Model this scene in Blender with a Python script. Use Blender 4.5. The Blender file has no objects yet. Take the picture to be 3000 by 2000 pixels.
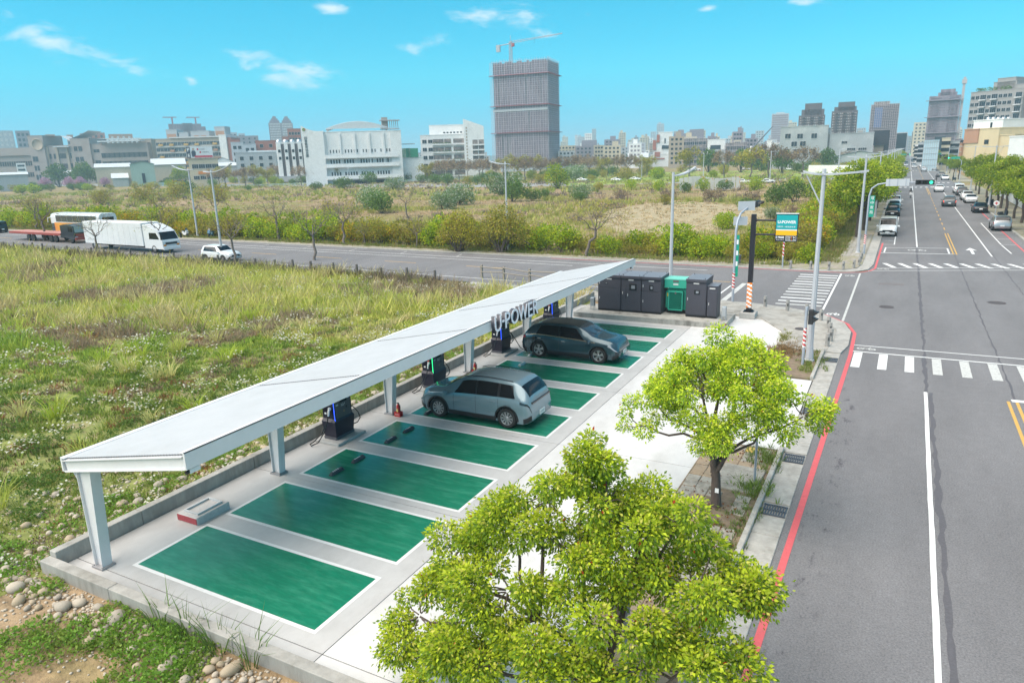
import bpy, bmesh, math, random
import numpy as np
from mathutils import Vector, Matrix, noise
R = math.radians
PI = math.pi
rnd = random.Random(7)
nrs = np.random.RandomState(11)
scn = bpy.context.scene
C = scn.collection
# ------------------------------------------------------------------ camera
CAM_H = 9.6
FPX = 2039.45
PITCH, ROLL, YAW = R(14.6565), R(1.7895), R(-29.2639)
LOT = R(-1.00702)
def cam_axes():
 cy, sy = math.cos(YAW), math.sin(YAW)
 fwd = np.array([sy * math.cos(PITCH), cy * math.cos(PITCH), -math.sin(PITCH)])
 right = np.array([cy, -sy, 0.0])
 down = np.cross(fwd, right)
 r2 = right * math.cos(ROLL) + down * math.sin(ROLL)
 d2 = -right * math.sin(ROLL) + down * math.cos(ROLL)
 return r2, d2, fwd
RX, DN, FW = cam_axes()
cam_d = bpy.data.cameras.new('camera')
cam_d.sensor_fit = 'HORIZONTAL'
cam_d.sensor_width = 36.0
cam_d.lens = FPX / 3000 * 36.0
cam_d.clip_start = 0.3
cam_d.clip_end = 9000
cam_o = bpy.data.objects.new('camera', cam_d)
C.objects.link(cam_o)
m3 = Matrix(((RX[0], -DN[0], -FW[0]), (RX[1], -DN[1], -FW[1]), (RX[2], -DN[2], -FW[2])))
cam_o.matrix_world = Matrix.Translation((0, 0, CAM_H)) @ m3.to_4x4()
scn.camera = cam_o
def G(x, y, z=0.0):
 """ground point (surveyed from the photograph) at height z"""
 d = RX * ((x - 1500) / FPX) + DN * ((y - 1000) / FPX) + FW
 t = (z - CAM_H) / d[2]
 return Vector((d[0] * t, d[1] * t, z))
def AT(x, y, dist):
 """point seen at (x, y) at a horizontal distance from the survey station"""
 d = RX * ((x - 1500) / FPX) + DN * ((y - 1000) / FPX) + FW
 t = dist / math.hypot(d[0], d[1])
 return Vector((d[0] * t, d[1] * t, CAM_H + d[2] * t))
def L(x, y, z=0.0):
 cl, sl = math.cos(LOT), math.sin(LOT)
 return Vector((cl * x + sl * y, -sl * x + cl * y, z))
# ------------------------------------------------------------------ world, sun, exposure
SUN_EL, SUN_AZ = R(58), R(215)          # azimuth clockwise from +Y
wd = bpy.data.worlds.new('World')
scn.world = wd
wd.use_nodes = True
nt = wd.node_tree
nt.nodes.clear()
def wn(t, **k):
 n = nt.nodes.new(t)
 for a, b in k.items():
  setattr(n, a, b)
 return n
sky = wn('ShaderNodeTexSky', sky_type='NISHITA', sun_disc=False)
sky.sun_elevation = SUN_EL
sky.sun_rotation = SUN_AZ
sky.air_density = 1.0
sky.dust_density = 0.0
sky.ozone_density = 3.0
tint = wn('ShaderNodeMix', data_type='RGBA', blend_type='MULTIPLY')
tint.inputs[0].default_value = 1.0
nt.links.new(sky.outputs[0], tint.inputs[6])
# the sky vector is kept off the last few degrees so the horizon stays clear blue
tc = wn('ShaderNodeTexCoord')
sep = wn('ShaderNodeSeparateXYZ')
nt.links.new(tc.outputs['Generated'], sep.inputs[0])
zc = wn('ShaderNodeMath', operation='MAXIMUM')
nt.links.new(sep.outputs['Z'], zc.inputs[0])
zc.inputs[1].default_value = 0.11
cmb = wn('ShaderNodeCombineXYZ')
nt.links.new(sep.outputs['X'], cmb.inputs[0])
nt.links.new(sep.outputs['Y'], cmb.inputs[1])
nt.links.new(zc.outputs[0], cmb.inputs[2])
nt.links.new(cmb.outputs[0], sky.inputs[0])
def wmath(op, a, b=None):
 n = wn('ShaderNodeMath', operation=op)
 for i, v in enumerate((a, b)):
  if v is None:
   continue
  if isinstance(v, (int, float)):
   n.inputs[i].default_value = v
  else:
   nt.links.new(v, n.inputs[i])
 return n.outputs[0]
def sky_dir(x, y):
 d = RX * ((x - 1500) / FPX) + DN * ((y - 1000) / FPX) + FW
 return Vector(d).normalized()
# a clear cyan sky, paler towards the horizon all round
tr = wn('ShaderNodeValToRGB')
tr.color_ramp.elements[0].position = 0.0
tr.color_ramp.elements[0].color = (0.13, 0.56, 0.64, 1)
tr.color_ramp.elements[1].position = 0.24
tr.color_ramp.elements[1].color = (0.025, 0.70, 0.70, 1)
nt.links.new(sep.outputs['Z'], tr.inputs[0])
nt.links.new(tr.outputs[0], tint.inputs[7])
# clouds: soft streaks at their bearings in the sky, broken up by noise
mp = wn('ShaderNodeMapping')
mp.inputs['Scale'].default_value = (1.0, 1.0, 2.6)
nt.links.new(tc.outputs['Generated'], mp.inputs[0])
n1 = wn('ShaderNodeTexNoise')
n1.inputs['Scale'].default_value = 15.0
n1.inputs['Detail'].default_value = 5.0
n1.inputs['Roughness'].default_value = 0.6
n1.inputs['Distortion'].default_value = 0.4
nt.links.new(mp.outputs[0], n1.inputs['Vector'])
total = None
for (ax, ay, bx, by, th, amp) in ((0, 75, 210, 135, 36, 1.0), (190, 125, 470, 225, 26, .9), (540, 230, 580, 240, 12, .9), (690, 180, 990, 225, 34, 1.0),
                                  (925, 22, 1020, 28, 14, .8), (1360, 50, 1580, 62, 40, 1.0), (1500, 75, 1640, 105, 18, .7), (1180, 145, 1320, 120, 20, .8),
                                  (1680, 48, 1790, 38, 12, .75), (2040, 30, 2100, 25, 9, .9), (2250, 2, 2420, 8, 8, .7), (0, 40, 60, 55, 16, .7), (440, 268, 480, 275, 9, .5)):
 p, q = sky_dir(ax, ay), sky_dir(bx, by)
 mid = (p + q).normalized()
 u = (q - p).normalized()
 w = mid.cross(u).normalized()
 half = (q - p).length / 2 * 1.15
 wid = th / FPX * 1.1
 mc = wn('ShaderNodeMapping', vector_type='TEXTURE')
 mc.inputs['Location'].default_value = mid
 mc.inputs['Rotation'].default_value = Matrix((u, w, mid)).transposed().to_euler()
 mc.inputs['Scale'].default_value = (half, wid, .4)
 nt.links.new(tc.outputs['Generated'], mc.inputs[0])
 ln_ = wn('ShaderNodeVectorMath', operation='LENGTH')
 nt.links.new(mc.outputs[0], ln_.inputs[0])
 mr_ = wn('ShaderNodeMapRange')
 mr_.inputs['From Min'].default_value, mr_.inputs['From Max'].default_value = 1.75, 0.0
 mr_.inputs['To Max'].default_value = amp
 nt.links.new(ln_.outputs['Value'], mr_.inputs['Value'])
 g_ = mr_.outputs[0]
 total = g_ if total is None else wmath('MAXIMUM', total, g_)
# the same kind of cloud goes on over the rest of the sky
n2 = wn('ShaderNodeTexNoise')
n2.inputs['Scale'].default_value = 3.0
n2.inputs['Detail'].default_value = 0.0
nt.links.new(mp.outputs[0], n2.inputs['Vector'])
up = wn('ShaderNodeMapRange')
up.inputs['From Min'].default_value = 0.26
up.inputs['From Max'].default_value = 0.45
nt.links.new(sep.outputs['Z'], up.inputs['Value'])
gen = wmath('MULTIPLY', up.outputs[0], wmath('MULTIPLY', wmath('MAXIMUM', wmath('SUBTRACT', n2.outputs['Fac'], 0.48), 0.0), 6.0))
total = wmath('MAXIMUM', total, wmath('MINIMUM', gen, 0.9))
cf = wmath('SUBTRACT', wmath('ADD', total, wmath('MULTIPLY', wmath('SUBTRACT', n1.outputs['Fac'], 0.5), 2.2)), 0.42)
cm = wn('ShaderNodeMapRange')
cm.interpolation_type = 'SMOOTHSTEP'
cm.inputs['From Min'].default_value = 0.0
cm.inputs['From Max'].default_value = 0.75
nt.links.new(cf, cm.inputs['Value'])
mm = wmath('MULTIPLY', wmath('MULTIPLY', cm.outputs[0], wmath('MINIMUM', wmath('MULTIPLY', total, 2.5), 1.0)), 0.85)
mix = wn('ShaderNodeMix', data_type='RGBA')
nt.links.new(mm, mix.inputs[0])
nt.links.new(tint.outputs[2], mix.inputs[6])
mix.inputs[7].default_value = (3.9, 4.4, 4.6, 1)
bg = wn('ShaderNodeBackground')
bg.inputs["Strength"].default_value = 0.05
nt.links.new(mix.outputs[2], bg.inputs[0])
wo = wn('ShaderNodeOutputWorld')
nt.links.new(bg.outputs[0], wo.inputs[0])
wd.cycles.sampling_method = 'NONE'
sun_d = bpy.data.lights.new('sun', 'SUN')
sun_d.energy = 1.5
sun_d.angle = R(85)
sun_d.color = (1.0, 0.86, 0.72)
sun_o = bpy.data.objects.new('sun', sun_d)
C.objects.link(sun_o)
sd = Vector((math.sin(SUN_AZ) * math.cos(SUN_EL), math.cos(SUN_AZ) * math.cos(SUN_EL), math.sin(SUN_EL)))
sun_o.rotation_euler = (-sd).to_track_quat('-Z', 'Y').to_euler()
sun_o.location = (0, 0, 60)
vs = scn.view_settings
vs.view_transform = 'Standard'
vs.look = 'None'
vs.exposure = 2.3
vs.gamma = 1.0
vs.use_curve_mapping = False
try:
 scn.cycles.max_bounces = 5
 scn.cycles.diffuse_bounces = 2
 scn.cycles.transparent_max_bounces = 8
 scn.cycles.volume_bounces = 0
 scn.cycles.use_denoising = True
except Exception:
 pass
# ------------------------------------------------------------------ helpers
class MB:
 """collects polygons for one mesh"""
 def __init__(self):
  self.v, self.f, self.m, self.s = [], [], [], []
 def add(self, vs, fs, mi=0, smooth=False, M=None):
  o = len(self.v)
  for p in vs:
   p = Vector(p)
   self.v.append(tuple(M @ p) if M is not None else tuple(p))
  for f in fs:
   self.f.append([i + o for i in f])
   self.m.append(mi)
   self.s.append(smooth)
  return self
 def box(self, c, s, mi=0, rz=0.0, M=None, taper=1.0):
  x, y, z = s[0] / 2, s[1] / 2, s[2] / 2
  vs = [(-x, -y, -z), (x, -y, -z), (x, y, -z), (-x, y, -z), (-x * taper, -y * taper, z), (x * taper, -y * taper, z), (x * taper, y * taper, z), (-x * taper, y * taper, z)]
  T = Matrix.Translation(c) @ Matrix.Rotation(rz, 4, 'Z')
  if M is not None:
   T = M @ T
  return self.add(vs, [(3, 2, 1, 0), (4, 5, 6, 7), (0, 1, 5, 4), (1, 2, 6, 5), (2, 3, 7, 6), (3, 0, 4, 7)], mi, False, T)
 def bbox(self, c, s, b=0.02, mi=0, M=None, rz=0.0):
  """box with chamfered vertical and top edges"""
  x, y, z = s[0] / 2, s[1] / 2, s[2] / 2
  b = min(b, x * .9, y * .9, z * .9)
  ring = [(-x + b, -y), (x - b, -y), (x, -y + b), (x, y - b), (x - b, y), (-x + b, y), (-x, y - b), (-x, -y + b)]
  top = [(a * (x - b) / x, c2 * (y - b) / y) for a, c2 in ring]
  vs = [(a, c2, -z) for a, c2 in ring] + [(a, c2, z - b) for a, c2 in ring] + [(a, c2, z) for a, c2 in top]
  fs = [tuple(range(7, -1, -1)), tuple(range(16, 24))]
  for k in range(8):
   j = (k + 1) % 8
   fs += [(k, j, 8 + j, 8 + k), (8 + k, 8 + j, 16 + j, 16 + k)]
  T = Matrix.Translation(c) @ Matrix.Rotation(rz, 4, 'Z')
  if M is not None:
   T = M @ T
  return self.add(vs, fs, mi, False, T)
 def prism(self, poly, z0, z1, mi=0, M=None):
  n = len(poly)
  vs = [(p[0], p[1], z0) for p in poly] + [(p[0], p[1], z1) for p in poly]
  fs = [tuple(range(n - 1, -1, -1)), tuple(range(n, 2 * n))]
  fs += [(k, (k + 1) % n, n + (k + 1) % n, n + k) for k in range(n)]
  return self.add(vs, fs, mi, False, M)
 def sheet(self, poly, z=0.0, mi=0, M=None):
  return self.add([(p[0], p[1], z) for p in poly], [tuple(range(len(poly)))], mi, False, M)
 def tube(self, pts, rad, n=8, mi=0, M=None, cap=True, smooth=True):
  pts = [Vector(p) for p in pts]
  if not hasattr(rad, '__len__'):
   rad = [rad] * len(pts)
  vs, fs = [], []
  ref = None
  for i, p in enumerate(pts):
   d = (pts[min(i + 1, len(pts) - 1)] - pts[max(i - 1, 0)])
   d = d.normalized() if d.length > 1e-9 else Vector((0, 0, 1))
   if ref is None:
    ref = Vector((1, 0, 0)) if abs(d.x) < .8 else Vector((0, 1, 0))
   a = d.cross(ref)
   if a.length < 1e-6:
    a = d.cross(Vector((0, 1, .3)))
   a.normalize()
   b = d.cross(a).normalized()
   ref = b.cross(d) if False else ref
   for k in range(n):
    t = 2 * PI * k / n
    vs.append(p + (a * math.cos(t) + b * math.sin(t)) * rad[i])
  for i in range(len(pts) - 1):
   for k in range(n):
    j = (k + 1) % n
    fs.append((i * n + k, i * n + j, (i + 1) * n + j, (i + 1) * n + k))
  self.add(vs, fs, mi, smooth, M)
  if cap and n > 2:
   self.add(vs[:n], [tuple(range(n - 1, -1, -1))], mi, False, M)
   self.add(vs[-n:], [tuple(range(n))], mi, False, M)
  return self
 def lathe(self, prof, n=16, mi=0, M=None, smooth=True):
  vs, fs = [], []
  for r, z in prof:
   for k in range(n):
    t = 2 * PI * k / n
    vs.append((r * math.cos(t), r * math.sin(t), z))
  for i in range(len(prof) - 1):
   for k in range(n):
    j = (k + 1) % n
    fs.append((i * n + k, i * n + j, (i + 1) * n + j, (i + 1) * n + k))
  self.add(vs, fs, mi, smooth, M)
  self.add([(prof[-1][0] * math.cos(2 * PI * k / n), prof[-1][0] * math.sin(2 * PI * k / n), prof[-1][1]) for k in range(n)], [tuple(range(n))], mi, False, M)
  return self
 def mesh(self, name, mats):
  me = bpy.data.meshes.new(name)
  me.from_pydata(self.v, [], self.f)
  me.validate(verbose=False)
  if not isinstance(mats, (list, tuple)):
   mats = [mats]
  for m in mats:
   me.materials.append(m)
  if len(me.polygons) == len(self.f):
   me.polygons.foreach_set('material_index', self.m)
   me.polygons.foreach_set('use_smooth', self.s)
  me.update()
  return me
 def build(self, name, mats, parent=None, label=None, cat=None, group=None, kind=None, loc=None, rz=0.0):
  return place(self.mesh(name, mats), name, parent, label, cat, group, kind, loc, rz)
def props(o, label=None, cat=None, group=None, kind=None):
 if label:
  o['label'] = label
 if cat:
  o['category'] = cat
 if group:
  o['group'] = group
 if kind:
  o['kind'] = kind
 return o
def place(me, name, parent=None, label=None, cat=None, group=None, kind=None, loc=None, rz=0.0):
 o = bpy.data.objects.new(name, me)
 C.objects.link(o)
 if parent is not None:
  o.parent = parent
 if loc is not None:
  o.location = loc
 if rz:
  o.rotation_euler = (0, 0, rz)
 return props(o, label, cat, group, kind)
def thing(name, label, cat, loc=(0, 0, 0), rz=0.0, group=None):
 return place(None, name, None, label, cat, group, None, loc, rz)
def copy_tree(o, loc=None, rz=None, label=None, group=None, scale=None, parent=None):
 c = o.copy()
 C.objects.link(c)
 c.parent = parent
 if loc is not None:
  c.location = loc
 if rz is not None:
  c.rotation_euler = (0, 0, rz)
 if scale is not None:
  c.scale = (scale, scale, scale) if not hasattr(scale, '__len__') else scale
 if label:
  c['label'] = label
 if group:
  c['group'] = group
 for ch in list(o.children):
  copy_tree(ch, parent=c)
 return c
def fast_mesh(name, verts, quads, mats, cols=None, smooth=False, tris=None):
 """numpy mesh: verts (n,3), quads (m,4) and an optional colour per vertex"""
 me = bpy.data.meshes.new(name)
 idx = []
 starts, tot = [], 0
 quads = np.asarray(quads if quads is not None else np.zeros((0, 4)), np.int32)
 tris = np.asarray(tris if tris is not None else np.zeros((0, 3)), np.int32)
 me.vertices.add(len(verts))
 me.vertices.foreach_set('co', np.asarray(verts, np.float32).ravel())
 nl = quads.size + tris.size
 me.loops.add(nl)
 me.loops.foreach_set('vertex_index', np.concatenate([quads.ravel(), tris.ravel()]).astype(np.int32))
 npoly = len(quads) + len(tris)
 me.polygons.add(npoly)
 ls = np.concatenate([np.arange(len(quads)) * 4, quads.size + np.arange(len(tris)) * 3]).astype(np.int32)
 me.polygons.foreach_set('loop_start', ls)
 if smooth:
  me.polygons.foreach_set('use_smooth', np.ones(npoly, bool))
 if cols is not None:
  at = me.color_attributes.new('Col', 'FLOAT_COLOR', 'POINT')
  c4 = np.ones((len(verts), 4), np.float32)
  c4[:, :3] = cols
  at.data.foreach_set('color', c4.ravel())
 for m in (mats if isinstance(mats, (list, tuple)) else [mats]):
  me.materials.append(m)
 me.update(calc_edges=True)
 return me
# ------------------------------------------------------------------ materials
MATS = {}
def mat(name, col, rough=0.6, metal=0.0, var=0.0, vscale=3.0, bump=0.0, bscale=20.0, spec=0.5, coat=0.0, emit=None, estr=0.0, col2=None, fac=(0.4, 0.7), trans=0.0, coord='Object', stretch=(1, 1, 1)):
 """procedural principled material: colour noise, second patch colour, fine relief"""
 if name in MATS:
  return MATS[name]
 m = bpy.data.materials.new(name)
 m.use_nodes = True
 t = m.node_tree
 b = t.nodes['Principled BSDF']
 b.inputs['Base Color'].default_value = (*col, 1)
 b.inputs['Roughness'].default_value = rough
 b.inputs['Metallic'].default_value = metal
 b.inputs['Specular IOR Level'].default_value = spec
 if coat:
  b.inputs['Coat Weight'].default_value = coat
  b.inputs['Coat Roughness'].default_value = 0.06
 if emit:
  b.inputs['Emission Color'].default_value = (*emit, 1)
  b.inputs['Emission Strength'].default_value = estr
 if trans:
  b.inputs['Transmission Weight'].default_value = trans
 vec = None
 if var or col2 or bump:
  tcn = t.nodes.new('ShaderNodeTexCoord')
  mpn = t.nodes.new('ShaderNodeMapping')
  mpn.inputs['Scale'].default_value = stretch
  if coord == 'World':
   ge = t.nodes.new('ShaderNodeNewGeometry')
   t.links.new(ge.outputs['Position'], mpn.inputs[0])
  else:
   t.links.new(tcn.outputs[coord], mpn.inputs[0])
  vec = mpn.outputs[0]
 cur = None
 if col2:
  n = t.nodes.new('ShaderNodeTexNoise')
  n.inputs['Scale'].default_value = vscale
  n.inputs['Detail'].default_value = 4
  n.inputs['Roughness'].default_value = 0.65
  t.links.new(vec, n.inputs['Vector'])
  r = t.nodes.new('ShaderNodeMapRange')
  r.inputs['From Min'].default_value, r.inputs['From Max'].default_value = fac
  t.links.new(n.outputs['Fac'], r.inputs['Value'])
  x = t.nodes.new('ShaderNodeMix')
  x.data_type = 'RGBA'
  x.inputs[6].default_value = (*col, 1)
  x.inputs[7].default_value = (*col2, 1)
  t.links.new(r.outputs[0], x.inputs[0])
  cur = x.outputs[2]
 if var:
  n = t.nodes.new('ShaderNodeTexNoise')
  n.inputs['Scale'].default_value = vscale * 2.7
  n.inputs['Detail'].default_value = 4
  n.inputs['Roughness'].default_value = 0.7
  t.links.new(vec, n.inputs['Vector'])
  r = t.nodes.new('ShaderNodeMapRange')
  r.inputs['From Min'].default_value, r.inputs['From Max'].default_value = 0.25, 0.75
  r.inputs['To Min'].default_value, r.inputs['To Max'].default_value = 1 - var, 1 + var
  t.links.new(n.outputs['Fac'], r.inputs['Value'])
  x = t.nodes.new('ShaderNodeMix')
  x.data_type = 'RGBA'
  x.blend_type = 'MULTIPLY'
  x.inputs[0].default_value = 1
  x.inputs[6].default_value = (*col, 1)
  if cur is not None:
   t.links.new(cur, x.inputs[6])
  t.links.new(r.outputs[0], x.inputs[7])
  cur = x.outputs[2]
 if cur is not None:
  t.links.new(cur, b.inputs['Base Color'])
 if bump:
  n = t.nodes.new('ShaderNodeTexNoise')
  n.inputs['Scale'].default_value = bscale
  n.inputs['Detail'].default_value = 2
  t.links.new(vec, n.inputs['Vector'])
  bn = t.nodes.new('ShaderNodeBump')
  bn.inputs['Strength'].default_value = bump
  bn.inputs['Distance'].default_value = 0.02
  t.links.new(n.outputs['Fac'], bn.inputs['Height'])
  t.links.new(bn.outputs[0], b.inputs['Normal'])
 MATS[name] = m
 return m
def leaf_mat(name, trans=0.42, rough=0.55, tint=(1, 1, 1)):
 """foliage: colour of each leaf from its own attribute, light passing through"""
 if name in MATS:
  return MATS[name]
 m = bpy.data.materials.new(name)
 m.use_nodes = True
 t = m.node_tree
 b = t.nodes['Principled BSDF']
 b.inputs['Roughness'].default_value = rough
 b.inputs['Specular IOR Level'].default_value = 0.25
 a = t.nodes.new('ShaderNodeAttribute')
 a.attribute_name = 'Col'
 oi = t.nodes.new('ShaderNodeObjectInfo')
 hs = t.nodes.new('ShaderNodeHueSaturation')
 r = t.nodes.new('ShaderNodeMapRange')
 r.inputs['To Min'].default_value, r.inputs['To Max'].default_value = 0.82, 1.14
 t.links.new(oi.outputs['Random'], r.inputs['Value'])
 t.links.new(r.outputs[0], hs.inputs['Value'])
 t.links.new(a.outputs['Color'], hs.inputs['Color'])
 t.links.new(hs.outputs[0], b.inputs['Base Color'])
 tr = t.nodes.new('ShaderNodeBsdfTranslucent')
 t.links.new(hs.outputs[0], tr.inputs['Color'])
 mx = t.nodes.new('ShaderNodeMixShader')
 mx.inputs[0].default_value = trans
 out = t.nodes['Material Output']
 t.links.new(b.outputs[0], mx.inputs[1])
 t.links.new(tr.outputs[0], mx.inputs[2])
 t.links.new(mx.outputs[0], out.inputs['Surface'])
 MATS[name] = m
 return m
white_paint = mat('white_paint', (.72, .72, .73), .4, var=.05, vscale=1.5)
canopy_white = mat('canopy_white', (.68, .68, .685), .35, var=.05, vscale=.8)
roof_white = mat('roof_white', (.475, .475, .485), .45, var=.07, vscale=.5, col2=(.43, .425, .42), fac=(.5, .85))
galv = mat('galvanised', (.42, .44, .46), .42, .5, var=.08, vscale=6)
lampgrey = mat('lamp_grey', (.50, .51, .54), .42, .2, var=.06, vscale=3)
blackm = mat('black_plastic', (.012, .012, .015), .35, var=.1)
darkm = mat('dark_metal', (.03, .03, .04), .4, .2, var=.1)
rubber = mat('tyre_rubber', (.018, .018, .018), .8, var=.15, vscale=9)
glassd = mat('tinted_glass', (.008, .009, .012), .10, 0, spec=.45)
glassb = mat('window_glass', (.045, .055, .065), .08, 0, spec=.8, var=.3, vscale=.6)
redp = mat('red_paint', (.55, .02, .02), .45, var=.08)
whitem = mat('plain_white', (.78, .78, .78), .5)
concrete = mat('concrete_plain', (.40, .39, .37), .85, var=.14, vscale=.9, col2=(.28, .275, .26), fac=(.5, .85), bump=.25, bscale=25, coord='World')
bark = mat('bark', (.085, .065, .055), .9, var=.35, vscale=7, bump=.8, bscale=14, stretch=(1, 1, .3))
barkpale = mat('bark_pale', (.17, .14, .12), .9, var=.35, vscale=5, bump=.6, bscale=12, stretch=(1, 1, .3))
leafm = leaf_mat('foliage')
grassm = leaf_mat('grass_blades', .3, .6)
# ------------------------------------------------------------------ ground, road, pavement, lot
def ground_material():
 m = bpy.data.materials.new('field_soil')
 m.use_nodes = True
 t = m.node_tree
 b = t.nodes['Principled BSDF']
 b.inputs['Roughness'].default_value = .95
 b.inputs['Specular IOR Level'].default_value = .1
 ge = t.nodes.new('ShaderNodeNewGeometry')
 def nz(scale, det=5, rough=.6, st=(1, 1, 1)):
  mp_ = t.nodes.new('ShaderNodeMapping')
  mp_.inputs['Scale'].default_value = st
  t.links.new(ge.outputs['Position'], mp_.inputs[0])
  n = t.nodes.new('ShaderNodeTexNoise')
  n.inputs['Scale'].default_value = scale
  n.inputs['Detail'].default_value = det
  n.inputs['Roughness'].default_value = rough
  t.links.new(mp_.outputs[0], n.inputs['Vector'])
  return n.outputs['Fac']
 def ramp(src, stops):
  r = t.nodes.new('ShaderNodeValToRGB')
  e = r.color_ramp.elements
  while len(e) < len(stops):
   e.new(.5)
  for k, (p, c) in enumerate(stops):
   e[k].position = p
   e[k].color = (*c, 1)
  t.links.new(src, r.inputs[0])
  return r.outputs[0]
 big = ramp(nz(.045, 6, .65), [(.30, (.16, .18, .045)), (.44, (.21, .20, .07)), (.54, (.27, .20, .12)), (.66, (.33, .25, .165)), (.8, (.18, .18, .05))])
 fine = ramp(nz(1.7, 6, .75), [(.30, (.55, .55, .55)), (.7, (1.45, 1.4, 1.35))])
 x = t.nodes.new('ShaderNodeMix')
 x.data_type = 'RGBA'
 x.blend_type = 'MULTIPLY'
 x.inputs[0].default_value = 1
 t.links.new(big, x.inputs[6])
 t.links.new(fine, x.inputs[7])
 t.links.new(x.outputs[2], b.inputs['Base Color'])
 bn = t.nodes.new('ShaderNodeBump')
 bn.inputs['Strength'].default_value = .7
 bn.inputs['Distance'].default_value = .15
 t.links.new(nz(2.5, 5, .7), bn.inputs['Height'])
 t.links.new(bn.outputs[0], b.inputs['Normal'])
 return m
def asphalt_material():
 m = bpy.data.materials.new('asphalt')
 m.use_nodes = True
 t = m.node_tree
 b = t.nodes['Principled BSDF']
 b.inputs['Roughness'].default_value = .9
 b.inputs['Specular IOR Level'].default_value = .2
 ge = t.nodes.new('ShaderNodeNewGeometry')
 def nz(scale, det=5, st=(1, 1, 1), rough=.6):
  mp_ = t.nodes.new('ShaderNodeMapping')
  mp_.inputs['Scale'].default_value = st
  t.links.new(ge.outputs['Position'], mp_.inputs[0])
  n = t.nodes.new('ShaderNodeTexNoise')
  n.inputs['Scale'].default_value = scale
  n.inputs['Detail'].default_value = det
  n.inputs['Roughness'].default_value = rough
  t.links.new(mp_.outputs[0], n.inputs['Vector'])
  return n.outputs['Fac']
 def mrange(src, a, c, lo, hi):
  r = t.nodes.new('ShaderNodeMapRange')
  r.inputs['From Min'].default_value, r.inputs['From Max'].default_value = a, c
  r.inputs['To Min'].default_value, r.inputs['To Max'].default_value = lo, hi
  t.links.new(src, r.inputs['Value'])
  return r.outputs[0]
 def mul(a, c):
  n = t.nodes.new('ShaderNodeMath')
  n.operation = 'MULTIPLY'
  t.links.new(a, n.inputs[0])
  if isinstance(c, float):
   n.inputs[1].default_value = c
  else:
   t.links.new(c, n.inputs[1])
  return n.outputs[0]
 v = mul(mul(mrange(nz(.35, 4, (1, .25, 1)), .3, .7, .86, 1.14), mrange(nz(22, 3, rough=.85), .3, .7, .62, 1.38)), mrange(nz(3.2, 6), .3, .7, .94, 1.06))
 # drip stains where vehicles wait along the kerb side
 sx = t.nodes.new('ShaderNodeSeparateXYZ')
 t.links.new(ge.outputs['Position'], sx.inputs[0])
 band = mul(mrange(sx.outputs['X'], -1.75, -1.25, 0, 1), mrange(sx.outputs['X'], -1.05, -.55, 1, 0))
 drip = mul(mul(mrange(nz(2.4, 8, (1.0, .45, 1), .75), .55, .66, 0, 1), band), mrange(sx.outputs['Y'], 34, 30, 0, 1))
 x = t.nodes.new('ShaderNodeMix')
 x.data_type = 'RGBA'
 x.inputs[6].default_value = (.172, .169, .175, 1)
 x.inputs[7].default_value = (.070, .064, .074, 1)
 t.links.new(drip, x.inputs[0])
 y = t.nodes.new('ShaderNodeMix')
 y.data_type = 'RGBA'
 y.blend_type = 'MULTIPLY'
 y.inputs[0].default_value = 1
 t.links.new(x.outputs[2], y.inputs[6])
 t.links.new(v, y.inputs[7])
 t.links.new(y.outputs[2], b.inputs['Base Color'])
 bn = t.nodes.new('ShaderNodeBump')
 bn.inputs['Strength'].default_value = .35
 bn.inputs['Distance'].default_value = .01
 t.links.new(nz(60, 2), bn.inputs['Height'])
 t.links.new(bn.outputs[0], b.inputs['Normal'])
 return m
soil = ground_material()
asphalt = asphalt_material()
walk = mat('weathered_walk', (.36, .345, .315), .9, var=.2, vscale=.9, col2=(.20, .185, .155), fac=(.45, .75), bump=.3, bscale=30, coord='World')
gutterm = mat('gutter_concrete', (.37, .36, .335), .9, var=.22, vscale=1.6, col2=(.25, .24, .215), fac=(.45, .8), bump=.3, bscale=30, coord='World')
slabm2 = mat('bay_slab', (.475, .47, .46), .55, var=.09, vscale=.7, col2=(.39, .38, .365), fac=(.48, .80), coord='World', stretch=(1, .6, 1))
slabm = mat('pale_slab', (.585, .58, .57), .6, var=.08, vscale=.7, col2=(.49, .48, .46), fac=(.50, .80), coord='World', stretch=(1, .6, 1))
wallc = mat('kerb_wall_concrete', (.335, .325, .30), .9, var=.25, vscale=1.2, col2=(.22, .21, .185), fac=(.45, .8), bump=.35, bscale=22, coord='World', stretch=(1, 1, .25))
jointm = mat('joint_filler', (.045, .04, .038), .9)
greenp = mat('green_epoxy', (.007, .170, .095), .27, var=.18, vscale=1.4, col2=(.06, .29, .185), fac=(.46, .92), coord='World', stretch=(.6, 2.6, 1))
linem = mat('line_white', (.70, .70, .69), .6, var=.08, vscale=2, coord='World')
linew = mat('line_worn', (.50, .50, .48), .7, var=.2, vscale=4, col2=(.24, .24, .24), fac=(.56, .72), coord='World')
liney = mat('line_yellow', (.55, .33, .08), .7, var=.15, vscale=4, col2=(.30, .22, .12), fac=(.6, .8), coord='World')
liner = mat('line_red', (.58, .105, .115), .7, var=.12, vscale=3, col2=(.38, .12, .12), fac=(.55, .8), coord='World')
tarm = mat('tar_seam', (.098, .094, .104), .85, var=.2, vscale=5, coord='World')
tilem = mat('paver_tan', (.33, .25, .17), .9, var=.25, vscale=2.2, col2=(.22, .19, .15), fac=(.45, .75), bump=.3, bscale=30, coord='World')
tilem2 = mat('paver_grey', (.34, .32, .28), .9, var=.25, vscale=2.2, col2=(.2, .185, .16), fac=(.45, .75), bump=.3, bscale=30, coord='World')
def CSY(x, t):
 """point of the side street: x along, t metres from its near kerb"""
 return 46.62 + .035 * (-8.0 - x) + t
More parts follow.
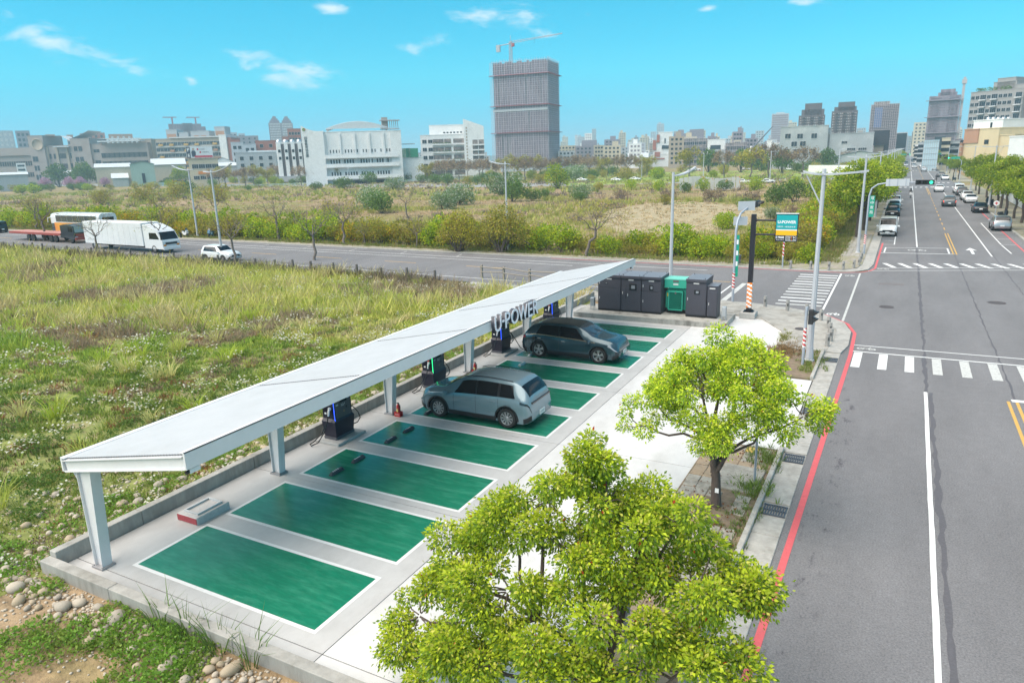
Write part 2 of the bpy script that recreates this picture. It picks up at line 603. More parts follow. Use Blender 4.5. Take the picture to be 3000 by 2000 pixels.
# one terrain sheet out to the horizon
gb = MB()
gxs = [-6000, -2500, -900, -400, -200, -120, -80, -60, -50, -42, -36, -32, -29, -26, -24, -22, -20.5, -19, -18.3]
gb.sheet([(-6000, -1500), (6000, -1500), (6000, 7000), (-6000, 7000)], -.05)
ground = gb.build('ground', soil, kind='structure')
MB().sheet([(-17.8, -12), (-17.9, 46.2), (-40, CSY(-40, -.9)), (-160, CSY(-160, -.9)), (-160, -12)], -.043).build('field_ground', mat('field_turf', (.19, .215, .055), .95, var=.4, vscale=1.1, col2=(.30, .22, .14), fac=(.50, .72), bump=.6, bscale=5, coord='World'), kind='structure')
rb = MB()
W0 = -1.95
rb.sheet([(W0, -40), (13.0, -40), (13.0, 2600), (W0, 2600)], 0)
rb.add([(W0, CSY(W0, 0), .001), (-700, CSY(-700, 0), .001), (-700, CSY(-700, 14.9), .001), (W0, CSY(W0, 14.9), .001)], [(0, 3, 2, 1)])
rb.sheet([(13.0, 44), (200, 44), (200, 64), (13.0, 64)], .001)
# rounded corners of the junction
K1 = [(-1.55, 37.5), (-1.60, 40.5), (-2.1, 42.7), (-3.45, 44.7), (-5.66, 45.95), (-8.1, 46.64)]
K2 = [(-1.5, 70), (-1.5, 64.2), (-1.75, 62.8), (-2.4, 61.9), (-3.6, 61.3), (-5.3, 61.15), (-8, 61.5)]
rb.add([(W0, 36, .002), (-1.5, 36, .002)] + [(a, b_, .002) for a, b_ in K1] + [(-8.1, 48, .002), (W0, 48, .002)], [tuple(range(10))])
rb.add([(W0 + .3, 58, .0025), (W0 + .3, 64.2, .0025)] + [(a, b_, .0025) for a, b_ in K2[2:]] + [(-8, 58, .0025)], [tuple(range(8))])
road = rb.build('road', asphalt, kind='structure')
def strip(path, w, z, mi=0, mb=None, jag=0.0):
 mb = mb or MB()
 pts = [Vector((p[0], p[1], 0)) for p in path]
 l, r = [], []
 for i, p in enumerate(pts):
  d = (pts[min(i + 1, len(pts) - 1)] - pts[max(i - 1, 0)]).normalized()
  n = Vector((-d.y, d.x, 0))
  a = w / 2 * (1 + rnd.uniform(-jag, jag))
  c = w / 2 * (1 + rnd.uniform(-jag, jag))
  l.append((p.x + n.x * a, p.y + n.y * a, z))
  r.append((p.x - n.x * c, p.y - n.y * c, z))
 vs = l + r
 k = len(l)
 mb.add(vs, [(i, k + i, k + i + 1, i + 1) for i in range(k - 1)], mi)
 return mb
def mark(name, path, w, m, z=.006, parent=None, jag=0.0):
 return strip(path, w, z, jag=jag).build(name, m, parent or road)
def dense(x0, y0, x1, y1, step):
 n = max(2, int(math.hypot(x1 - x0, y1 - y0) / step))
 return [(x0 + (x1 - x0) * i / n, y0 + (y1 - y0) * i / n) for i in range(n + 1)]
# seams in the asphalt
for X, y0, y1, w in ((1.58, 31.3, 80, .15), (4.55, 31.4, 75, .07), (7.5, 40, 76, .07)):
 p = [(X + rnd.uniform(-.035, .035), y) for _, y in dense(0, y0, 0, y1, .5)]
 mark('tar_seam', p, w, tarm, .004, jag=.6)
mark('tar_seam', [(1.68 + rnd.uniform(-.02, .02), y) for _, y in dense(0, -6, 0, 31.3, .4)], .14, tarm, .0035, jag=.7)
# kerb-side red lines
mark('red_line', [(-1.78, -8)] + dense(-1.75, 10, -1.52, 36, 2) + K1[:-1] + [(-8.1, CSY(-8.1, .1)), (-30, CSY(-30, .1))], .17, liner, .007)
mark('red_line', [(-1.45, 82), (-1.5, 64.2), (-1.8, 62.8), (-2.45, 61.8), (-3.7, 61.25), (-6, 61.1), (-12, CSY(-12, 14.6)), (-30, CSY(-30, 14.6))], .15, liner, .007)
mark('red_line', dense(10.15, 74, 10.15, 140, 4), .15, liner, .007)
# lane lines of the main road
mark('lane_line', dense(1.32, -6, 1.53, 31.3, .6), .125, linem, .0085, jag=.12)
mark('lane_line', [(1.62, 79.4), (1.62, 205)], .13, linem)
mark('lane_line', [(1.62, 232), (1.62, 330)], .13, linem)
mark('lane_line', [(1.62, 350), (1.62, 900)], .14, linem)
for X in (4.28, 4.56):
 mark('centre_line', [(X, -6), (X, 31.3)], .11, liney)
mark('stop_line', [(4.4, 31.45), (11, 31.9)], .3, linem)
for X in (4.47, 4.73):
 mark('centre_line', [(X, 74.6), (X, 93)], .11, liney)
 mark('centre_line', [(X, 168), (X, 196)], .11, liney)
y = 97
while y < 166:
 mark('centre_dash', [(4.6, y), (4.6, y + 2.6)], .13, liney)
 y += 6.4
y = 238
while y < 700:
 mark('centre_dash', [(4.6, y), (4.6, y + 5)], .16, liney)
 y += 12
mark('edge_line', [(7.33, 74), (7.33, 208)], .12, linem)
mark('edge_line', [(7.33, 232), (7.33, 330)], .12, linem)
mark('edge_line', [(7.33, 350), (7.33, 900)], .14, linem)
# near crossing
mark('crossing_line', [(-1.5, 38.0), (12.5, 38.35)], .10, linem)
mark('crossing_line', [(-1.5, 36.75), (12.5, 37.1)], .13, linem)
for k in range(12):
 X = -1.21 + 1.085 * k
 mm_ = linem if k in (0, 1, 2) else linew
 MB().sheet([(X - .19, 33.92 + .03 * k), (X + .18, 33.94 + .03 * k), (X + .19, 36.6 + .03 * k), (X - .18, 36.58 + .03 * k)], .006).build('zebra_bar', mm_, road)
# far, skewed crossing
for k in range(14):
 X = -1.1 + 1.13 * k
 Y = 67.4 + .40 * k * 1.13 * .62
 MB().sheet([(X, Y), (X + .36, Y + .05), (X + 1.18, Y - 2.25), (X + .80, Y - 2.35)], .006).build('zebra_bar', linem, road)
mark('crossing_line', [(-1.4, 64.3), (13, 69.4)], .11, linem)
mark('crossing_line', [(-1.95, 62.8), (13, 68.0)], .11, linem)
# side-street crossing
for k in range(12):
 Y = 47.0 + 1.11 * k
 MB().sheet([(-6.66, Y), (-3.9, Y + .05), (-3.9, Y + .37), (-6.66, Y + .32)], .006).build('zebra_bar', linem if k % 3 else linew, road)
mark('crossing_line', [(-3.72, 45.6), (-3.76, 60.6)], .13, linem)
mark('crossing_line', [(-2.40, 43.3), (-2.45, 61.2)], .13, linew)
mark('stop_line', [(-9.95, 47.0), (-9.9, 53.9)], .36, linew)
mark('stop_line', [(-10.7, 47.0), (-10.65, 52.6)], .13, linem)
# motorcycle box and stop line beyond the junction
mark('stop_line', [(-1.4, 74.3), (4.6, 74.85)], .2, linem)
mark('box_line', [(-1.1, 78.4), (4.15, 79.1)], .13, linem)
mark('box_line', [(-1.13, 74.6), (-1.08, 78.4)], .13, linem)
mark('box_line', [(4.16, 75.1), (4.15, 79.1)], .13, linem)
bk = MB()
def ring(mb, cx, cy, rx, ry, w, z, n=14, a0=0, a1=2 * PI):
 vs, fs = [], []
 for i in range(n + 1):
  a = a0 + (a1 - a0) * i / n
  vs += [(cx + rx * math.cos(a), cy + ry * math.sin(a), z), (cx + (rx - w) * math.cos(a), cy + (ry - w) * math.sin(a), z)]
 fs = [(2 * i, 2 * i + 2, 2 * i + 3, 2 * i + 1) for i in range(n)]
 mb.add(vs, fs)
def bike_symbol(cx, cy, sx, sy, z=.0065):
 mb = MB()
 ring(mb, cx - .5 * sx, cy, .36 * sx, .36 * sy, .08, z)
 ring(mb, cx + .5 * sx, cy, .36 * sx, .36 * sy, .08, z)
 strip([(cx - .5 * sx, cy), (cx - .1 * sx, cy + .5 * sy), (cx + .35 * sx, cy + .5 * sy), (cx, cy), (cx - .5 * sx, cy)], .06, z, mb=mb)
 strip([(cx + .5 * sx, cy), (cx + .3 * sx, cy + .65 * sy)], .06, z, mb=mb)
 return mb
bike_symbol(1.6, 76.9, .9, 1.2).build('bicycle_mark', linem, road)
bike_symbol(-.9, 37.4, .5, .55).build('bicycle_mark', linew, road)
bike_symbol(-3.05, 45.0, .42, .8).build('bicycle_mark', linem, road)
bike_symbol(-3.1, 59.8, .4, .7).build('bicycle_mark', linew, road)
bike_symbol(-.9, 64.0, .5, .5).build('bicycle_mark', linew, road)
MB().add([(5.92, 75.4, .006), (6.16, 75.4, .006), (6.16, 78.2, .006), (6.5, 78.0, .006), (6.04, 80, .006), (5.58, 78.0, .006), (5.92, 78.2, .006)], [(0, 1, 2, 6), (6, 2, 3, 4, 5)]).build('lane_arrow', linem, road)
# distant junctions: zebra bars
for base in (198, 222, 334):
 for k in range(11):
  X = -1.2 + 1.1 * k
  MB().sheet([(X, base), (X + .5, base), (X + .5, base + 2.6), (X, base + 2.6)], .006).build('zebra_bar', linem, road)
# kerb-side bay lines
for X0, X1, ys in ((-1.45, -.38, [81, 84.4, 90.5, 96.5, 102.5, 108.5, 114.5]), (8.85, 10.1, [83.4, 88.3, 94.4, 100.4, 106.4])):
 mark('bay_line', [((X1 if X0 < 0 else X0), ys[0]), ((X1 if X0 < 0 else X0), ys[-1])], .11, linem)
 for Y in ys:
  mark('bay_line', [(X0, Y), (X1, Y)], .1, linem)
mark('bay_line', [(9.0, 76.5), (8.85, 83)], .11, linem)
# side-street lines
for t_, m_, w in ((1.9, linem, .11), (12.4, linem, .11)):
 mark('edge_line', [(-14, CSY(-14, t_)), (-300, CSY(-300, t_))], w, m_)
mark('edge_line', [(-26, CSY(-26, 10.9)), (-300, CSY(-300, 10.9))], .11, linem)
x = -11.5
mark('centre_line', [(-11, CSY(-11, 7.4)), (-24, CSY(-24, 7.4))], .12, liney)
while x > -300:
 if x < -26:
  mark('centre_dash', [(x, CSY(x, 7.4)), (x - 4, CSY(x, 7.4) + .14)], .13, liney)
 x -= 10
for k in range(10):
 X = -40 - 7.5 * k
 mark('bay_line', [(X, CSY(X, 12.4)), (X - .6, CSY(X, 14.4))], .1, linew)
# iron covers
covm = mat('iron_cover', (.10, .085, .085), .7, .3, var=.3, vscale=9, bump=.5, bscale=60)
for px, py, r_ in ((2597, 899, .42), (2690, 832, 0), (2920, 887, .5), (2345, 969, .3), (2279, 777, .35)):
 g_ = G(px, py)
 if r_:
  MB().lathe([(r_, 0), (r_, .012), (r_ * .93, .012), (r_ * .9, .006), (.001, .006)], 20).build('manhole_cover', covm, road, loc=(g_.x, g_.y, .003 if px > 2400 else .115))
g_ = G(2611, 832)
MB().box((g_.x, g_.y, .002), (1.6, .7, .012)).build('patch_plate', mat('asphalt_patch', (.15, .135, .135), .9, var=.2), road)
# ---------------- verge between lot and road
verge = MB()
verge.prism([(-5.02, -6), (-2.80, -6), (-2.80, 22.75), (-5.02, 22.75)], -.04, .055)
verge.prism([(-4.98, 31.2), (-2.80, 31.2), (-2.80, 36.0), (-4.98, 35.6)], -.04, .055)
pavement = verge.build('pavement', mat('verge_earth', (.20, .15, .105), .95, var=.35, vscale=1.5, col2=(.12, .14, .05), fac=(.5, .7), bump=.6, bscale=14, coord='World'), kind='structure')
# corner pavement around both kerb returns
cp = MB()
inner = [(-2.62, 35.9), (-2.45, 38), (-2.5, 40.6), (-3.0, 42.3), (-4.1, 43.9), (-6.0, 45.1), (-8.4, 45.75), (-30, CSY(-30, -.7))]
poly = [(a, b_) for a, b_ in inner] + [(-30, CSY(-30, -2.2)), (-18, CSY(-18, -3.2)), (-8.5, 42.6), (-6.6, 42.0), (-5.2, 39.5), (-4.7, 37.8), (-4.98, 35.9)]
cp.prism(poly, -.04, .10)
corner_walk = cp.build('corner_pavement', walk, kind='structure')
gp = MB()
outer = [(-1.95, 35.9), (-1.72, 37.5), (-1.78, 40.5), (-2.25, 42.6), (-3.55, 44.55), (-5.7, 45.75), (-8.1, 46.45), (-30, CSY(-30, -.15))]
for i in range(len(inner) - 1):
 gp.prism([inner[i], outer[i], outer[i + 1], inner[i + 1]], -.04, .085)
gp.build('gutter_return', gutterm, corner_walk)
fp = MB()
fk = [(-2.62, 160), (-2.55, 66), (-2.8, 63.6), (-3.6, 62.4), (-5.2, 61.9), (-9, 61.9), (-14, CSY(-14, 15.4)), (-300, CSY(-300, 15.4))]
fp.prism([(-4.6, 160)] + fk + [(-300, CSY(-300, 16.9)), (-24, CSY(-24, 16.9)), (-12, CSY(-12, 17.0)), (-4.6, 69.5)], -.04, .10)
far_walk = fp.build('far_pavement', mat('worn_paving', (.30, .265, .22), .9, var=.3, vscale=1.4, col2=(.24, .235, .13), fac=(.45, .6), bump=.4, bscale=12, coord='World'), kind='structure')
fg = MB()
fo = [(-1.75, 160), (-1.7, 66), (-1.98, 63.2), (-2.9, 61.75), (-5.0, 61.35), (-9, 61.45), (-14, CSY(-14, 15.0)), (-300, CSY(-300, 15.0))]
for i in range(len(fk) - 1):
 fg.prism([fk[i], fk[i + 1], fo[i + 1], fo[i]], -.04, .06)
fg.build('gutter_return', gutterm, far_walk)
# far pavement stones along the main road, as far as they read singly
for r_ in range(38):
 for c_ in range(5):
  if rnd.random() < .12:
   continue
  a = .36
  o = MB().bbox((0, 0, 0), (.355, .50, .05), .012).mesh('paving_stone', tilem2) if (r_ == 0 and c_ == 0) else o
  ob = place(o, 'paving_stone', far_walk, loc=(-4.35 + c_ * .375, 70.5 + r_ * .52, .105 + rnd.uniform(-.006, .008)))
# kerb stones, gutter slabs, drain grates
ks = MB().bbox((0, 0, 0), (.15, .985, .22), .02).mesh('kerb_stone', gutterm)
y = -5.0
while y < 22.3:
 place(ks, 'kerb_stone', pavement, loc=(-2.73, y + .5, .045))
 y += 1.0
for k in range(5):
 place(ks, 'kerb_stone', pavement, loc=(-2.73, 31.7 + k, .045))
gs = MB().bbox((0, 0, 0), (.70, .93, .10), .012).mesh('gutter_slab', gutterm)
grm = mat('grate_steel', (.11, .125, .15), .5, .4, var=.2, vscale=9)
gr_v = MB()
gr_v.box((0, 0, -.03), (.62, .60, .01), 1)
for k in range(9):
 gr_v.box((-.28 + .07 * k, 0, .03), (.035, .58, .04))
for k in (-.29, 0, .29):
 gr_v.box((0, k, .032), (.62, .03, .045))
grate = gr_v.mesh('drain_grate', [grm, blackm])
gy = [G(2441, 1055).y, G(2385, 1219).y, G(2324, 1341).y, G(2254, 1508).y]
y = -5.5
while y < 35.8:
 hit = [g_ for g_ in gy if abs(g_ - (y + .47)) < .5]
 if hit:
  place(grate, 'drain_grate', pavement, loc=(-2.29, y + .47, -.012))
  MB().bbox((0, 0, 0), (.70, .93, .06), .012).build('grate_frame', gutterm, pavement, loc=(-2.30, y + .47, -.035))
 else:
  place(gs, 'gutter_slab', pavement, loc=(-2.30, y + .47, -.02 + rnd.uniform(-.006, .006)), rz=rnd.uniform(-.006, .006))
 y += .945
# verge pavers
tmesh = [MB().bbox((0, 0, 0), (.385, .385, .06), .012).mesh('paving_tile', m_) for m_ in (tilem, tilem2, mat('paver_yellow', (.50, .36, .10), .9, var=.25, vscale=3))]
for r_ in range(62):
 for c_ in range(5):
  X, Y = -4.78 + .4 * c_, -1.6 + .4 * r_
  if Y > 22.4 and Y < 31.5 or Y > 35.4:
   continue
  if Y > 19.0 and Y < 21.2 and X > -4.2:
   continue
  if noise.noise((X * .7, Y * .45, 3.1)) > .22 and Y > 14:
   continue
  if (X + 3.78) ** 2 + (Y - 18.15) ** 2 < .35 or (X + 3.66) ** 2 + (Y - 9.85) ** 2 < .4:
   continue
  k = 0 if noise.noise((X * .5, Y * .3, 9)) > -.02 else 1
  if abs(Y - 22.4) < .25 and c_ in (3,):
   k = 2
  place(tmesh[k], 'paving_tile', pavement, loc=(X + rnd.uniform(-.012, .012), Y + rnd.uniform(-.012, .012), .045 + rnd.uniform(-.012, .012)), rz=rnd.uniform(-.03, .03))
bx = MB().bbox((0, 0, 0), (1.25, 1.75, .1), .02)
bx.build('inspection_slab', tilem2, pavement, loc=(-3.55, 20.1, .06), rz=-.03)
# right-hand pavement with kerb
rp = MB()
rp.prism([(11.3, 66), (15.5, 66), (15.5, 205), (11.3, 205)], -.04, .12)
rp.prism([(11.3, 226), (16, 226), (16, 900), (11.3, 900)], -.04, .12)
rp.prism([(-2.6, 165), (-5.5, 165), (-5.5, 900), (-2.6, 900)], -.04, .12)
rp.build('side_pavement', MATS['worn_paving'], kind='structure')
rk = MB()
rk.prism([(11.05, 66), (11.3, 66), (11.3, 205), (11.05, 205)], -.03, .14)
rk.build('side_kerb', gutterm, kind='structure')
# ---------------- the charging lot
lotb = MB()
XL, XR, XJ = -17.56, -4.55, -9.27
lotb.prism([L(XL, 8.2)[:2], L(-4.78, 8.2)[:2], L(-4.60, 22.8)[:2], L(-2.2, 22.9)[:2], L(-2.1, 31.1)[:2], L(-4.43, 31.2)[:2], L(-4.40, 36)[:2], L(-4.0, 38.2)[:2], L(-4.5, 40.2)[:2], L(-5.9, 42.6)[:2], L(XL, 42.6)[:2]], -.05, .012)
lot = lotb.build('parking_lot', jointm, kind='structure')
def lot_panel(pts, z0=.0, z1=.03):
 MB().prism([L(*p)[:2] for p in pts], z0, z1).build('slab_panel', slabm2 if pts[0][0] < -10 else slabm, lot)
ysp = [8.25, 8.72, 14.62, 20.42, 26.38, 32.32, 38.35, 42.55]
g = .011
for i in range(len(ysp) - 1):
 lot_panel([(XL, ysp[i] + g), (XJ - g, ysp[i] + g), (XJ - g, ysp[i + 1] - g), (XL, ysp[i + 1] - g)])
lot_panel([(XJ + g, 8.25 + g), (-4.78, 8.25 + g), (-4.78, 8.72 - g), (XJ + g, 8.72 - g)])
lot_panel([(XJ + g, 8.72 + g), (-4.74, 8.72 + g), (-4.68, 14.62 - g), (XJ + g, 14.62 - g)])
lot_panel([(XJ + g, 14.62 + g), (-4.68, 14.62 + g), (-4.62, 20.42 - g), (XJ + g, 20.42 - g)])
lot_panel([(XJ + g, 20.42 + g), (-4.62, 20.42 + g), (-4.60, 22.9), (-2.25, 22.95), (-2.2, 26.38 - g), (XJ + g, 26.38 - g)])
lot_panel([(XJ + g, 26.38 + g), (-2.2, 26.38 + g), (-2.15, 31.05), (-4.45, 31.1), (-4.43, 32.32 - g), (XJ + g, 32.32 - g)])
lot_panel([(XJ + g, 32.32 + g), (-4.43, 32.32 + g), (-4.40, 36), (-4.05, 38.35 - g), (XJ + g, 38.35 - g)])
lot_panel([(XJ + g, 38.35 + g), (-4.05, 38.35 + g), (-4.55, 40.2), (-5.95, 42.55), (XJ + g, 42.55)])
SY = [(9.22, 11.29), (12.08, 14.20), (14.97, 17.06), (17.89, 19.96), (20.84, 22.93), (23.81, 25.9), (26.8, 28.9), (29.80, 31.87), (32.78, 34.88), (35.80, 37.86)]
SXL, SXR, SW = -15.84, -9.95, .10
for (a, c) in SY:
 bay = MB().add([L(SXL, a, .034), L(SXR, a, .034), L(SXR, c, .034), L(SXL, c, .034)], [(0, 1, 2, 3)]).build('bay_paint', greenp, lot)
 for x0, y0, x1, y1 in ((SXL - SW, a - SW, SXR + SW, a), (SXL - SW, c, SXR + SW, c + SW), (SXL - SW, a, SXL, c), (SXR, a, SXR + SW, c)):
  MB().add([L(x0, y0, .0345), L(x1, y0, .0345), L(x1, y1, .0345), L(x0, y1, .0345)], [(0, 1, 2, 3)]).build('bay_border', linem, bay)
# low concrete wall round the lot
def wall_seg(a, b_, w, z0, z1, parent):
 a, b_ = Vector((*a, 0)), Vector((*b_, 0))
 d = (b_ - a)
 ln = d.length
 Mx = Matrix.Translation(((a + b_) / 2)) @ Matrix.Rotation(math.atan2(d.y, d.x), 4, 'Z')
 MB().bbox((0, 0, (z0 + z1) / 2), (ln - .012, w, z1 - z0), .012, M=Mx).build('wall_section', wallc, parent)
kw = thing('kerb_wall', 'low grey concrete wall edging the charging lot beside the grass field', 'wall')
ys_ = [8.25, 10.6, 14.6, 20.4, 26.4, 32.3, 38.3, 45.2]
for i in range(len(ys_) - 1):
 wall_seg(L(-17.72, ys_[i])[:2], L(-17.72, ys_[i + 1])[:2], .26, -.1, .44, kw)
kw2 = thing('kerb_wall', 'low concrete wall along the near end of the lot above rounded stones', 'wall')
xs_ = [-17.85, -15.1, -11, -7, -3.0]
for i in range(len(xs_) - 1):
 wall_seg(L(xs_[i], 8.12)[:2], L(xs_[i + 1], 8.12)[:2], .26, -.1, .30, kw2)
# ------------------------------------------------------------------ lettering
def text_mesh(body, size, depth=.0, offset=0.0, m=None, align='LEFT', spacing=1.0):
 cu = bpy.data.curves.new('lettering', 'FONT')
 cu.body = body
 cu.size = size
 cu.extrude = depth / 2
 cu.offset = offset
 cu.align_x = align
 cu.space_character = spacing
 cu.resolution_u = 3
 ob = bpy.data.objects.new('lettering', cu)
 C.objects.link(ob)
 bpy.context.view_layer.update()
 dg = bpy.context.evaluated_depsgraph_get()
 me = bpy.data.meshes.new_from_object(ob.evaluated_get(dg))
 bpy.data.objects.remove(ob)
 bpy.data.curves.remove(cu)
 me.materials.clear()
 for x in (m if isinstance(m, (list, tuple)) else [m]):
  me.materials.append(x)
 return me
def upright(o, loc, rz):
 """stand a flat (xy) mesh upright: its +y becomes +z, read from -y turned by rz"""
 o.rotation_euler = (PI / 2, 0, rz)
 o.location = loc
 return o
def fit_text(me, w=None, h=None):
 co = np.empty(len(me.vertices) * 3)
 me.vertices.foreach_get('co', co)
 co = co.reshape(-1, 3)
 if len(co) == 0:
  return me
 mn, mx = co.min(0), co.max(0)
 if w:
  co[:, 0] = (co[:, 0] - mn[0]) * w / (mx[0] - mn[0])
 if h:
  co[:, 1] = (co[:, 1] - mn[1]) * h / (mx[1] - mn[1])
 me.vertices.foreach_set('co', co.ravel())
 me.update()
 return me
# ------------------------------------------------------------------ canopy
LM = Matrix.Rotation(-LOT, 4, 'Z')          # lot frame -> world
CX0, CX1, CZ0, CZ1, CY0, CY1 = -17.15, -12.5, 2.90, 3.84, 8.62, 38.5
cols_y = [8.80, 14.66, 20.55, 26.48, 32.5, 38.3]
def rz_at(x):
 return CZ0 + (CZ1 - CZ0) * (x - CX0) / (CX1 - CX0)
can = thing('canopy', 'long white steel canopy on slanted columns over the charging bays', 'canopy', (0, 0, 0), -LOT)
for i in range(5):
 y0, y1 = cols_y[i] + (0.0 if i else -.12), cols_y[i + 1] + (0 if i < 4 else .2)
 a, b_ = y0 + .02, y1 - .02
 mb = MB()
 n = 30
 vs, fs = [], []
 for k in range(n + 1):
  x_ = CX0 + (CX1 - .04 - CX0) * k / n
  z_ = rz_at(x_)
  vs += [(x_, a, z_), (x_, b_, z_), (x_, b_, z_ - .045), (x_, a, z_ - .045)]
 for k in range(n):
  q, r_ = 4 * k, 4 * k + 4
  fs += [(q, r_, r_ + 1, q + 1), (q + 1, r_ + 1, r_ + 2, q + 2), (q + 2, r_ + 2, r_ + 3, q + 3), (q + 3, r_ + 3, r_, q)]
 fs += [(0, 1, 2, 3), (4 * n + 3, 4 * n + 2, 4 * n + 1, 4 * n)]
 mb.add(vs, fs)
 mb.build('roof_sheet', roof_white, can)
for i, cy in enumerate(cols_y):
 if i == 5:
  break
 mb = MB()
 for k in range(46):
  x_ = CX0 + .25 + (CX1 - CX0 - .35) * k / 45
  yy = cy if i else CY0 + .02
  mb.box((x_, yy, rz_at(x_) + .006), (.055, .022, .022))
 mb.build('seam_screws', mat('seam_dark', (.14, .14, .15), .6), can, kind='stuff')
# front fascia, back gutter, end beams
mb = MB()
mb.box((CX1, (CY0 + CY1) / 2, CZ1 - .145), (.05, CY1 - CY0, .36))
mb.box((CX1 - .05, (CY0 + CY1) / 2, CZ1 + .025), (.15, CY1 - CY0 + .004, .02))
mb.box((CX1 - .06, (CY0 + CY1) / 2, CZ1 - .335), (.17, CY1 - CY0 + .004, .02))
mb.build('fascia', canopy_white, can)
mb = MB()
mb.box((CX0 - .02, (CY0 + CY1) / 2, CZ0 - .155), (.06, CY1 - CY0, .34))
mb.box((CX0 + .05, (CY0 + CY1) / 2, CZ0 - .32), (.18, CY1 - CY0, .02))
mb.box((CX0 + .03, (CY0 + CY1) / 2, CZ0 + .025), (.16, CY1 - CY0, .02))
mb.build('gutter_channel', canopy_white, can)
sl = math.atan2(CZ1 - CZ0, CX1 - CX0)
for i, cy in enumerate(cols_y):
 yy = cy - .12 if i == 0 else (cy + .1 if i == 5 else cy)
 Mx = Matrix.Translation(((CX0 + CX1) / 2, yy, (CZ0 + CZ1) / 2 - .19)) @ Matrix.Rotation(-sl, 4, 'Y')
 mb = MB()
 ln = (CX1 - CX0) / math.cos(sl) - .10
 mb.box((0, 0, 0), (ln, .014, .30), M=Mx)
 mb.box((0, 0, .135), (ln, .15, .018), M=Mx)
 mb.box((0, 0, -.145), (ln, .15, .018), M=Mx)
 mb.build('rafter', canopy_white, can)
 mb = MB()
 zt = rz_at(-16.45) - .33
 bx0, bx1, tx0, tx1, hw = -16.72, -16.42, -16.74, -16.16, .13
 for (u0, u1, v0, v1) in ((bx0, bx0 + .02, tx0, tx0 + .02), (bx1 - .02, bx1, tx1 - .02, tx1)):
  mb.add([(u0, cy - hw, .06), (u1, cy - hw, .06), (u1, cy + hw, .06), (u0, cy + hw, .06), (v0, cy - hw, zt), (v1, cy - hw, zt), (v1, cy + hw, zt), (v0, cy + hw, zt)],
               [(3, 2, 1, 0), (4, 5, 6, 7), (0, 1, 5, 4), (1, 2, 6, 5), (2, 3, 7, 6), (3, 0, 4, 7)])
 mb.add([(bx0 + .02, cy - .06, .06), (bx1 - .02, cy - .06, .06), (bx1 - .02, cy + .06, .06), (bx0 + .02, cy + .06, .06), (tx0 + .02, cy - .06, zt), (tx1 - .02, cy - .06, zt), (tx1 - .02, cy + .06, zt), (tx0 + .02, cy + .06, zt)],
           [(3, 2, 1, 0), (4, 5, 6, 7), (0, 1, 5, 4), (1, 2, 6, 5), (2, 3, 7, 6), (3, 0, 4, 7)])
 col = mb.build('column', canopy_white, can)
 mb = MB()
 mb.box((-16.57, cy, .05), (.42, .36, .06))
 for dx, dy in ((-.17, -.14), (.17, -.14), (.17, .14), (-.17, .14)):
  mb.box((-16.57 + dx, cy + dy, .09), (.04, .04, .03))
 mb.build('base_plate', mat('base_plate_grey', (.33, .33, .34), .6, .3, var=.2), col)
 mb = MB().tube([(-16.74, cy, 2.1), (-17.12, cy, 2.62)], .035, 6)
 mb.build('knee_brace', canopy_white, can)
for cx, cy in ((-12.56, 8.85), (-12.56, 38.1), (-16.3, 32.3)):
 z_ = 3.42 if cx > -13 else 2.55
 MB().box((cx, cy, z_), (.10, .26, .10)).tube([(cx, cy - .12, z_), (cx, cy - .2, z_ - .02)], .045, 8, mi=1).build('security_camera', [whitem, blackm], can)
# raised letters on the fascia
letw = mat('letter_face', (.80, .80, .86), .4)
lets = mat('letter_side', (.05, .05, .065), .45)
ly = 21.62
spans = {'U': (21.62, 22.12), '-': (22.18, 22.36), 'P': (22.42, 22.83), 'O': (22.9, 23.52), 'W': (23.52, 24.3), 'E': (24.36, 24.75), 'R': (24.82, 25.28)}
sign = thing('fascia_lettering', 'raised white U-POWER letters standing on the front edge of the canopy', 'sign', L(0, 0), -LOT)
for ch, (a, b_) in spans.items():
 h = .60 if ch != '-' else .09
 for dep, m_, xo, off, grow in ((.13, lets, -12.385, .018, .02), (.012, letw, -12.312, .010, 0.0)):
  me = fit_text(text_mesh(ch, 1.0, dep, off, m_), (b_ - a) + grow, h + grow)
  o = place(me, 'letter' if dep > .1 else 'letter_face', sign)
  o.rotation_euler = (PI / 2, 0, PI / 2)
  o.location = (xo, a - grow / 2, (3.43 if ch != '-' else 3.70) - grow / 2)
for z_ in (3.55, 3.8):
 MB().box((-12.46, 23.45, z_), (.03, 3.6, .03)).build('mounting_rail', canopy_white, sign)
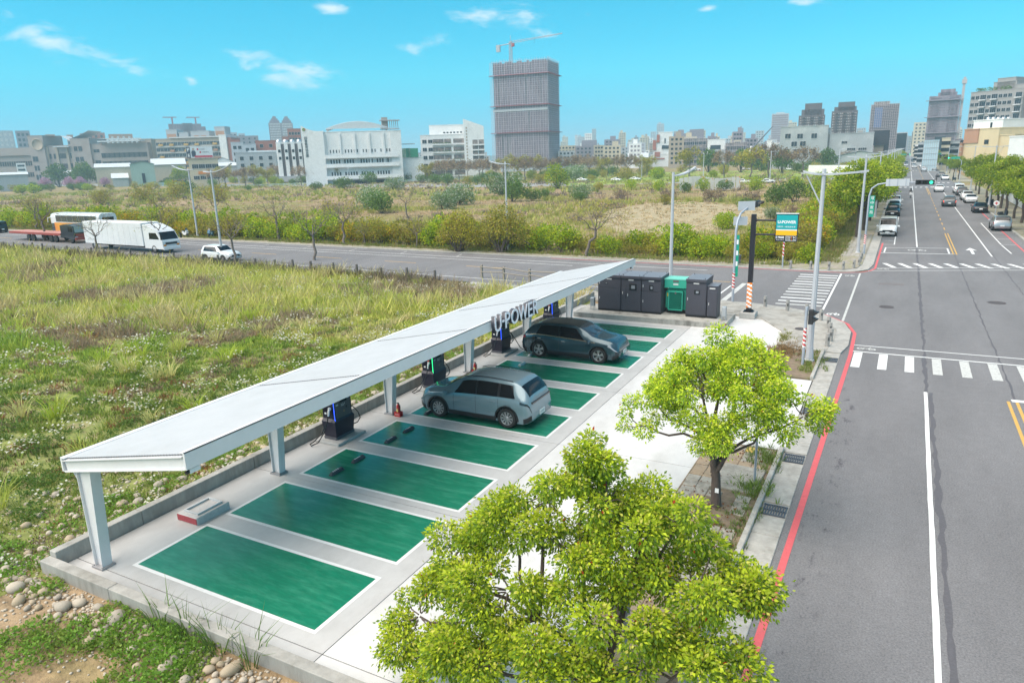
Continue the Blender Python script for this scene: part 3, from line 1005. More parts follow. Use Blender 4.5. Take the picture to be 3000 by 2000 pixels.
# ------------------------------------------------------------------ chargers
chb = mat('charger_black', (.017, .015, .032), .42, var=.1, vscale=4)
chg = mat('charger_grey', (.085, .09, .10), .4)
scr = mat('charger_screen', (.012, .016, .03), .08, spec=.8)
def charger(ly0, led, label, near_plug=True):
 t = thing('charger', label, 'charger', L(-16.80, ly0 + .48), -LOT, 'black fast chargers under the canopy')
 MB().bbox((0.02, 0, .075), (1.15, 1.5, .10), .02).build('concrete_pad', mat('pad_concrete', (.42, .42, .41), .8, var=.12, vscale=2), t)
 MB().box((0, 0, .175), (.56, .98, .10)).build('base_frame', mat('charger_base', (.13, .13, .15), .5, .3), t)
 def shell(x0, x1, y_, z0, X0, X1, Y_, z1, mb):
  mb.add([(x0, -y_, z0), (x1, -y_, z0), (x1, y_, z0), (x0, y_, z0), (X0, -Y_, z1), (X1, -Y_, z1), (X1, Y_, z1), (X0, Y_, z1)],
               [(3, 2, 1, 0), (4, 5, 6, 7), (0, 1, 5, 4), (1, 2, 6, 5), (2, 3, 7, 6), (3, 0, 4, 7)])
 mb = MB()
 shell(-.27, .27, .46, .225, -.30, .31, .52, .80, mb)
 shell(-.30, .31, .52, .80, -.28, .27, .45, .90, mb)
 shell(-.28, .27, .45, .90, -.28, .25, .45, 2.18, mb)
 for k in range(12):
  mb.box((-.22 + .022 * k, -.452, 1.6), (.008, .006, .95))
 mb.build('body', chb, t)
 MB().add([(.275, -.36, .88), (.285, .36, .88), (.262, .40, .98), (.258, .40, 2.1), (.258, -.40, 2.1), (.272, -.40, .98)], [(0, 1, 2, 3, 4, 5)]).box((.255, 0, 1.5), (.02, .78, 1.2)).build('front_panel', chg, t)
 MB().box((.268, .04, 1.72), (.012, .36, .58)).build('screen', scr, t)
 mb = MB()
 mb.box((.269, -.29, 1.38), (.008, .12, .05))
 mb.box((.269, .30, 1.52), (.008, .12, .05))
 for k in (-.08, 0.0, .08):
  mb.box((.269, .02 + k, 1.35), (.008, .035, .035))
 mb.box((.269, .0, 1.30), (.008, .16, .02))
 mb.build('panel_marks', mat('panel_print', (.55, .57, .6), .5), t, kind='stuff')
 MB().box((.272, .18, 1.20), (.014, .07, .09)).build('card_reader', blackm, t)
 MB().lathe([(.045, 0), (.045, .012), (.03, .012), (.03, .006), (.001, .006)], 12, M=Matrix.Translation((.266, .04, 1.08)) @ Matrix.Rotation(PI / 2, 4, 'Y')).build('emergency_button', mat('button_ring', (.40, .25, .12), .4, .5), t)
 lc = (.03, .10, 1.0) if led == 'blue' else (.03, .9, .28)
 MB().tube([(.285, -.455, .84), (.272, -.462, .93), (.256, -.462, 2.16)], .011, 6).build('light_strip', mat('led_' + led, lc, .4, emit=lc, estr=.55), t)
 # holster, plug and stickers on both flanks
 for s in (-1, 1):
  mb = MB()
  mb.box((.12, s * .462, 1.22), (.16, .03, .30))
  mb.build('holster', blackm, t)
  mb = MB()
  mb.tube([(.12, s * .475, 1.30), (.12, s * .56, 1.24), (.10, s * .58, 1.05)], [.045, .04, .028], 8)
  mb.box((.12, s * .52, 1.30), (.075, .07, .09))
  mb.build('plug', whitem, t)
  if s < 0 and near_plug:
   MB().box((.12, s * .525, 1.38), (.06, .06, .05)).build('plug_cap', redp, t)
  MB().box((-.14, s * .456, 1.08), (.09, .012, .06)).build('sticker', whitem, t)
  MB().box((.08, s * .456, 1.45), (.07, .012, .05)).build('sticker', mat('sticker_green', (.05, .35, .22), .5), t)
 cab = MB()
 cab.tube([(.10, -.58, 1.06), (.04, -.62, .8), (-.05, -.72, .45), (-.15, -.95, .15), (-.30, -1.15, .075), (-.45, -1.05, .07), (-.40, -.85, .14), (-.24, -.62, .38), (-.20, -.50, .62), (-.20, -.46, .85)], .02, 8)
 cab.build('cable', blackm, t)
 cab = MB()
 cab.tube([(.10, .58, 1.06), (.14, .70, .98), (.20, .85, .75), (.22, .92, .50), (.18, .80, .36), (.12, .60, .34), (.12, .50, .36)], .02, 8)
 cab.build('cable', blackm, t)
 return t
charger(17.35, 'blue', 'black charger with blue light strip nearest the camera, cable looped on the ground', False)
charger(23.50, 'green', 'black charger with green light strip behind the pale blue car')
charger(29.60, 'blue', 'black charger under the canopy letters, cabled to the dark blue car')
charger(35.75, 'blue', 'farthest black charger half hidden by the roof of the dark blue car')
# charging cable to the parked car
cabp = [L(-16.55, 30.7, .95), L(-16.3, 30.72, .6), L(-16.0, 30.66, .22), L(-15.6, 30.6, .07), L(-15.3, 30.45, .06), L(-15.05, 30.35, .12), L(-14.95, 30.24, .45), L(-14.93, 30.02, .80), L(-14.9, 29.95, .98), L(-14.88, 29.98, 1.02)]
MB().tube(cabp, .021, 8).build('charging_cable', blackm, label='black charging cable looping from charger to the dark blue car', cat='cable')
# extinguishers in red buckets
for k, (lx, ly_, lab) in enumerate(((-16.12, 20.45, 'red fire extinguisher in a red box beside the nearer column'), (-16.2, 26.44, 'red fire extinguisher in a red box by the column behind the pale car'))):
 t = thing('fire_extinguisher', lab, 'extinguisher', L(lx, ly_, .03), -LOT, 'extinguishers by the columns')
 mb = MB()
 mb.box((0, 0, .012), (.26, .20, .02))
 for dx, dy, sx, sy in ((-.125, 0, .014, .20), (.125, 0, .014, .20), (0, -.095, .26, .014), (0, .095, .26, .014)):
  mb.box((dx, dy, .10), (sx, sy, .17))
 mb.build('holder_box', redp, t)
 MB().lathe([(.065, .03), (.07, .05), (.07, .40), (.055, .45), (.025, .48), (.02, .51)], 12).build('cylinder', redp, t)
 MB().box((0.0, -.06, .25), (.07, .035, .12)).build('label_plate', mat('ext_label', (.75, .62, .2), .5), t)
 mb = MB().box((0, 0, .53), (.11, .03, .035))
 mb.tube([(.03, 0, .52), (.10, 0, .46), (.10, 0, .25)], .012, 6)
 mb.build('valve_hose', blackm, t)
 me = fit_text(text_mesh('滅火器', .1, 0, 0, whitem), .15, .06)
 upright(place(me, 'box_print', t), (-.075, -.104, .07), 0)
# wheel stops
wsm = mat('wheel_stop_rubber', (.07, .07, .078), .75, var=.15, vscale=6)
for (bx_, by_, m_, lab) in ((-14.85, 15.45, 0, 'dark rubber wheel stop nearer the camera in the third bay from the near end'), (-14.84, 16.5, 0, 'dark rubber wheel stop farther from the camera in the third bay from the near end'),
       (-14.87, 18.3, 0, 'dark rubber wheel stop nearer the camera in the bay before the pale blue car'), (-14.85, 19.35, 0, 'dark rubber wheel stop beside the white line of the pale blue car'),
       (-14.9, 27.25, 1, 'white wheel stop just behind the roof of the pale blue car'), (-14.8, 28.5, 1, 'white wheel stop beside the rear wheel of the dark blue car'),
       (-15.2, 21.2, 0, 'wheel stop touching the front tyre of the pale blue car'), (-15.15, 30.2, 1, 'white wheel stop under the rear tyre of the dark blue car')):
 mb = MB()
 hw, ln = .075, .29
 prof = [(-hw, 0), (hw, 0), (hw * .9, .05), (hw * .45, .10), (-hw * .45, .10), (-hw * .9, .05)]
 n = len(prof)
 vs = [(p[0], -ln, p[1]) for p in prof] + [(p[0], -ln + .05, p[1]) for p in prof] + [(p[0], ln - .05, p[1]) for p in prof] + [(p[0], ln, p[1]) for p in prof]
 for k in range(n):
  vs[k] = (vs[k][0], vs[k][1], vs[k][2] * .45)
  vs[3 * n + k] = (vs[3 * n + k][0], vs[3 * n + k][1], vs[3 * n + k][2] * .45)
 fs = [tuple(range(n)), tuple(range(4 * n - 1, 3 * n - 1, -1))]
 for r_ in range(3):
  fs += [(r_ * n + k, r_ * n + n + k, r_ * n + n + (k + 1) % n, r_ * n + (k + 1) % n) for k in range(n)]
 t = thing('wheel_stop', lab, 'wheel stop', L(bx_, by_, .034), -LOT, 'wheel stops in the bays')
 mb.add(vs, fs)
 mb.build('block', wsm if not m_ else mat('wheel_stop_white', (.62, .62, .6), .6, var=.1), t)
 if not m_:
  mb = MB()
  for k in range(4):
   mb.box((.0, -.15 + .075 * k, .1015), (.055, .038, .005))
  mb.build('reflector_marks', whitem, t, kind='stuff')
# unfinished concrete base with a red side
t = thing('charger_foundation', 'low unfinished concrete base with a red side between wall and first bays', 'foundation', L(-16.5, 11.74, .03), -LOT)
MB().bbox((0, 0, .11), (.82, 1.12, .22), .02).build('block', mat('pale_render', (.52, .50, .48), .8, var=.15, vscale=3), t)
MB().box((0, -.564, .11), (.80, .012, .18)).build('red_side', mat('brick_red', (.36, .06, .07), .8, var=.2, vscale=8), t)
mb = MB()
for dx, dy, sx, sy in ((-.27, 0, .05, .84), (.27, 0, .05, .84), (0, -.40, .5, .05), (0, .40, .5, .05)):
 mb.box((dx, dy, .245), (sx, sy, .06))
mb.build('form_frame', slabm, t)
# ------------------------------------------------------------------ switchgear on its plinth
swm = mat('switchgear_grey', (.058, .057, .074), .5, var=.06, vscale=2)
swt = mat('switchgear_roof', (.17, .175, .20), .45, var=.06, vscale=2)  # cabinet grey made paler for roof tops, overhead light put into the colour
plate = mat('name_plate', (.6, .6, .6), .4)
pl = MB().prism([L(-16.6, 39.05)[:2], L(-7.38, 38.98)[:2], L(-7.36, 41.9)[:2], L(-16.6, 41.9)[:2]], .0, .32)
pl.build('equipment_plinth', mat('stained_plinth', (.36, .35, .32), .9, var=.2, vscale=1.3, col2=(.13, .125, .11), fac=(.5, .72), coord='World', stretch=(1, 1, .4)), label='raised concrete plinth with dark stains under the switchgear', cat='plinth')
def cabinet(lx0, lx1, name, label, h, depth=1.55, doors=(), windows=(), group=None, roof=True):
 w = lx1 - lx0
 t = thing(name, label, 'cabinet', L((lx0 + lx1) / 2, 40.12, .32), -LOT, group)
 MB().box((0, depth / 2, .06), (w - .02, depth - .04, .12)).build('plinth_frame', blackm, t)
 MB().bbox((0, depth / 2, .12 + (h - .12) / 2), (w - .012, depth, h - .12), .012).build('housing', swm, t)
 if roof:
  mb = MB()
  mb.add([(-w / 2 + .004, -.10, h), (w / 2 - .004, -.10, h), (w / 2 - .004, depth + .10, h), (-w / 2 + .004, depth + .10, h), (-w / 2 + .004, -.10, h + .15), (w / 2 - .004, -.10, h + .15), (w / 2 - .004, depth + .10, h + .19), (-w / 2 + .004, depth + .10, h + .19)],
               [(3, 2, 1, 0), (0, 1, 5, 4), (1, 2, 6, 5), (2, 3, 7, 6), (3, 0, 4, 7)])
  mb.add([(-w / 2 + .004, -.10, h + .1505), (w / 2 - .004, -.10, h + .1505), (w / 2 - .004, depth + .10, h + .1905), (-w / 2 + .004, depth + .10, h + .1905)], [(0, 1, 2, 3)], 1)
  r_ = mb.build('roof', [swm, swt], t)
  mb = MB()
  for dx in (-w / 2 + .12, w / 2 - .12):
   for dy, dz in ((.05, .155), (depth - .05, .185)):
    mb.tube([(dx, dy, h + dz), (dx, dy, h + dz + .06)], .018, 6)
  mb.build('lifting_eyes', blackm, r_, kind='stuff')
 else:
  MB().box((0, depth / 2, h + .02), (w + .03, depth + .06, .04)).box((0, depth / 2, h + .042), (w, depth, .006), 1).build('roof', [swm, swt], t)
 for (x0, x1, z0, z1) in doors:
  d = MB().bbox((0, 0, 0), (x1 - x0 - .02, .03, z1 - z0 - .02), .006).build('door', swm, t, loc=((x0 + x1) / 2, -.012, (z0 + z1) / 2))
  MB().box((-(x1 - x0) / 2 + .10, -.026, .0), (.03, .03, .15)).build('handle', plate, d)
 for (x, z, sx, sz) in windows:
  d = MB().bbox((0, 0, 0), (sx, .03, sz), .01).build('viewing_window', blackm, t, loc=(x, -.036, z))
  MB().box((.02, -.018, 0), (sx * .5, .01, sz * .5)).build('meter', mat('meter_face', (.25, .27, .3), .2), d)
 MB().box((0, -.032, h - .10), (.32, .012, .07)).build('name_plate', plate, t)
 return t
HC = 2.10
cabinet(-15.39, -13.90, 'switch_cabinet', 'dark grey switch cabinet at the left end, partly hidden by the canopy', HC, doors=((-.72, .72, .16, 1.45), (-.72, .72, 1.47, 2.02)), windows=((-.2, 1.75, .16, .12),))
cabinet(-13.88, -12.62, 'switch_cabinet', 'dark grey switch cabinet with a large square black viewing window', HC, doors=((-.30, .62, .16, 2.0), (-.62, -.32, .9, 1.5)), windows=((.12, 1.58, .46, .40),))
cabinet(-12.60, -11.38, 'switch_cabinet', 'dark grey switch cabinet next to the green transformer', HC, doors=((-.6, .58, .16, 1.35), (-.6, .58, 1.37, 2.0)), windows=((.0, 1.6, .24, .32),))
cabinet(-9.92, -8.72, 'switch_cabinet', 'dark grey switch cabinet right of the green transformer with one round-cornered window', HC, doors=((-.58, .56, .16, 2.0),), windows=((.05, 1.5, .32, .26),))
cabinet(-8.69, -8.10, 'meter_cabinet', 'narrow lower dark grey cabinet at the right end of the plinth', 1.86, depth=.95, doors=((-.28, .28, .14, 1.55),), roof=False)
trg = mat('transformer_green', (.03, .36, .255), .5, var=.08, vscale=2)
t = thing('transformer', 'green oil transformer with cooling fins between dark grey cabinets', 'transformer', L(-10.65, 40.75, .32), -LOT)
MB().bbox((0, .55, .85), (1.15, .85, 1.25), .03).build('tank', trg, t)
MB().bbox((0, .50, 1.80), (1.42, 1.15, .50), .02).build('terminal_box', trg, t)
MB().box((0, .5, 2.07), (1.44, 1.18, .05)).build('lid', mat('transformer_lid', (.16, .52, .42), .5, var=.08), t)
mb = MB()
for k in range(13):
 mb.box((-.36 + .06 * k, -.02, .80), (.014, .26, 1.05))
mb.build('cooling_fins', trg, t, kind='stuff')
MB().box((0, -.02, .25), (.84, .30, .06)).box((0, -.02, 1.34), (.84, .30, .06)).box((-.41, -.02, .8), (.05, .3, 1.1)).box((.41, -.02, .8), (.05, .3, 1.1)).build('fin_frame', trg, t)
for s in (-1, 1):
 mb = MB()
 for k in range(6):
  mb.box((s * (.58 + .0), .2 + .12 * k, .80), (.20, .03, 1.0))
 mb.build('side_fins', trg, t, kind='stuff')
MB().box((0, .55, .12), (1.2, .9, .18)).build('skid', blackm, t)
MB().box((-.02, -.078, 1.96), (.34, .012, .12)).box((-.02, -.079, 1.78), (.3, .012, .1), 1).box((0, -.176, 1.28), (.10, .012, .12), 0).build('rating_plate', [mat('plate_dark', (.12, .12, .12), .4), plate], t)
MB().box((-.5, -.02 + .14, 1.1), (.16, .03, .2)).build('warning_label', mat('warn_yellow', (.65, .5, .08), .5), t)
for lx, ly_, lab in ((-15.72, 40.0, 'small grey steel junction box on legs at the left of the switchgear'), (-7.66, 39.85, 'small grey steel junction box on legs at the right plinth corner')):
 t = thing('junction_box', lab, 'junction box', L(lx, ly_, .32 if lx > -15.7 or True else 0), -LOT)
 MB().bbox((0, .1, .52), (.24, .3, .52), .015).build('box', galv, t)
 mb = MB()
 for dx in (-.1, .1):
  for dy in (0, .2):
   mb.box((dx, dy, .13), (.03, .03, .26))
 mb.build('legs', galv, t, kind='stuff')
# ------------------------------------------------------------------ U-POWER pole sign
t = thing('pole_sign', 'black pole sign with teal and yellow U-POWER charging board', 'sign', (-7.45, 42.28, .10))
MB().bbox((0, 0, .12), (.9, .9, .34), .03).build('footing', concrete, t)
mb = MB().box((0, 0, .32), (.56, .56, .05))
for k in range(4):
 a = PI / 4 + k * PI / 2
 mb.add([(.10 * math.cos(a) - .012, .10 * math.sin(a), .34), (.26 * math.cos(a), .26 * math.sin(a), .34), (.10 * math.cos(a), .10 * math.sin(a), .62), (.10 * math.cos(a) + .012, .10 * math.sin(a), .34)], [(0, 1, 2), (1, 3, 2)])
 mb.tube([(.23 * math.cos(k * PI / 2 + .4), .23 * math.sin(k * PI / 2 + .4), .33), (.23 * math.cos(k * PI / 2 + .4), .23 * math.sin(k * PI / 2 + .4), .42)], .025, 6)
mb.build('base_plate', blackm, t)
MB().bbox((0, 0, 3.18), (.26, .26, 5.68), .012).build('post', mat('post_black', (.013, .011, .017), .4), t)
def stripe_sleeve(name, r_, z0, z1, n, cA, cB, parent, sides=14, square=False):
 """spiral warning stripes as separate faces round a post"""
 mb = MB()
 seg = 26
 vs, idx = [], {}
 for k in range(sides + 1):
  a = 2 * PI * k / sides
  rr_ = r_
  if square:
   rr_ = r_ / max(abs(math.cos(a)), abs(math.sin(a)))
  for j in range(seg + 1):
   zc_ = z0 + (z1 - z0) * j / seg
   vs.append((rr_ * math.cos(a), rr_ * math.sin(a), zc_))
 fs, mi = [], []
 for k in range(sides):
  for j in range(seg):
   ph = (j / seg * n + k / sides * (2 if square else 1)) % 1.0
   fs.append((k * (seg + 1) + j, (k + 1) * (seg + 1) + j, (k + 1) * (seg + 1) + j + 1, k * (seg + 1) + j + 1))
   mi.append(0 if ph < .5 else 1)
 mb.add(vs, fs)
 mb.m = mi
 return mb.build(name, [cA, cB], parent)
orangem = mat('stripe_orange', (.78, .22, .02), .5)
stripe_sleeve('warning_sleeve', .142, .55, 2.05, 6, orangem, whitem, t, sides=16, square=True)
for z_ in (4.97, 5.78):
 mb = MB().tube([(.12, 0, z_ - .1), (1.24, 0, z_ - .1)], .055, 10)
 mb.lathe([(.11, 0), (.11, .04)], 10, M=Matrix.Translation((.13, 0, z_ - .1)) @ Matrix.Rotation(PI / 2, 4, 'Y'))
 mb.lathe([(.10, 0), (.10, .04)], 10, M=Matrix.Translation((1.18, 0, z_ - .1)) @ Matrix.Rotation(PI / 2, 4, 'Y'))
 mb.build('arm', MATS['post_black'], t)
teal = mat('sign_teal', (.005, .34, .36), .35)
syel = mat('sign_yellow', (.80, .44, .005), .35)
bx0, bw, bz0, bh = 1.23, 1.18, 4.50, 1.56
board = MB().bbox((bx0 + bw / 2, 0, bz0 + bh / 2), (bw, .20, bh), .015).build('board', MATS['post_black'], t)
MB().box((bx0 + bw / 2, 0, bz0 + bh + .01), (bw + .02, .23, .03)).build('top_trim', whitem, board)
MB().box((bx0 + bw / 2, -.103, bz0 + .70 + .40), (bw - .06, .006, .80)).build('teal_panel', teal, board)
MB().box((bx0 + bw / 2, -.103, bz0 + .66), (bw - .06, .006, .055)).build('white_band', whitem, board)
MB().box((bx0 + bw / 2, -.103, bz0 + .495), (bw - .06, .006, .27)).build('yellow_panel', syel, board)
def sign_text(body, w, h, x, z, m, parent, off=.0, y=-.1085):
 o = place(fit_text(text_mesh(body, .2, 0, off, m), w, h), 'lettering', parent)
 return upright(o, (x, y, z), 0)
sign_text('U-POWER', .98, .165, bx0 + .10, bz0 + 1.02, whitem, board, .008)
sign_text('電動車', .30, .085, bx0 + .09, bz0 + .80, whitem, board)
sign_text('超高速充電', .53, .085, bx0 + .52, bz0 + .80, whitem, board)
MB().add([(0, 0, 0), (.05, 0, .04), (.03, 0, .045), (.055, 0, .09), (.005, 0, .05), (.025, 0, .045)], [(0, 1, 2, 5), (5, 2, 3, 4)]).build('bolt_mark', syel, board, loc=(bx0 + .43, -.1085, bz0 + .80))
MB().box((bx0 + .085, -.104, bz0 + .24), (.10, .008, .15)).build('socket_mark', mat('mark_grey', (.35, .37, .42), .5), board)
sign_text('960', .32, .135, bx0 + .17, bz0 + .175, whitem, board, .006)
sign_text('本站功率kW', .44, .06, bx0 + .06, bz0 + .07, whitem, board)
mb = MB()
for (cx_, cz_, sx_, sz_) in ((bx0 + .85, bz0 + .32, .56, .014), (bx0 + .85, bz0 + .05, .56, .014), (bx0 + .575, bz0 + .185, .014, .27), (bx0 + 1.125, bz0 + .185, .014, .27)):
 mb.box((cx_, -.104, cz_), (sx_, .008, sz_))
mb.build('frame_line', whitem, board)
for zc_, num, cnt in ((.205, '1', '8w'), (.085, '2', '3w')):
 sign_text('CCS', .22, .08, bx0 + .61, bz0 + zc_, whitem, board, .004)
 sign_text(num, .035 if num == '1' else .05, .08, bx0 + .86, bz0 + zc_, orangem, board, .004)
 sign_text(cnt, .13, .075, bx0 + .96, bz0 + zc_, whitem, board, .003)
# ------------------------------------------------------------------ street furniture
def XatY(px, Y, z=0.0):
 """x of the point on the line Y=const, height z, that the survey station sees at column px"""
 lo, hi = -700.0, 60.0
 for _ in range(60):
  m_ = (lo + hi) / 2
  d = np.array([m_, Y, z - CAM_H])
  if (d @ RX) / (d @ FW) * FPX + 1500 < px:
   lo = m_
  else:
   hi = m_
 return lo
bolm = mat('bollard_stone', (.30, .29, .275), .85, var=.2, vscale=8, col2=(.18, .175, .16), fac=(.5, .8), bump=.3, bscale=40)
bol_src = None
bol_pts = [(-7.04, 45.5, 'leftmost stone bollard on the near corner by the side-street crossing'), (-5.59, 44.66, 'second stone bollard from the left on the near corner'), (-4.42, 43.83, 'third stone bollard from the left on the near corner, behind the lamp post'), (-3.50, 42.66, 'stone bollard where the near corner turns'),
           (-2.94, 40.83, 'farthest stone bollard of the four lined up along the main road'), (-2.75, 39.38, 'second farthest of the four stone bollards along the main road'), (-2.58, 37.97, 'second nearest of the four stone bollards along the main road'), (-2.64, 36.9, 'nearest stone bollard on the corner beside the lamp post'),
           (-7.72, 61.7, 'far corner stone bollard beside the small striped post'), (-6.17, 61.75, 'second far corner stone bollard from the left'), (-4.79, 61.75, 'third far corner stone bollard from the left'), (-3.77, 62.35, 'fourth far corner stone bollard from the left'), (-3.06, 63.43, 'far corner stone bollard where the kerb bends'), (-2.75, 64.88, 'far corner stone bollard in front of the signal post'), (-2.75, 66.9, 'second last far corner stone bollard along the main road'), (-2.75, 68.84, 'farthest stone bollard along the main road')]
for (bx_, by_, lab) in bol_pts:
 if bol_src is None:
  bol_src = thing('bollard', lab, 'bollard', (bx_, by_, .095), 0, 'stone bollards at the junction')
  MB().lathe([(.105, 0), (.105, .62), (.09, .655), (.06, .665)], 10, smooth=False).build('shaft', bolm, bol_src)
  MB().lathe([(.109, .54), (.109, .57)], 10).build('band', mat('bollard_band', (.45, .44, .42), .6), bol_src)
  MB().box((-.0, -.104, .38), (.09, .012, .16)).build('recess', mat('bollard_slot', (.09, .09, .09), .8), bol_src)
 else:
  copy_tree(bol_src, (bx_, by_, .095), rnd.uniform(-.6, .6), lab)
def lamp(name, label, loc, h, arms, group=None, thick=1.0, strut=None, head=True):
 """tall tapered street lamp; arms = [(heading, length, rise)]"""
 t = thing(name, label, 'street lamp', loc, 0, group)
 r0 = .115 * thick
 pole = MB().tube([(0, 0, .5), (0, 0, h * .5), (0, 0, h + .12)], [r0, r0 * .8, r0 * .62], 8, smooth=False).build('pole', lampgrey, t)
 MB().lathe([(.24, 0), (.24, .06), (.19, .10), (.15, .62), (r0 * 1.15, .70)], 8, smooth=False).build('base', lampgrey, t)
 for hd, ln, rise in arms:
  dx, dy = math.cos(hd), math.sin(hd)
  mb = MB()
  vs, fs = [], []
  n = 10
  for k in range(n + 1):
   u = k / n
   w = .11 + .10 * math.sin(PI * min(1, u * 1.1)) * (1 if head else .4)
   zz = h - .12 + rise * u * u
   c = (dx * ln * u, dy * ln * u)
   for s in (-1, 1):
    vs += [(c[0] - dy * w * s, c[1] + dx * w * s, zz + .045), (c[0] - dy * w * s, c[1] + dx * w * s, zz - .03)]
  for k in range(n):
   q = 4 * k
   fs += [(q, q + 4, q + 6, q + 2), (q + 1, q + 3, q + 7, q + 5), (q, q + 1, q + 5, q + 4), (q + 2, q + 6, q + 7, q + 3)]
  fs += [(0, 2, 3, 1), (4 * n, 4 * n + 1, 4 * n + 3, 4 * n + 2)]
  mb.add(vs, fs)
  a = mb.build('arm', lampgrey, t)
  zz = h - .12 + rise * .8
  MB().box((dx * ln * .82, dy * ln * .82, zz - .05), (.46, .2, .04), rz=hd).build('lamp_glass', mat('lamp_lens', (.5, .52, .5), .3), a)
 if strut:
  hd, ln = strut
  MB().tube([(0, 0, h - 1.5), (math.cos(hd) * ln, math.sin(hd) * ln, h - .14)], .035, 6).build('strut', lampgrey, t)
 return t
lamp('street_lamp', 'tall white street lamp with a wing arm on the near corner pavement', (-3.15, 34.0, .06), 8.6, [(0, 1.75, .12), (PI, .85, .14)], thick=1.15, strut=(PI, .7))
lamp('street_lamp', 'tall white street lamp with one arm behind the green transformer', (-13.2, CSY(-13.2, -1.2), .05), 8.3, [(.9, 1.7, .5)], thick=1.2)
lamp('street_lamp', 'street lamp on the far corner beside the signal post', (-3.3, 72.8, .1), 8.8, [(0, 1.9, .3), (PI, 1.6, .1)], thick=1.25)
for k, Y in enumerate((112, 150, 188, 226, 264, 302, 345, 390, 440)):
 ordn = ('nearest', 'second', 'third', 'fourth', 'fifth', 'sixth', 'seventh', 'eighth', 'ninth')[k]
 lamp('street_lamp', ordn + ' street lamp rising from the row of trees left of the main road', (-3.3, Y, .1), 8.8, [(0, 1.9, .3), (PI, 1.7, .1)], 'lamps along the main road', thick=1.2)
gR = G(2899, 605)
lamp('street_lamp', 'street lamp right of the main road behind the parked black sedan', (12.0, gR.y, .1), 9.2, [(0, 1.6, .1), (PI, 1.9, .1)], thick=1.2, strut=(0, .9))
for k, Y in enumerate((185, 245, 300)):
 lamp('street_lamp', ('nearer', 'middle', 'farther')[k] + ' of three distant street lamps right of the main road', (12.6, Y, .1), 9.2, [(0, 1.6, .1), (PI, 1.9, .1)], 'far lamps on the right')
gl = G(580, 696)
lamp('street_lamp', 'street lamp beside the white scooter on the far side of the side street', (gl.x, gl.y, .1), 9.5, [(PI, 3.4, .7), (0, 1.2, .1)], thick=1.25)
gl = G(653, 764)
lamp('street_lamp', 'street lamp rising in front of the parked white hatchback', (gl.x, gl.y, .05), 9.3, [(0.1, 2.9, .8), (PI, 1.1, .1)], thick=1.2)
gl = G(1488, 735)
lamp('street_lamp', 'street lamp behind the willow-like bushes with one dark lamp head', (gl.x, gl.y, .05), 9.2, [(PI, 1.9, .35), (0, .5, .0)], thick=1.1)
for k, (px, py, h_) in enumerate(((2452, 548, 9.5), (2060, 525, 9.5), (1880, 520, 9), (1735, 505, 9), (935, 540, 8), (1023, 543, 8), (700, 540, 7), (2255, 530, 9.5), (2500, 520, 8), (120, 545, 16))):
 g_ = G(px, py)
 lamp('street_lamp', ('far lamp post right of the concrete building yard', 'far lamp post beside the white and orange hoarding', 'far lamp post in front of the white modern house', 'far lamp post before the green trees', 'far lamp post in front of the white curved hall', 'second far lamp post in front of the white curved hall', 'far lamp post near the yellow yard', 'far lamp post on the bright green park', 'far lamp post by the long white wall', 'far lamp post among pink blossom trees at the left')[k], (g_.x, g_.y, 0), h_, [(rnd.uniform(0, 6), 1.6, .3)], thick=1.6)
# signal posts
sigm = mat('signal_black', (.02, .02, .022), .55)
polem = mat('post_grey', (.36, .40, .46), .5, .2, var=.08)
g_ = Vector((-2.75, 72.2, .1))
t = thing('traffic_signal', 'signal post with a curved arm, green light on, over the far side of the junction', 'traffic light', g_)
MB().tube([(0, 0, 0), (0, 0, 5.3), (.15, 0, 5.95), (.6, 0, 6.3), (1.3, 0, 6.42), (4.6, 0, 6.45)], [.09, .085, .075, .07, .065, .05], 8).build('mast', polem, t)
sp = MB().bbox((2.15, -.08, 6.45), (1.85, .05, .62), .01).build('sign_back', mat('sign_back_white', (.50, .52, .55), .5), t)
mb = MB()
for dx in (1.5, 2.15, 2.8):
 mb.box((dx, -.12, 6.45), (.05, .03, .6))
mb.build('sign_ribs', polem, sp)
hd = MB().bbox((4.25, -.12, 6.45), (1.45, .22, .42), .03).build('signal_head', sigm, t)
for k, c in enumerate(('red_off', 'amber_off', 'green_on')):
 col = {'red_off': (.03, .02, .02), 'amber_off': (.03, .03, .02), 'green_on': (.05, .8, .45)}[c]
 MB().lathe([(.15, 0), (.14, .03), (.08, .05), (.001, .055)], 14, M=Matrix.Translation((3.78 + .47 * k, -.235, 6.45)) @ Matrix.Rotation(PI / 2, 4, 'X')).build('lens', mat('lens_' + c, col, .3, emit=col if 'on' in c else None, estr=.3 if 'on' in c else 0), hd)
 mb = MB()
 for q in range(7):
  a0, a1 = PI * q / 7, PI * (q + 1) / 7
  mb.add([(.17 * math.cos(a0), 0, .17 * math.sin(a0)), (.17 * math.cos(a1), 0, .17 * math.sin(a1)), (.17 * math.cos(a1), -.22, .17 * math.sin(a1)), (.17 * math.cos(a0), -.22, .17 * math.sin(a0))], [(0, 1, 2, 3)])
 mb.build('visor', sigm, hd, loc=(3.78 + .47 * k, -.235, 6.45))
stripe_sleeve('warning_sleeve', .10, .9, 1.8, 5, redp, whitem, t)
greens = mat('sign_green', (.01, .30, .20), .4)
nb = MB().box((.28, -.02, 4.35), (.42, .04, 1.9)).build('street_name_board', greens, t)
for k, ch in enumerate('環中東路'):
 upright(place(fit_text(text_mesh(ch, .3, 0, 0, whitem), .28, .3), 'lettering', nb), (.14, -.045, 4.95 - .42 * k), 0)
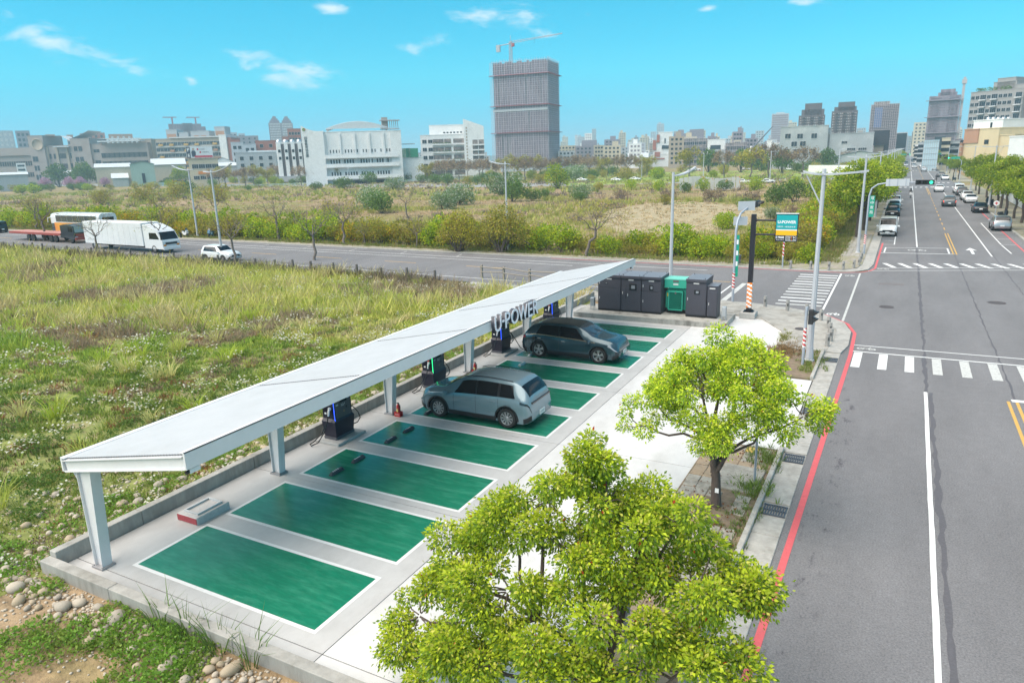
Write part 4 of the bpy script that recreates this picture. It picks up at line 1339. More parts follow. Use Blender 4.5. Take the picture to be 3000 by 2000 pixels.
# near-corner pedestrian signal
t = thing('pedestrian_signal', 'short grey signal post with red and white stripes beside the tall lamp', 'traffic light', (-3.34, 33.22, .05))
MB().tube([(0, 0, 0), (0, 0, 2.72)], .065, 10).build('post', polem, t)
stripe_sleeve('warning_sleeve', .072, .85, 1.75, 4.5, redp, whitem, t)
hd = MB().bbox((.20, 0, 2.28), (.20, .26, .66), .02).build('signal_head', sigm, t)
mb = MB()
for z_ in (2.43, 2.12):
 mb.add([(.30, -.13, z_ + .14), (.52, -.12, z_ + .08), (.52, .12, z_ + .08), (.30, .13, z_ + .14), (.30, -.13, z_ - .1), (.30, .13, z_ - .1)], [(0, 1, 2, 3), (0, 4, 1), (3, 2, 5)])
mb.build('visor', sigm, hd)
# grey bent post by the side street
t = thing('traffic_signal', 'bent grey signal post with sign backs behind the black pole sign', 'traffic light', (-9.23, 46.37, .1))
MB().tube([(0, 0, 0), (0, 0, 4.6), (.02, .2, 5.2), (.08, .8, 5.65), (.3, 2.4, 6.0), (.5, 4.2, 6.05)], [.085, .08, .075, .07, .06, .05], 8).build('mast', polem, t)
stripe_sleeve('warning_sleeve', .093, .85, 1.9, 5, redp, whitem, t)
MB().box((.05, 1.0, 5.15), (.9, .05, .55), rz=.5).build('sign_back', MATS['sign_back_white'], t)
MB().box((.2, 2.0, 6.05), (1.1, .05, .6), rz=.5).build('sign_back', MATS['sign_back_white'], t)
hd = MB().bbox((.48, 4.0, 6.05), (.3, 1.3, .4), .03).build('signal_head', sigm, t)
for k in range(3):
 mb = MB()
 for q in range(7):
  a0, a1 = PI * q / 7, PI * (q + 1) / 7
  mb.add([(.15, .17 * math.cos(a0), .17 * math.sin(a0)), (.15, .17 * math.cos(a1), .17 * math.sin(a1)), (.4, .17 * math.cos(a1), .17 * math.sin(a1)), (.4, .17 * math.cos(a0), .17 * math.sin(a0))], [(0, 1, 2, 3)])
 mb.build('visor', sigm, hd, loc=(.48, 3.58 + .42 * k, 6.05))
nb = MB().box((.14, 0, 3.0), (.2, .03, 2.7)).build('street_name_board', greens, t)
MB().box((.14, -.02, 3.9), (.12, .02, .3)).box((.14, -.02, 3.2), (.12, .02, .3)).box((.14, -.02, 2.5), (.12, .02, .3)).build('board_print', whitem, nb)
# other posts
t = thing('striped_post', 'slim grey post with red and white stripes under the pole sign board', 'post', (-8.4, 62.0, .1))
MB().tube([(0, 0, 0), (0, 0, 3.1)], .06, 8).build('post', polem, t)
stripe_sleeve('warning_sleeve', .067, .9, 2.1, 4, redp, whitem, t)
t = thing('sign_post', 'plain grey sign post under the crown of the pavement tree', 'post', (-3.09, 20.04, .06))
MB().tube([(0, 0, 0), (0, 0, 2.5)], .035, 8).build('post', polem, t)
MB().box((0, .04, 2.35), (.35, .02, .45)).build('plate', MATS['sign_back_white'], t)
t = thing('sign_post', 'grey sign post with a rectangular plate among the leaves of the front tree', 'post', (-3.66, 10.4, .06), R(25))
MB().tube([(0, 0, 0), (0, 0, 2.25)], .04, 8).build('post', polem, t)
MB().bbox((-.06, .05, 1.85), (.30, .035, .62), .01).build('plate', MATS['sign_back_white'], t)
t = thing('litter_bin', 'dark grey bin hanging on its post at the far kerb of the side street', 'bin', (-12.04, 62.2, .1))
MB().lathe([(.15, .12), (.22, .85), (.24, .87), (.20, .86), (.18, .7)], 12).build('bucket', mat('bin_grey', (.11, .125, .135), .6), t)
MB().tube([(-.3, .1, 0), (-.3, .1, 1.0), (0, .1, .95)], .03, 6).build('stand', polem, t)
g_ = G(2911, 655)
t = thing('round_sign', 'round white sign with a red cross on a post right of the road', 'sign', (g_.x, g_.y, .1))
MB().tube([(0, 0, 0), (0, 0, 2.6)], .04, 8).build('post', polem, t)
MB().lathe([(.32, 0), (.32, .02)], 18, M=Matrix.Translation((0, -.04, 2.4)) @ Matrix.Rotation(PI / 2, 4, 'X')).build('disc', whitem, t)
MB().box((0, -.07, 2.4), (.34, .012, .10)).box((0, -.071, 2.4), (.10, .012, .34)).build('cross', redp, t)
# green overhead signs far down the road
for k, (x_, y_) in enumerate(((9.2, 215), (9.2, 335), (-1.2, 345), (9.5, 420))):
 t = thing('overhead_sign', ('green', 'second green', 'left green', 'last green')[k] + ' overhead signal and name board on a bent post down the main road', 'sign', (12.0 if x_ > 0 else -3.2, y_, .1))
 s = -1 if x_ > 0 else 1
 MB().tube([(0, 0, 0), (0, 0, 5.6), (s * .8, 0, 6.3), (s * 3.6, 0, 6.4)], .08, 6).build('mast', polem, t)
 MB().box((s * 1.4, -.05, 6.4), (1.9, .05, .55)).build('name_board', greens, t)
 hd = MB().box((s * 3.3, -.1, 6.4), (1.3, .2, .4)).build('signal_head', sigm, t)
 MB().lathe([(.19, 0), (.001, .03)], 10, M=Matrix.Translation((s * 3.3 + .4, -.22, 6.4)) @ Matrix.Rotation(PI / 2, 4, 'X')).build('lens', MATS['lens_green_on'], hd)
# fence between field and side street
fwm = mat('fence_wood', (.13, .115, .105), .9, var=.3, vscale=6)
fn = thing('field_fence', 'low fence of weathered posts and sagging wires between field and side street', 'fence')
x, px_ = -33.0, None
while x > -125:
 Y = CSY(x, -1.15)
 hh = rnd.uniform(.95, 1.2)
 MB().box((0, 0, hh / 2), (.16, .16, hh), taper=.9).build('fence_post', fwm, fn, loc=(x, Y, -.05), rz=rnd.uniform(-.2, .2))
 if px_ is not None:
  for z_ in (.35, .62, .88):
   sag = rnd.uniform(.05, .14)
   MB().tube([(px_[0], px_[1], z_), ((x + px_[0]) / 2, (Y + px_[1]) / 2, z_ - sag), (x, Y, z_)], .016, 4).build('wire', fwm, fn)
 px_ = (x, Y)
 x -= rnd.uniform(2.3, 3.0)
rf = thing('rail_fence', 'broken fence of pale wooden rails behind the far end of the canopy', 'fence')
pts_ = [(-30.5, 49.6), (-28.2, 49.3), (-25.6, 48.9), (-23.0, 48.2), (-20.6, 47.4), (-18.6, 46.6)]
fpm = mat('fence_pale_wood', (.27, .24, .20), .9, var=.25, vscale=6)
for i, (x_, y_) in enumerate(pts_):
 MB().box((0, 0, .55), (.17, .17, 1.2)).build('fence_post', fpm, rf, loc=(x_, y_, -.05))
 if i:
  for z_ in (.55, .95):
   MB().tube([(pts_[i - 1][0], pts_[i - 1][1] - .1, z_ + rnd.uniform(-.12, .12)), (x_, y_ - .1, z_ + rnd.uniform(-.12, .12))], .05, 6).build('rail', fpm, rf)
# ------------------------------------------------------------------ vehicles
def cr_eval(P, t):
 """Catmull-Rom through the rows of P at parameter t in [0, n-1]"""
 n = len(P)
 i = min(int(t), n - 2)
 u = t - i
 p0, p1, p2, p3 = P[max(i - 1, 0)], P[i], P[i + 1], P[min(i + 2, n - 1)]
 return .5 * ((2 * p1) + (p2 - p0) * u + (2 * p0 - 5 * p1 + 4 * p2 - p3) * u * u + (3 * p1 - p0 - 3 * p2 + p3) * u ** 3)
def smooth_interp(xs, zs, x):
 """monotone-ish smooth interpolation"""
 xs = np.asarray(xs)
 k = int(np.clip(np.searchsorted(xs, x) - 1, 0, len(xs) - 2))
 h = xs[k + 1] - xs[k]
 u = (x - xs[k]) / h
 def sl(i):
  if i <= 0 or i >= len(xs) - 1:
   j = 0 if i <= 0 else len(xs) - 2
   return (zs[j + 1] - zs[j]) / (xs[j + 1] - xs[j])
  a = (zs[i] - zs[i - 1]) / (xs[i] - xs[i - 1])
  b_ = (zs[i + 1] - zs[i]) / (xs[i + 1] - xs[i])
  return 0.0 if a * b_ <= 0 else 2 * a * b_ / (a + b_)
 m0, m1 = sl(k), sl(k + 1)
 return (2 * u ** 3 - 3 * u * u + 1) * zs[k] + (u ** 3 - 2 * u * u + u) * h * m0 + (-2 * u ** 3 + 3 * u * u) * zs[k + 1] + (u ** 3 - u * u) * h * m1
CARS = {
 # top profile, belt, length, width, wheelbase, front overhang, windows (x0,x1), screen, rear glass; x runs from the rear
 'suv_a': dict(L=5.10, W=2.03, wb=3.14, rear=.98, wr=.40, top=[(0, .70), (.05, 1.02), (.20, 1.24), (.62, 1.60), (1.05, 1.72), (1.9, 1.755), (2.7, 1.73), (3.15, 1.62), (3.85, 1.26), (4.0, 1.22), (4.55, 1.14), (4.92, 1.02), (5.10, .64)],
                  belt=[(0, .68), (.15, 1.05), (.9, 1.14), (2.6, 1.07), (3.9, 1.00), (4.6, .96), (5.10, .60)], win=[(.85, 2.02), (2.12, 3.42)], ws=(3.05, 3.80), rg=(.22, .62), wg=.76),
 'suv_b': dict(L=4.86, W=1.98, wb=2.99, rear=.98, wr=.385, top=[(0, .70), (.03, 1.03), (.10, 1.24), (.42, 1.60), (.72, 1.73), (1.9, 1.785), (2.6, 1.75), (3.0, 1.64), (3.72, 1.26), (3.9, 1.20), (4.45, 1.11), (4.74, .99), (4.86, .62)],
                  belt=[(0, .66), (.12, 1.02), (.8, 1.13), (2.6, 1.08), (3.8, 1.02), (4.4, .94), (4.86, .58)], win=[(.62, 1.26), (1.36, 2.22), (2.30, 3.22)], ws=(2.95, 3.66), rg=(.11, .46), wg=.77),
 'suv_c': dict(L=4.5, W=1.86, wb=2.65, rear=.9, wr=.35, top=[(0, .66), (.05, 1.0), (.22, 1.35), (.45, 1.60), (.9, 1.66), (1.9, 1.66), (2.5, 1.58), (3.2, 1.12), (3.4, 1.06), (4.0, .98), (4.4, .82), (4.5, .56)],
                  belt=[(0, .64), (.12, .98), (.8, 1.02), (2.5, .98), (3.4, .92), (4.0, .86), (4.5, .55)], win=[(.55, 1.5), (1.6, 2.75)], ws=(2.45, 3.15), rg=(.12, .46), wg=.78),
 'sedan': dict(L=4.6, W=1.80, wb=2.7, rear=.95, wr=.33, top=[(0, .62), (.05, .92), (.5, 1.03), (.75, 1.06), (1.35, 1.40), (1.9, 1.46), (2.4, 1.42), (3.15, 1.03), (3.35, .98), (4.1, .88), (4.5, .72), (4.6, .5)],
                  belt=[(0, .60), (.12, .88), (.8, .95), (2.5, .92), (3.35, .86), (4.1, .78), (4.6, .5)], win=[(1.0, 1.75), (1.85, 2.75)], ws=(2.35, 3.1), rg=(.78, 1.36), wg=.76),
 'hatch': dict(L=4.1, W=1.78, wb=2.55, rear=.75, wr=.33, top=[(0, .62), (.04, .95), (.15, 1.15), (.5, 1.46), (1.0, 1.53), (1.8, 1.53), (2.3, 1.45), (2.95, 1.06), (3.15, 1.0), (3.7, .9), (4.0, .75), (4.1, .5)],
                  belt=[(0, .6), (.1, .92), (.7, 1.0), (2.3, .94), (3.1, .88), (3.7, .8), (4.1, .5)], win=[(.55, 1.35), (1.45, 2.5)], ws=(2.25, 2.9), rg=(.12, .5), wg=.78),
 'van': dict(L=4.75, W=1.84, wb=2.92, rear=.9, wr=.33, top=[(0, .62), (.03, 1.0), (.08, 1.8), (.25, 1.93), (1.0, 1.97), (3.2, 1.99), (3.6, 1.92), (4.2, 1.28), (4.3, 1.20), (4.62, 1.08), (4.72, .9), (4.75, .5)],
    belt=[(0, .6), (.05, 1.0), (.5, 1.15), (3.3, 1.15), (4.1, 1.08), (4.5, .92), (4.75, .5)], win=[(.4, 1.5), (1.6, 2.7), (2.8, 3.6)], ws=(3.5, 4.2), rg=(.035, .09), wg=.88),
}
def car(kind, name, label, paint, loc, rz, hero=False, group=None, sc=1.0, lights='plain', roof=None, cat='car', plate_txt=None, rail=False):
 S = CARS[kind]
 t = thing(name, label, cat, loc, rz, group)
 if sc != 1.0:
  t.scale = (sc, sc, sc)
 Lc, W = S['L'], S['W'] / 2
 tx, tz = zip(*S['top'])
 bx_, bz = zip(*S['belt'])
 gc = .20
 zs_ = .22
 def section(x):
  zt = smooth_interp(tx, tz, x)
  zb = min(smooth_interp(bx_, bz, x), zt - .02)
  e = min(x, Lc - x)
  plan = W * (1 - .15 * max(0, 1 - e / .34) ** 2.2 - .015 * max(0, 1 - e / 1.4))
  gh = np.clip((zt - zb) / .45, 0, 1)
  wr_ = plan * (.94 * (1 - gh) + S['wg'] * gh)
  low = zs_ + .16 * max(0, 1 - e / .35) ** 1.5
  return np.array([(0, 0, low - .02), (0, plan * .86, low - .02), (0, plan * .955, low + .06), (0, plan * .99, low + .24), (0, plan * 1.0, (low + zb) / 2 + .12), (0, plan * .975, zb),
                         (0, wr_ * .99, zt - .075 - .03 * gh), (0, wr_ * .86, zt - .022), (0, wr_ * .45, zt - .004), (0, 0, zt)]) + np.array([x - Lc / 2, 0, 0])
 def P(x, v):
  return cr_eval(section(x), v)
 nx = 56 if hero else 34
 vv = [0, 1, 1.5, 2, 2.5, 3, 3.5, 4, 4.5, 5, 5.33, 5.66, 6, 6.35, 6.7, 7, 7.5, 8, 8.5, 9] if hero else [0, 1, 2, 3, 4, 4.5, 5, 5.5, 6, 6.5, 7, 8, 9]
 xs = [Lc * (.5 - .5 * math.cos(PI * k / nx)) * .35 + Lc * k / nx * .65 for k in range(nx + 1)]
 vs, fs = [], []
 ring_n = 2 * len(vv) - 2
 for x in xs:
  pts = [P(min(max(x, .004), Lc - .004), v) for v in vv]
  loop = pts + [p * np.array([1, -1, 1]) for p in pts[-2:0:-1]]
  vs += loop
 for i in range(nx):
  for k in range(ring_n):
   j = (k + 1) % ring_n
   fs.append((i * ring_n + k, i * ring_n + j, (i + 1) * ring_n + j, (i + 1) * ring_n + k))
 fs.append(tuple(range(ring_n)))
 fs.append(tuple(range((nx + 1) * ring_n - 1, nx * ring_n - 1, -1)))
 mb = MB()
 mb.add(vs, fs, 0, True)
 body = mb.build('body', [paint], t)
 bm = bmesh.new()
 bm.from_mesh(body.data)
 bmesh.ops.recalc_face_normals(bm, faces=bm.faces)
 bm.to_mesh(body.data)
 bm.free()
 ax = (S['rear'] - Lc / 2, S['rear'] + S['wb'] - Lc / 2)
 wr = S['wr']
 if hero:
  for a in ax:
   for s in (-1, 1):
    cm_ = MB().lathe([(wr * 1.13, -.5), (wr * 1.13, .5)], 28, M=Matrix.Translation((a, s * (W + .12), wr)) @ Matrix.Rotation(PI / 2, 4, 'X'))
    cm_.add([(a + wr * 1.13 * math.cos(2 * PI * k / 28), s * (W + .12) + .5, wr - wr * 1.13 * math.sin(2 * PI * k / 28)) for k in range(28)], [tuple(range(28))])
    cme = cm_.mesh('cut', [paint])
    b2 = bmesh.new()
    b2.from_mesh(cme)
    bmesh.ops.remove_doubles(b2, verts=b2.verts, dist=1e-5)
    bmesh.ops.recalc_face_normals(b2, faces=b2.faces)
    b2.to_mesh(cme)
    b2.free()
    co = place(cme, 'cut')
    co.parent = None
    mod = body.modifiers.new('well', 'BOOLEAN')
    mod.operation = 'DIFFERENCE'
    mod.solver = 'EXACT'
    mod.object = co
    co.matrix_world = t.matrix_world.copy() if False else Matrix()
    tm, tl, tr_, ts = None, tuple(t.location), tuple(t.rotation_euler), tuple(t.scale)
    t.location, t.rotation_euler, t.scale = (0, 0, 0), (0, 0, 0), (1, 1, 1)
    bpy.context.view_layer.update()
    dg = bpy.context.evaluated_depsgraph_get()
    nm = bpy.data.meshes.new_from_object(body.evaluated_get(dg))
    body.modifiers.clear()
    old = body.data
    body.data = nm
    bpy.data.meshes.remove(old)
    bpy.data.objects.remove(co)
    t.location, t.rotation_euler, t.scale = tl, tr_, ts
  nm.name = 'body'
 def patch(name, x0, x1, v0, v1, m, parent, n=7, k=5, off=.006, both=False, mirror=False, shrink=None):
  if both and v1 < 9:
   patch(name, x0, x1, v0, v1, m, parent, n, k, off, False, False, shrink)
   return patch(name, x0, x1, v0, v1, m, parent, n, k, off, False, True, shrink)
  mb = MB()
  rows = []
  for s in ((-1, 1) if both else ((-1,) if mirror else (1,))):
   for j in (range(k + 1) if s < 0 else range(k - 1 if both else k, -1, -1)):
    row = []
    for i in range(n + 1):
     u, w = i / n, j / k
     xa = x0 + (x1 - x0) * u
     va = v0 + (v1 - v0) * w
     if shrink:
      xa, va = shrink(u, w, xa, va)
     p = P(xa, va)
     c = np.array([p[0], 0, .85])
     d1, d2 = P(xa + .01, va) - p, P(xa, min(va + .02, 9)) - P(xa, max(va - .02, 0))
     nn = np.cross(d1, d2)
     nn = nn / (np.linalg.norm(nn) + 1e-9)
     if nn @ (p - c) < 0:
      nn = -nn
     row.append((p + nn * off) * np.array([1, s, 1]))
    rows.append(row)
  fs = [(j * (n + 1) + i, j * (n + 1) + i + 1, (j + 1) * (n + 1) + i + 1, (j + 1) * (n + 1) + i) for j in range(len(rows) - 1) for i in range(n)]
  mb.add([p for r_ in rows for p in r_], fs, 0, True)
  return mb.build(name, m, parent)
 # glass
 win = S['win']
 for side in (False, True):
  for i, (a, b_) in enumerate(win):
   def shr(u, w, xa, va, i=i, a=a, b_=b_):
    if i == len(win) - 1:          # raked front edge
     xa = a + (b_ - a) * u * (1 - .40 * w)
    if i == 0 and kind not in ('van',):
     xa = a + .12 * w * (1 - u) * 2 + (b_ - a) * u * (1 - 0.0) - .12 * w * (1 - u) * 0
    return xa, va
   patch('side_window', a, b_, 5.14, 5.90, glassd, t, 6, 3, .006, mirror=side, shrink=shr)
 patch('windscreen', S['ws'][0] + .06, S['ws'][1], 6.45, 9.0, glassd if kind != 'suv_a' else mat('screen_glass', (.06, .07, .085), .08, spec=.9), t, 8, 5, .006, both=True)
 patch('rear_window', S['rg'][0] + .02, S['rg'][1], 6.55, 9.0, glassd, t, 6, 5, .007, both=True)
 if roof == 'glass':
  patch('glass_roof', .95, S['ws'][0] - .02, 6.75, 9.0, mat('roof_glass', (.030, .034, .036), .12, spec=.8), t, 10, 5, .005, both=True)
 for side in (False, True):
  patch('pillar_trim', win[0][0] + .1, win[-1][1] - .05, 5.10, 5.93, blackm, t, 14, 3, .0035, mirror=side, shrink=lambda u, w, xa, va: (win[0][0] + .04 + .10 * w + (win[-1][1] - win[0][0] - .06 - w * .42 * (win[-1][1] - win[-1][0])) * u, va))
 # lower cladding
 patch('sill_cladding', S['rear'] + wr * 1.2, S['rear'] + S['wb'] - wr * 1.2, 1.0, 2.75, blackm, t, 8, 3, .008, both=True)
 patch('rear_cladding', .012, .30, 1.0, 2.9, blackm, t, 4, 3, .008, both=True)
 patch('front_cladding', Lc - .30, Lc - .012, 1.0, 2.7, blackm, t, 4, 3, .008, both=True)
 # lamps
 if kind == 'suv_b':
  patch('tail_lamp', .012, .42, 4.72, 4.98, mat('lamp_dark', (.02, .018, .02), .15, spec=.8), t, 6, 2, .012, both=True)
  MB().box((-Lc / 2 + .03, 0, 1.03), (.05, 1.5, .06)).build('tail_bar', MATS['lamp_dark'], t)
  patch('head_lamp', Lc - .55, Lc - .10, 4.75, 5.05, mat('lamp_clear', (.35, .37, .4), .15), t, 5, 2, .008, both=True)
 else:
  red = mat('tail_red', (.40, .02, .02), .25) if lights != 'brake' else mat('tail_red_on', (.8, .05, .03), .25, emit=(1, .08, .05), estr=.7)
  patch('tail_lamp', .015, .26, 4.6, 5.0, red, t, 4, 2, .009, both=True)
  patch('head_lamp', Lc - .50, Lc - .06, 4.55, 4.95, mat('lamp_clear', (.35, .37, .4), .15), t, 4, 2, .009, both=True)
 # plates and grille
 pm = mat('number_plate', (.68, .70, .70), .45)
 fp_ = MB().box((Lc / 2 + .006, 0, .50), (.018, .42, .17)).build('number_plate', pm, t)
 rp_ = MB().box((-Lc / 2 - .012, 0, .62 if kind != 'suv_b' else .52), (.022, .42, .19)).build('number_plate', pm, t)
 if plate_txt:
  for pp, xx, r_, zz in ((rp_, -Lc / 2 - .026, -PI / 2, .46), (fp_, Lc / 2 + .017, PI / 2, .44)):
   o = place(fit_text(text_mesh(plate_txt, .1, 0, 0, mat('plate_ink', (.05, .22, .22), .5)), .34, .09), 'plate_text', pp)
   upright(o, (xx, .17 if r_ < 0 else -.17, zz + .015), r_)
 patch('grille', Lc - .14, Lc - .01, 3.0, 4.4, blackm, t, 3, 3, .006, both=True, shrink=(lambda u, w, xa, va: (xa, va))) if kind == 'suv_a' else MB().bbox((Lc / 2 - .02, 0, .62 if kind != 'van' else .66), (.06, 1.0, .16), .02).build('grille', blackm, t)
 # mirrors, handles
 mx = S['ws'][1] - .12 - Lc / 2
 for s in (-1, 1):
  p = P(S['ws'][1] - .12, 5.1)
  MB().bbox((0, 0, 0), (.16, .24, .15), .05).build('mirror', [paint], t, loc=(mx, s * (p[1] + .16), p[2] + .04))
  for (a, b_) in (win[-1], win[-2]):
   xh = a + .18
   p = P(xh, 4.62)
   MB().bbox((0, 0, 0), (.19, .035, .045), .012).build('door_handle', mat('chrome', (.6, .6, .6), .2, .9) if kind == 'suv_a' else [paint], t, loc=(xh - Lc / 2, s * (p[1] + .012), p[2]))
 if hero:
  for side in (False, True):
   for xd in (win[-1][1] + .02, win[-2][1] + .05, win[-2][0] - .16 if kind == 'suv_a' else win[-2][0] - .05):
    patch('door_seam', xd, xd + .012, 2.8, 4.98, blackm, t, 1, 8, .003, mirror=side)
  if kind == 'suv_a':
   patch('belt_trim', .55, 3.95, 5.03, 5.10, mat('champagne_trim', (.55, .45, .30), .25, .8), t, 24, 1, .010, both=True)
   p = P(.75, 4.55)
   MB().lathe([(.10, 0), (.10, .012)], 14, M=Matrix.Translation((.72 - Lc / 2, -p[1] - .0, p[2] - .02)) @ Matrix.Rotation(PI / 2, 4, 'X')).build('charge_port', blackm, t)
   MB().bbox((.86 - Lc / 2, -p[1] - .06, p[2] + .02), (.02, .12, .20), .005).build('charge_flap', [paint], t)
   for s in (-1, 1):
    MB().add([(Lc / 2 - .30, s * .80, .40), (Lc / 2 - .08, s * .66, .42), (Lc / 2 - .12, s * .72, .72), (Lc / 2 - .28, s * .86, .66)], [(0, 1, 2, 3)]).build('air_intake', blackm, t)
  if rail:
   for s in (-1, 1):
    pts = [P(x, 6.55) * np.array([1, s, 1]) + np.array([0, 0, .045]) for x in np.linspace(.8, 2.9, 9)]
    MB().tube(pts, .016, 6).build('roof_rail', blackm, t)
  # wipers
  for s in (-.35, .3):
   a = P(S['ws'][1] - .02, 9)
   MB().tube([(a[0] + .02, s, a[2] + .0), (a[0] - .22, s - .28, a[2] + .16)], .012, 5).build('wiper', blackm, t)
 # wheels
 rimm = mat('rim_silver', (.42, .42, .43), .3, .8)
 rimd = mat('rim_dark', (.03, .03, .033), .4, .4)
 wsrc = None
 for a in ax:
  for s in (-1, 1):
   w = place(None, 'wheel', t, loc=(a, s * (W - .125), wr))
   w.rotation_euler = (0, 0, 0 if s > 0 else PI)
   if wsrc is None:
    Mx = Matrix.Rotation(-PI / 2, 4, 'X')
    r_ = wr
    tm_ = MB().lathe([(r_ * .66, -.11), (r_ * .93, -.12), (r_, -.09), (r_, .09), (r_ * .93, .12), (r_ * .68, .115), (r_ * .66, .07)], 28 if hero else 16, M=Mx).mesh('tyre', rubber)
    mb = MB()
    mb.lathe([(r_ * .68, .06), (r_ * .68, .10), (r_ * .63, .11), (r_ * .62, .05)], 28 if hero else 16, M=Mx)
    ns = 10 if hero else 5
    for q in range(ns):
     an = 2 * PI * q / ns
     off_ = .16 if hero and kind == 'suv_a' else 0
     Mq = Mx @ Matrix.Rotation(an + (off_ if q % 2 else -off_), 4, 'Z')
     mb.add([(r_ * .10, -.02 * r_ / .38, .085), (r_ * .64, -.034 * r_ / .38, .10), (r_ * .64, .034 * r_ / .38, .10), (r_ * .10, .02 * r_ / .38, .085), (r_ * .10, -.02, .05), (r_ * .64, -.03, .05), (r_ * .64, .03, .05), (r_ * .10, .02, .05)],
                           [(0, 1, 2, 3), (4, 5, 1, 0), (3, 2, 6, 7)], M=Mq)
    mb.lathe([(r_ * .17, .04), (r_ * .17, .095), (r_ * .10, .10)], 12, M=Mx)
    rm_ = mb.mesh('rim', rimm)
    dm_ = MB().lathe([(r_ * .66, .0), (r_ * .66, .035), (r_ * .3, .03), (.01, .03)], 20, M=Mx).mesh('brake_disc', rimd)
    wsrc = (tm_, rm_, dm_)
   for me, nm_ in zip(wsrc, ('tyre', 'rim', 'brake_disc')):
    place(me, nm_, w)
   # arch
   mb = MB()
   ang = [PI * (-.04 + 1.08 * q / 16) for q in range(17)]
   if hero:
    vs, fs = [], []
    for an in ang:
     for rr_ in (wr * 1.10, wr * 1.27 if kind == 'suv_b' else wr * 1.16):
      for yy in (W * .90, W * 1.0 + .012):
       vs.append((a + rr_ * math.cos(an), s * yy, wr + rr_ * math.sin(an)))
    for q in range(16):
     o_ = 4 * q
     fs += [(o_ + 1, o_ + 3, o_ + 7, o_ + 5), (o_ + 2, o_ + 6, o_ + 7, o_ + 3), (o_, o_ + 4, o_ + 5, o_ + 1)]
    mb.add(vs, fs)
    mb.build('wheel_arch', blackm, t)
   else:
    vs = [(a + wr * 1.15 * math.cos(an), s * (W * 1.0 + .006), wr + wr * 1.15 * math.sin(an)) for an in ang]
    mb.add(vs, [tuple(range(len(vs)))])
    mb.build('wheel_arch', blackm, t)
    w.location[1] = s * (W - .085)
 return t
def paint(name, col, metal=.3, rough=.32):
 return mat('paint_' + name, col, rough, metal, coat=.6, var=.02, vscale=2)
p_teal = paint('teal', (.042, .082, .104), .45, .22)
p_pale = paint('pale_blue', (.185, .262, .30), .25, .24)
p_white = paint('white', (.72, .73, .74), 0)
p_black = paint('black', (.012, .012, .016), .2)
p_silver = paint('silver', (.42, .43, .45), .6)
p_grey = paint('grey', (.10, .105, .11), .4)
wnear = L(0, 0)
car('suv_a', 'electric_suv', 'dark teal blue electric SUV plugged in under the canopy letters', p_teal, L(-11.49 - 3.14 / 2 - .0 + (5.10 / 2 - .98 - 3.14 / 2), 30.98, .034), -LOT, hero=True, roof='glass', plate_txt='U-POWER')
car('suv_b', 'electric_suv', 'pale blue grey electric SUV parked nose to the green lit charger', p_pale, L(-13.1 - (4.86 / 2 - .98 - 2.99 / 2), 21.95, .034), PI - LOT, hero=True, plate_txt='U-POWER', rail=True)
A, B_ = PI / 2, -PI / 2      # heading away / towards the camera
for (kind, nm, lab, pt, x_, y_, rz_, kw) in (
  ('van', 'parked_van', 'white van with black bumper parked facing the camera beside the left trees', p_white, -1.22, 90.3, B_, dict(cat='van')),
  ('suv_c', 'parked_car', 'black SUV parked behind the white van', p_black, -1.2, 116.4, B_, {}),
  ('sedan', 'parked_car', 'silver car parked behind the black SUV under the left trees', p_silver, -1.2, 127, B_, {}),
  ('suv_c', 'parked_car', 'white car parked third behind the white van, under the trees', p_white, -1.2, 137, B_, {}),
  ('suv_c', 'moving_car', 'dark SUV with lit brake lights driving away on the main road', p_grey, 6.55, 136, A, dict(lights='brake')),
  ('hatch', 'moving_car', 'white hatchback with black bumper driving away towards the next junction', p_white, 6.5, 179, A, {}),
  ('sedan', 'parked_car', 'black sedan parked at the right kerb behind the silver SUV', p_black, 9.9, 123.8, A, dict(lights='plain')),
  ('suv_c', 'parked_car', 'silver SUV parked at the right kerb nearest the camera', p_silver, 10.1, 98.6, A, {}),
  ('sedan', 'parked_car', 'white sedan parked at the right kerb ahead of the black sedan', p_white, 10.06, 144.6, A, {}),
  ('suv_c', 'parked_car', 'white SUV parked just ahead of the white sedan on the right', p_white, 9.95, 152, A, {}),
  ('suv_c', 'parked_car', 'dark grey car parked on the right before the second junction', p_grey, 9.95, 166, A, {}),
  ('van', 'parked_van', 'white van parked ahead of the dark grey car on the right', p_white, 9.8, 173.5, A, dict(cat='van')),
  ('sedan', 'parked_car', 'white sedan parked past the second junction on the right', p_white, 9.9, 241, A, {}),
  ('suv_c', 'parked_car', 'dark car parked past the second junction ahead of the white sedan', p_grey, 9.7, 263, A, {}),
  ('van', 'moving_van', 'silver van waiting in the middle lane at the third junction', p_silver, 5.9, 324, A, dict(cat='van')),
  ('sedan', 'moving_car', 'dark sedan beside the silver van at the third junction', p_grey, 9.6, 332, A, {}),
  ('suv_c', 'moving_car', 'dark SUV right ahead of the dark sedan at the third junction', p_black, 9.0, 366, A, {}),
  ('van', 'moving_van', 'white van following the silver van in the middle lane', p_white, 6.1, 352, A, dict(cat='van'))):
 car(kind, nm, lab, pt, (x_, y_, .012), rz_, **kw)
far_src = {}
k = 0
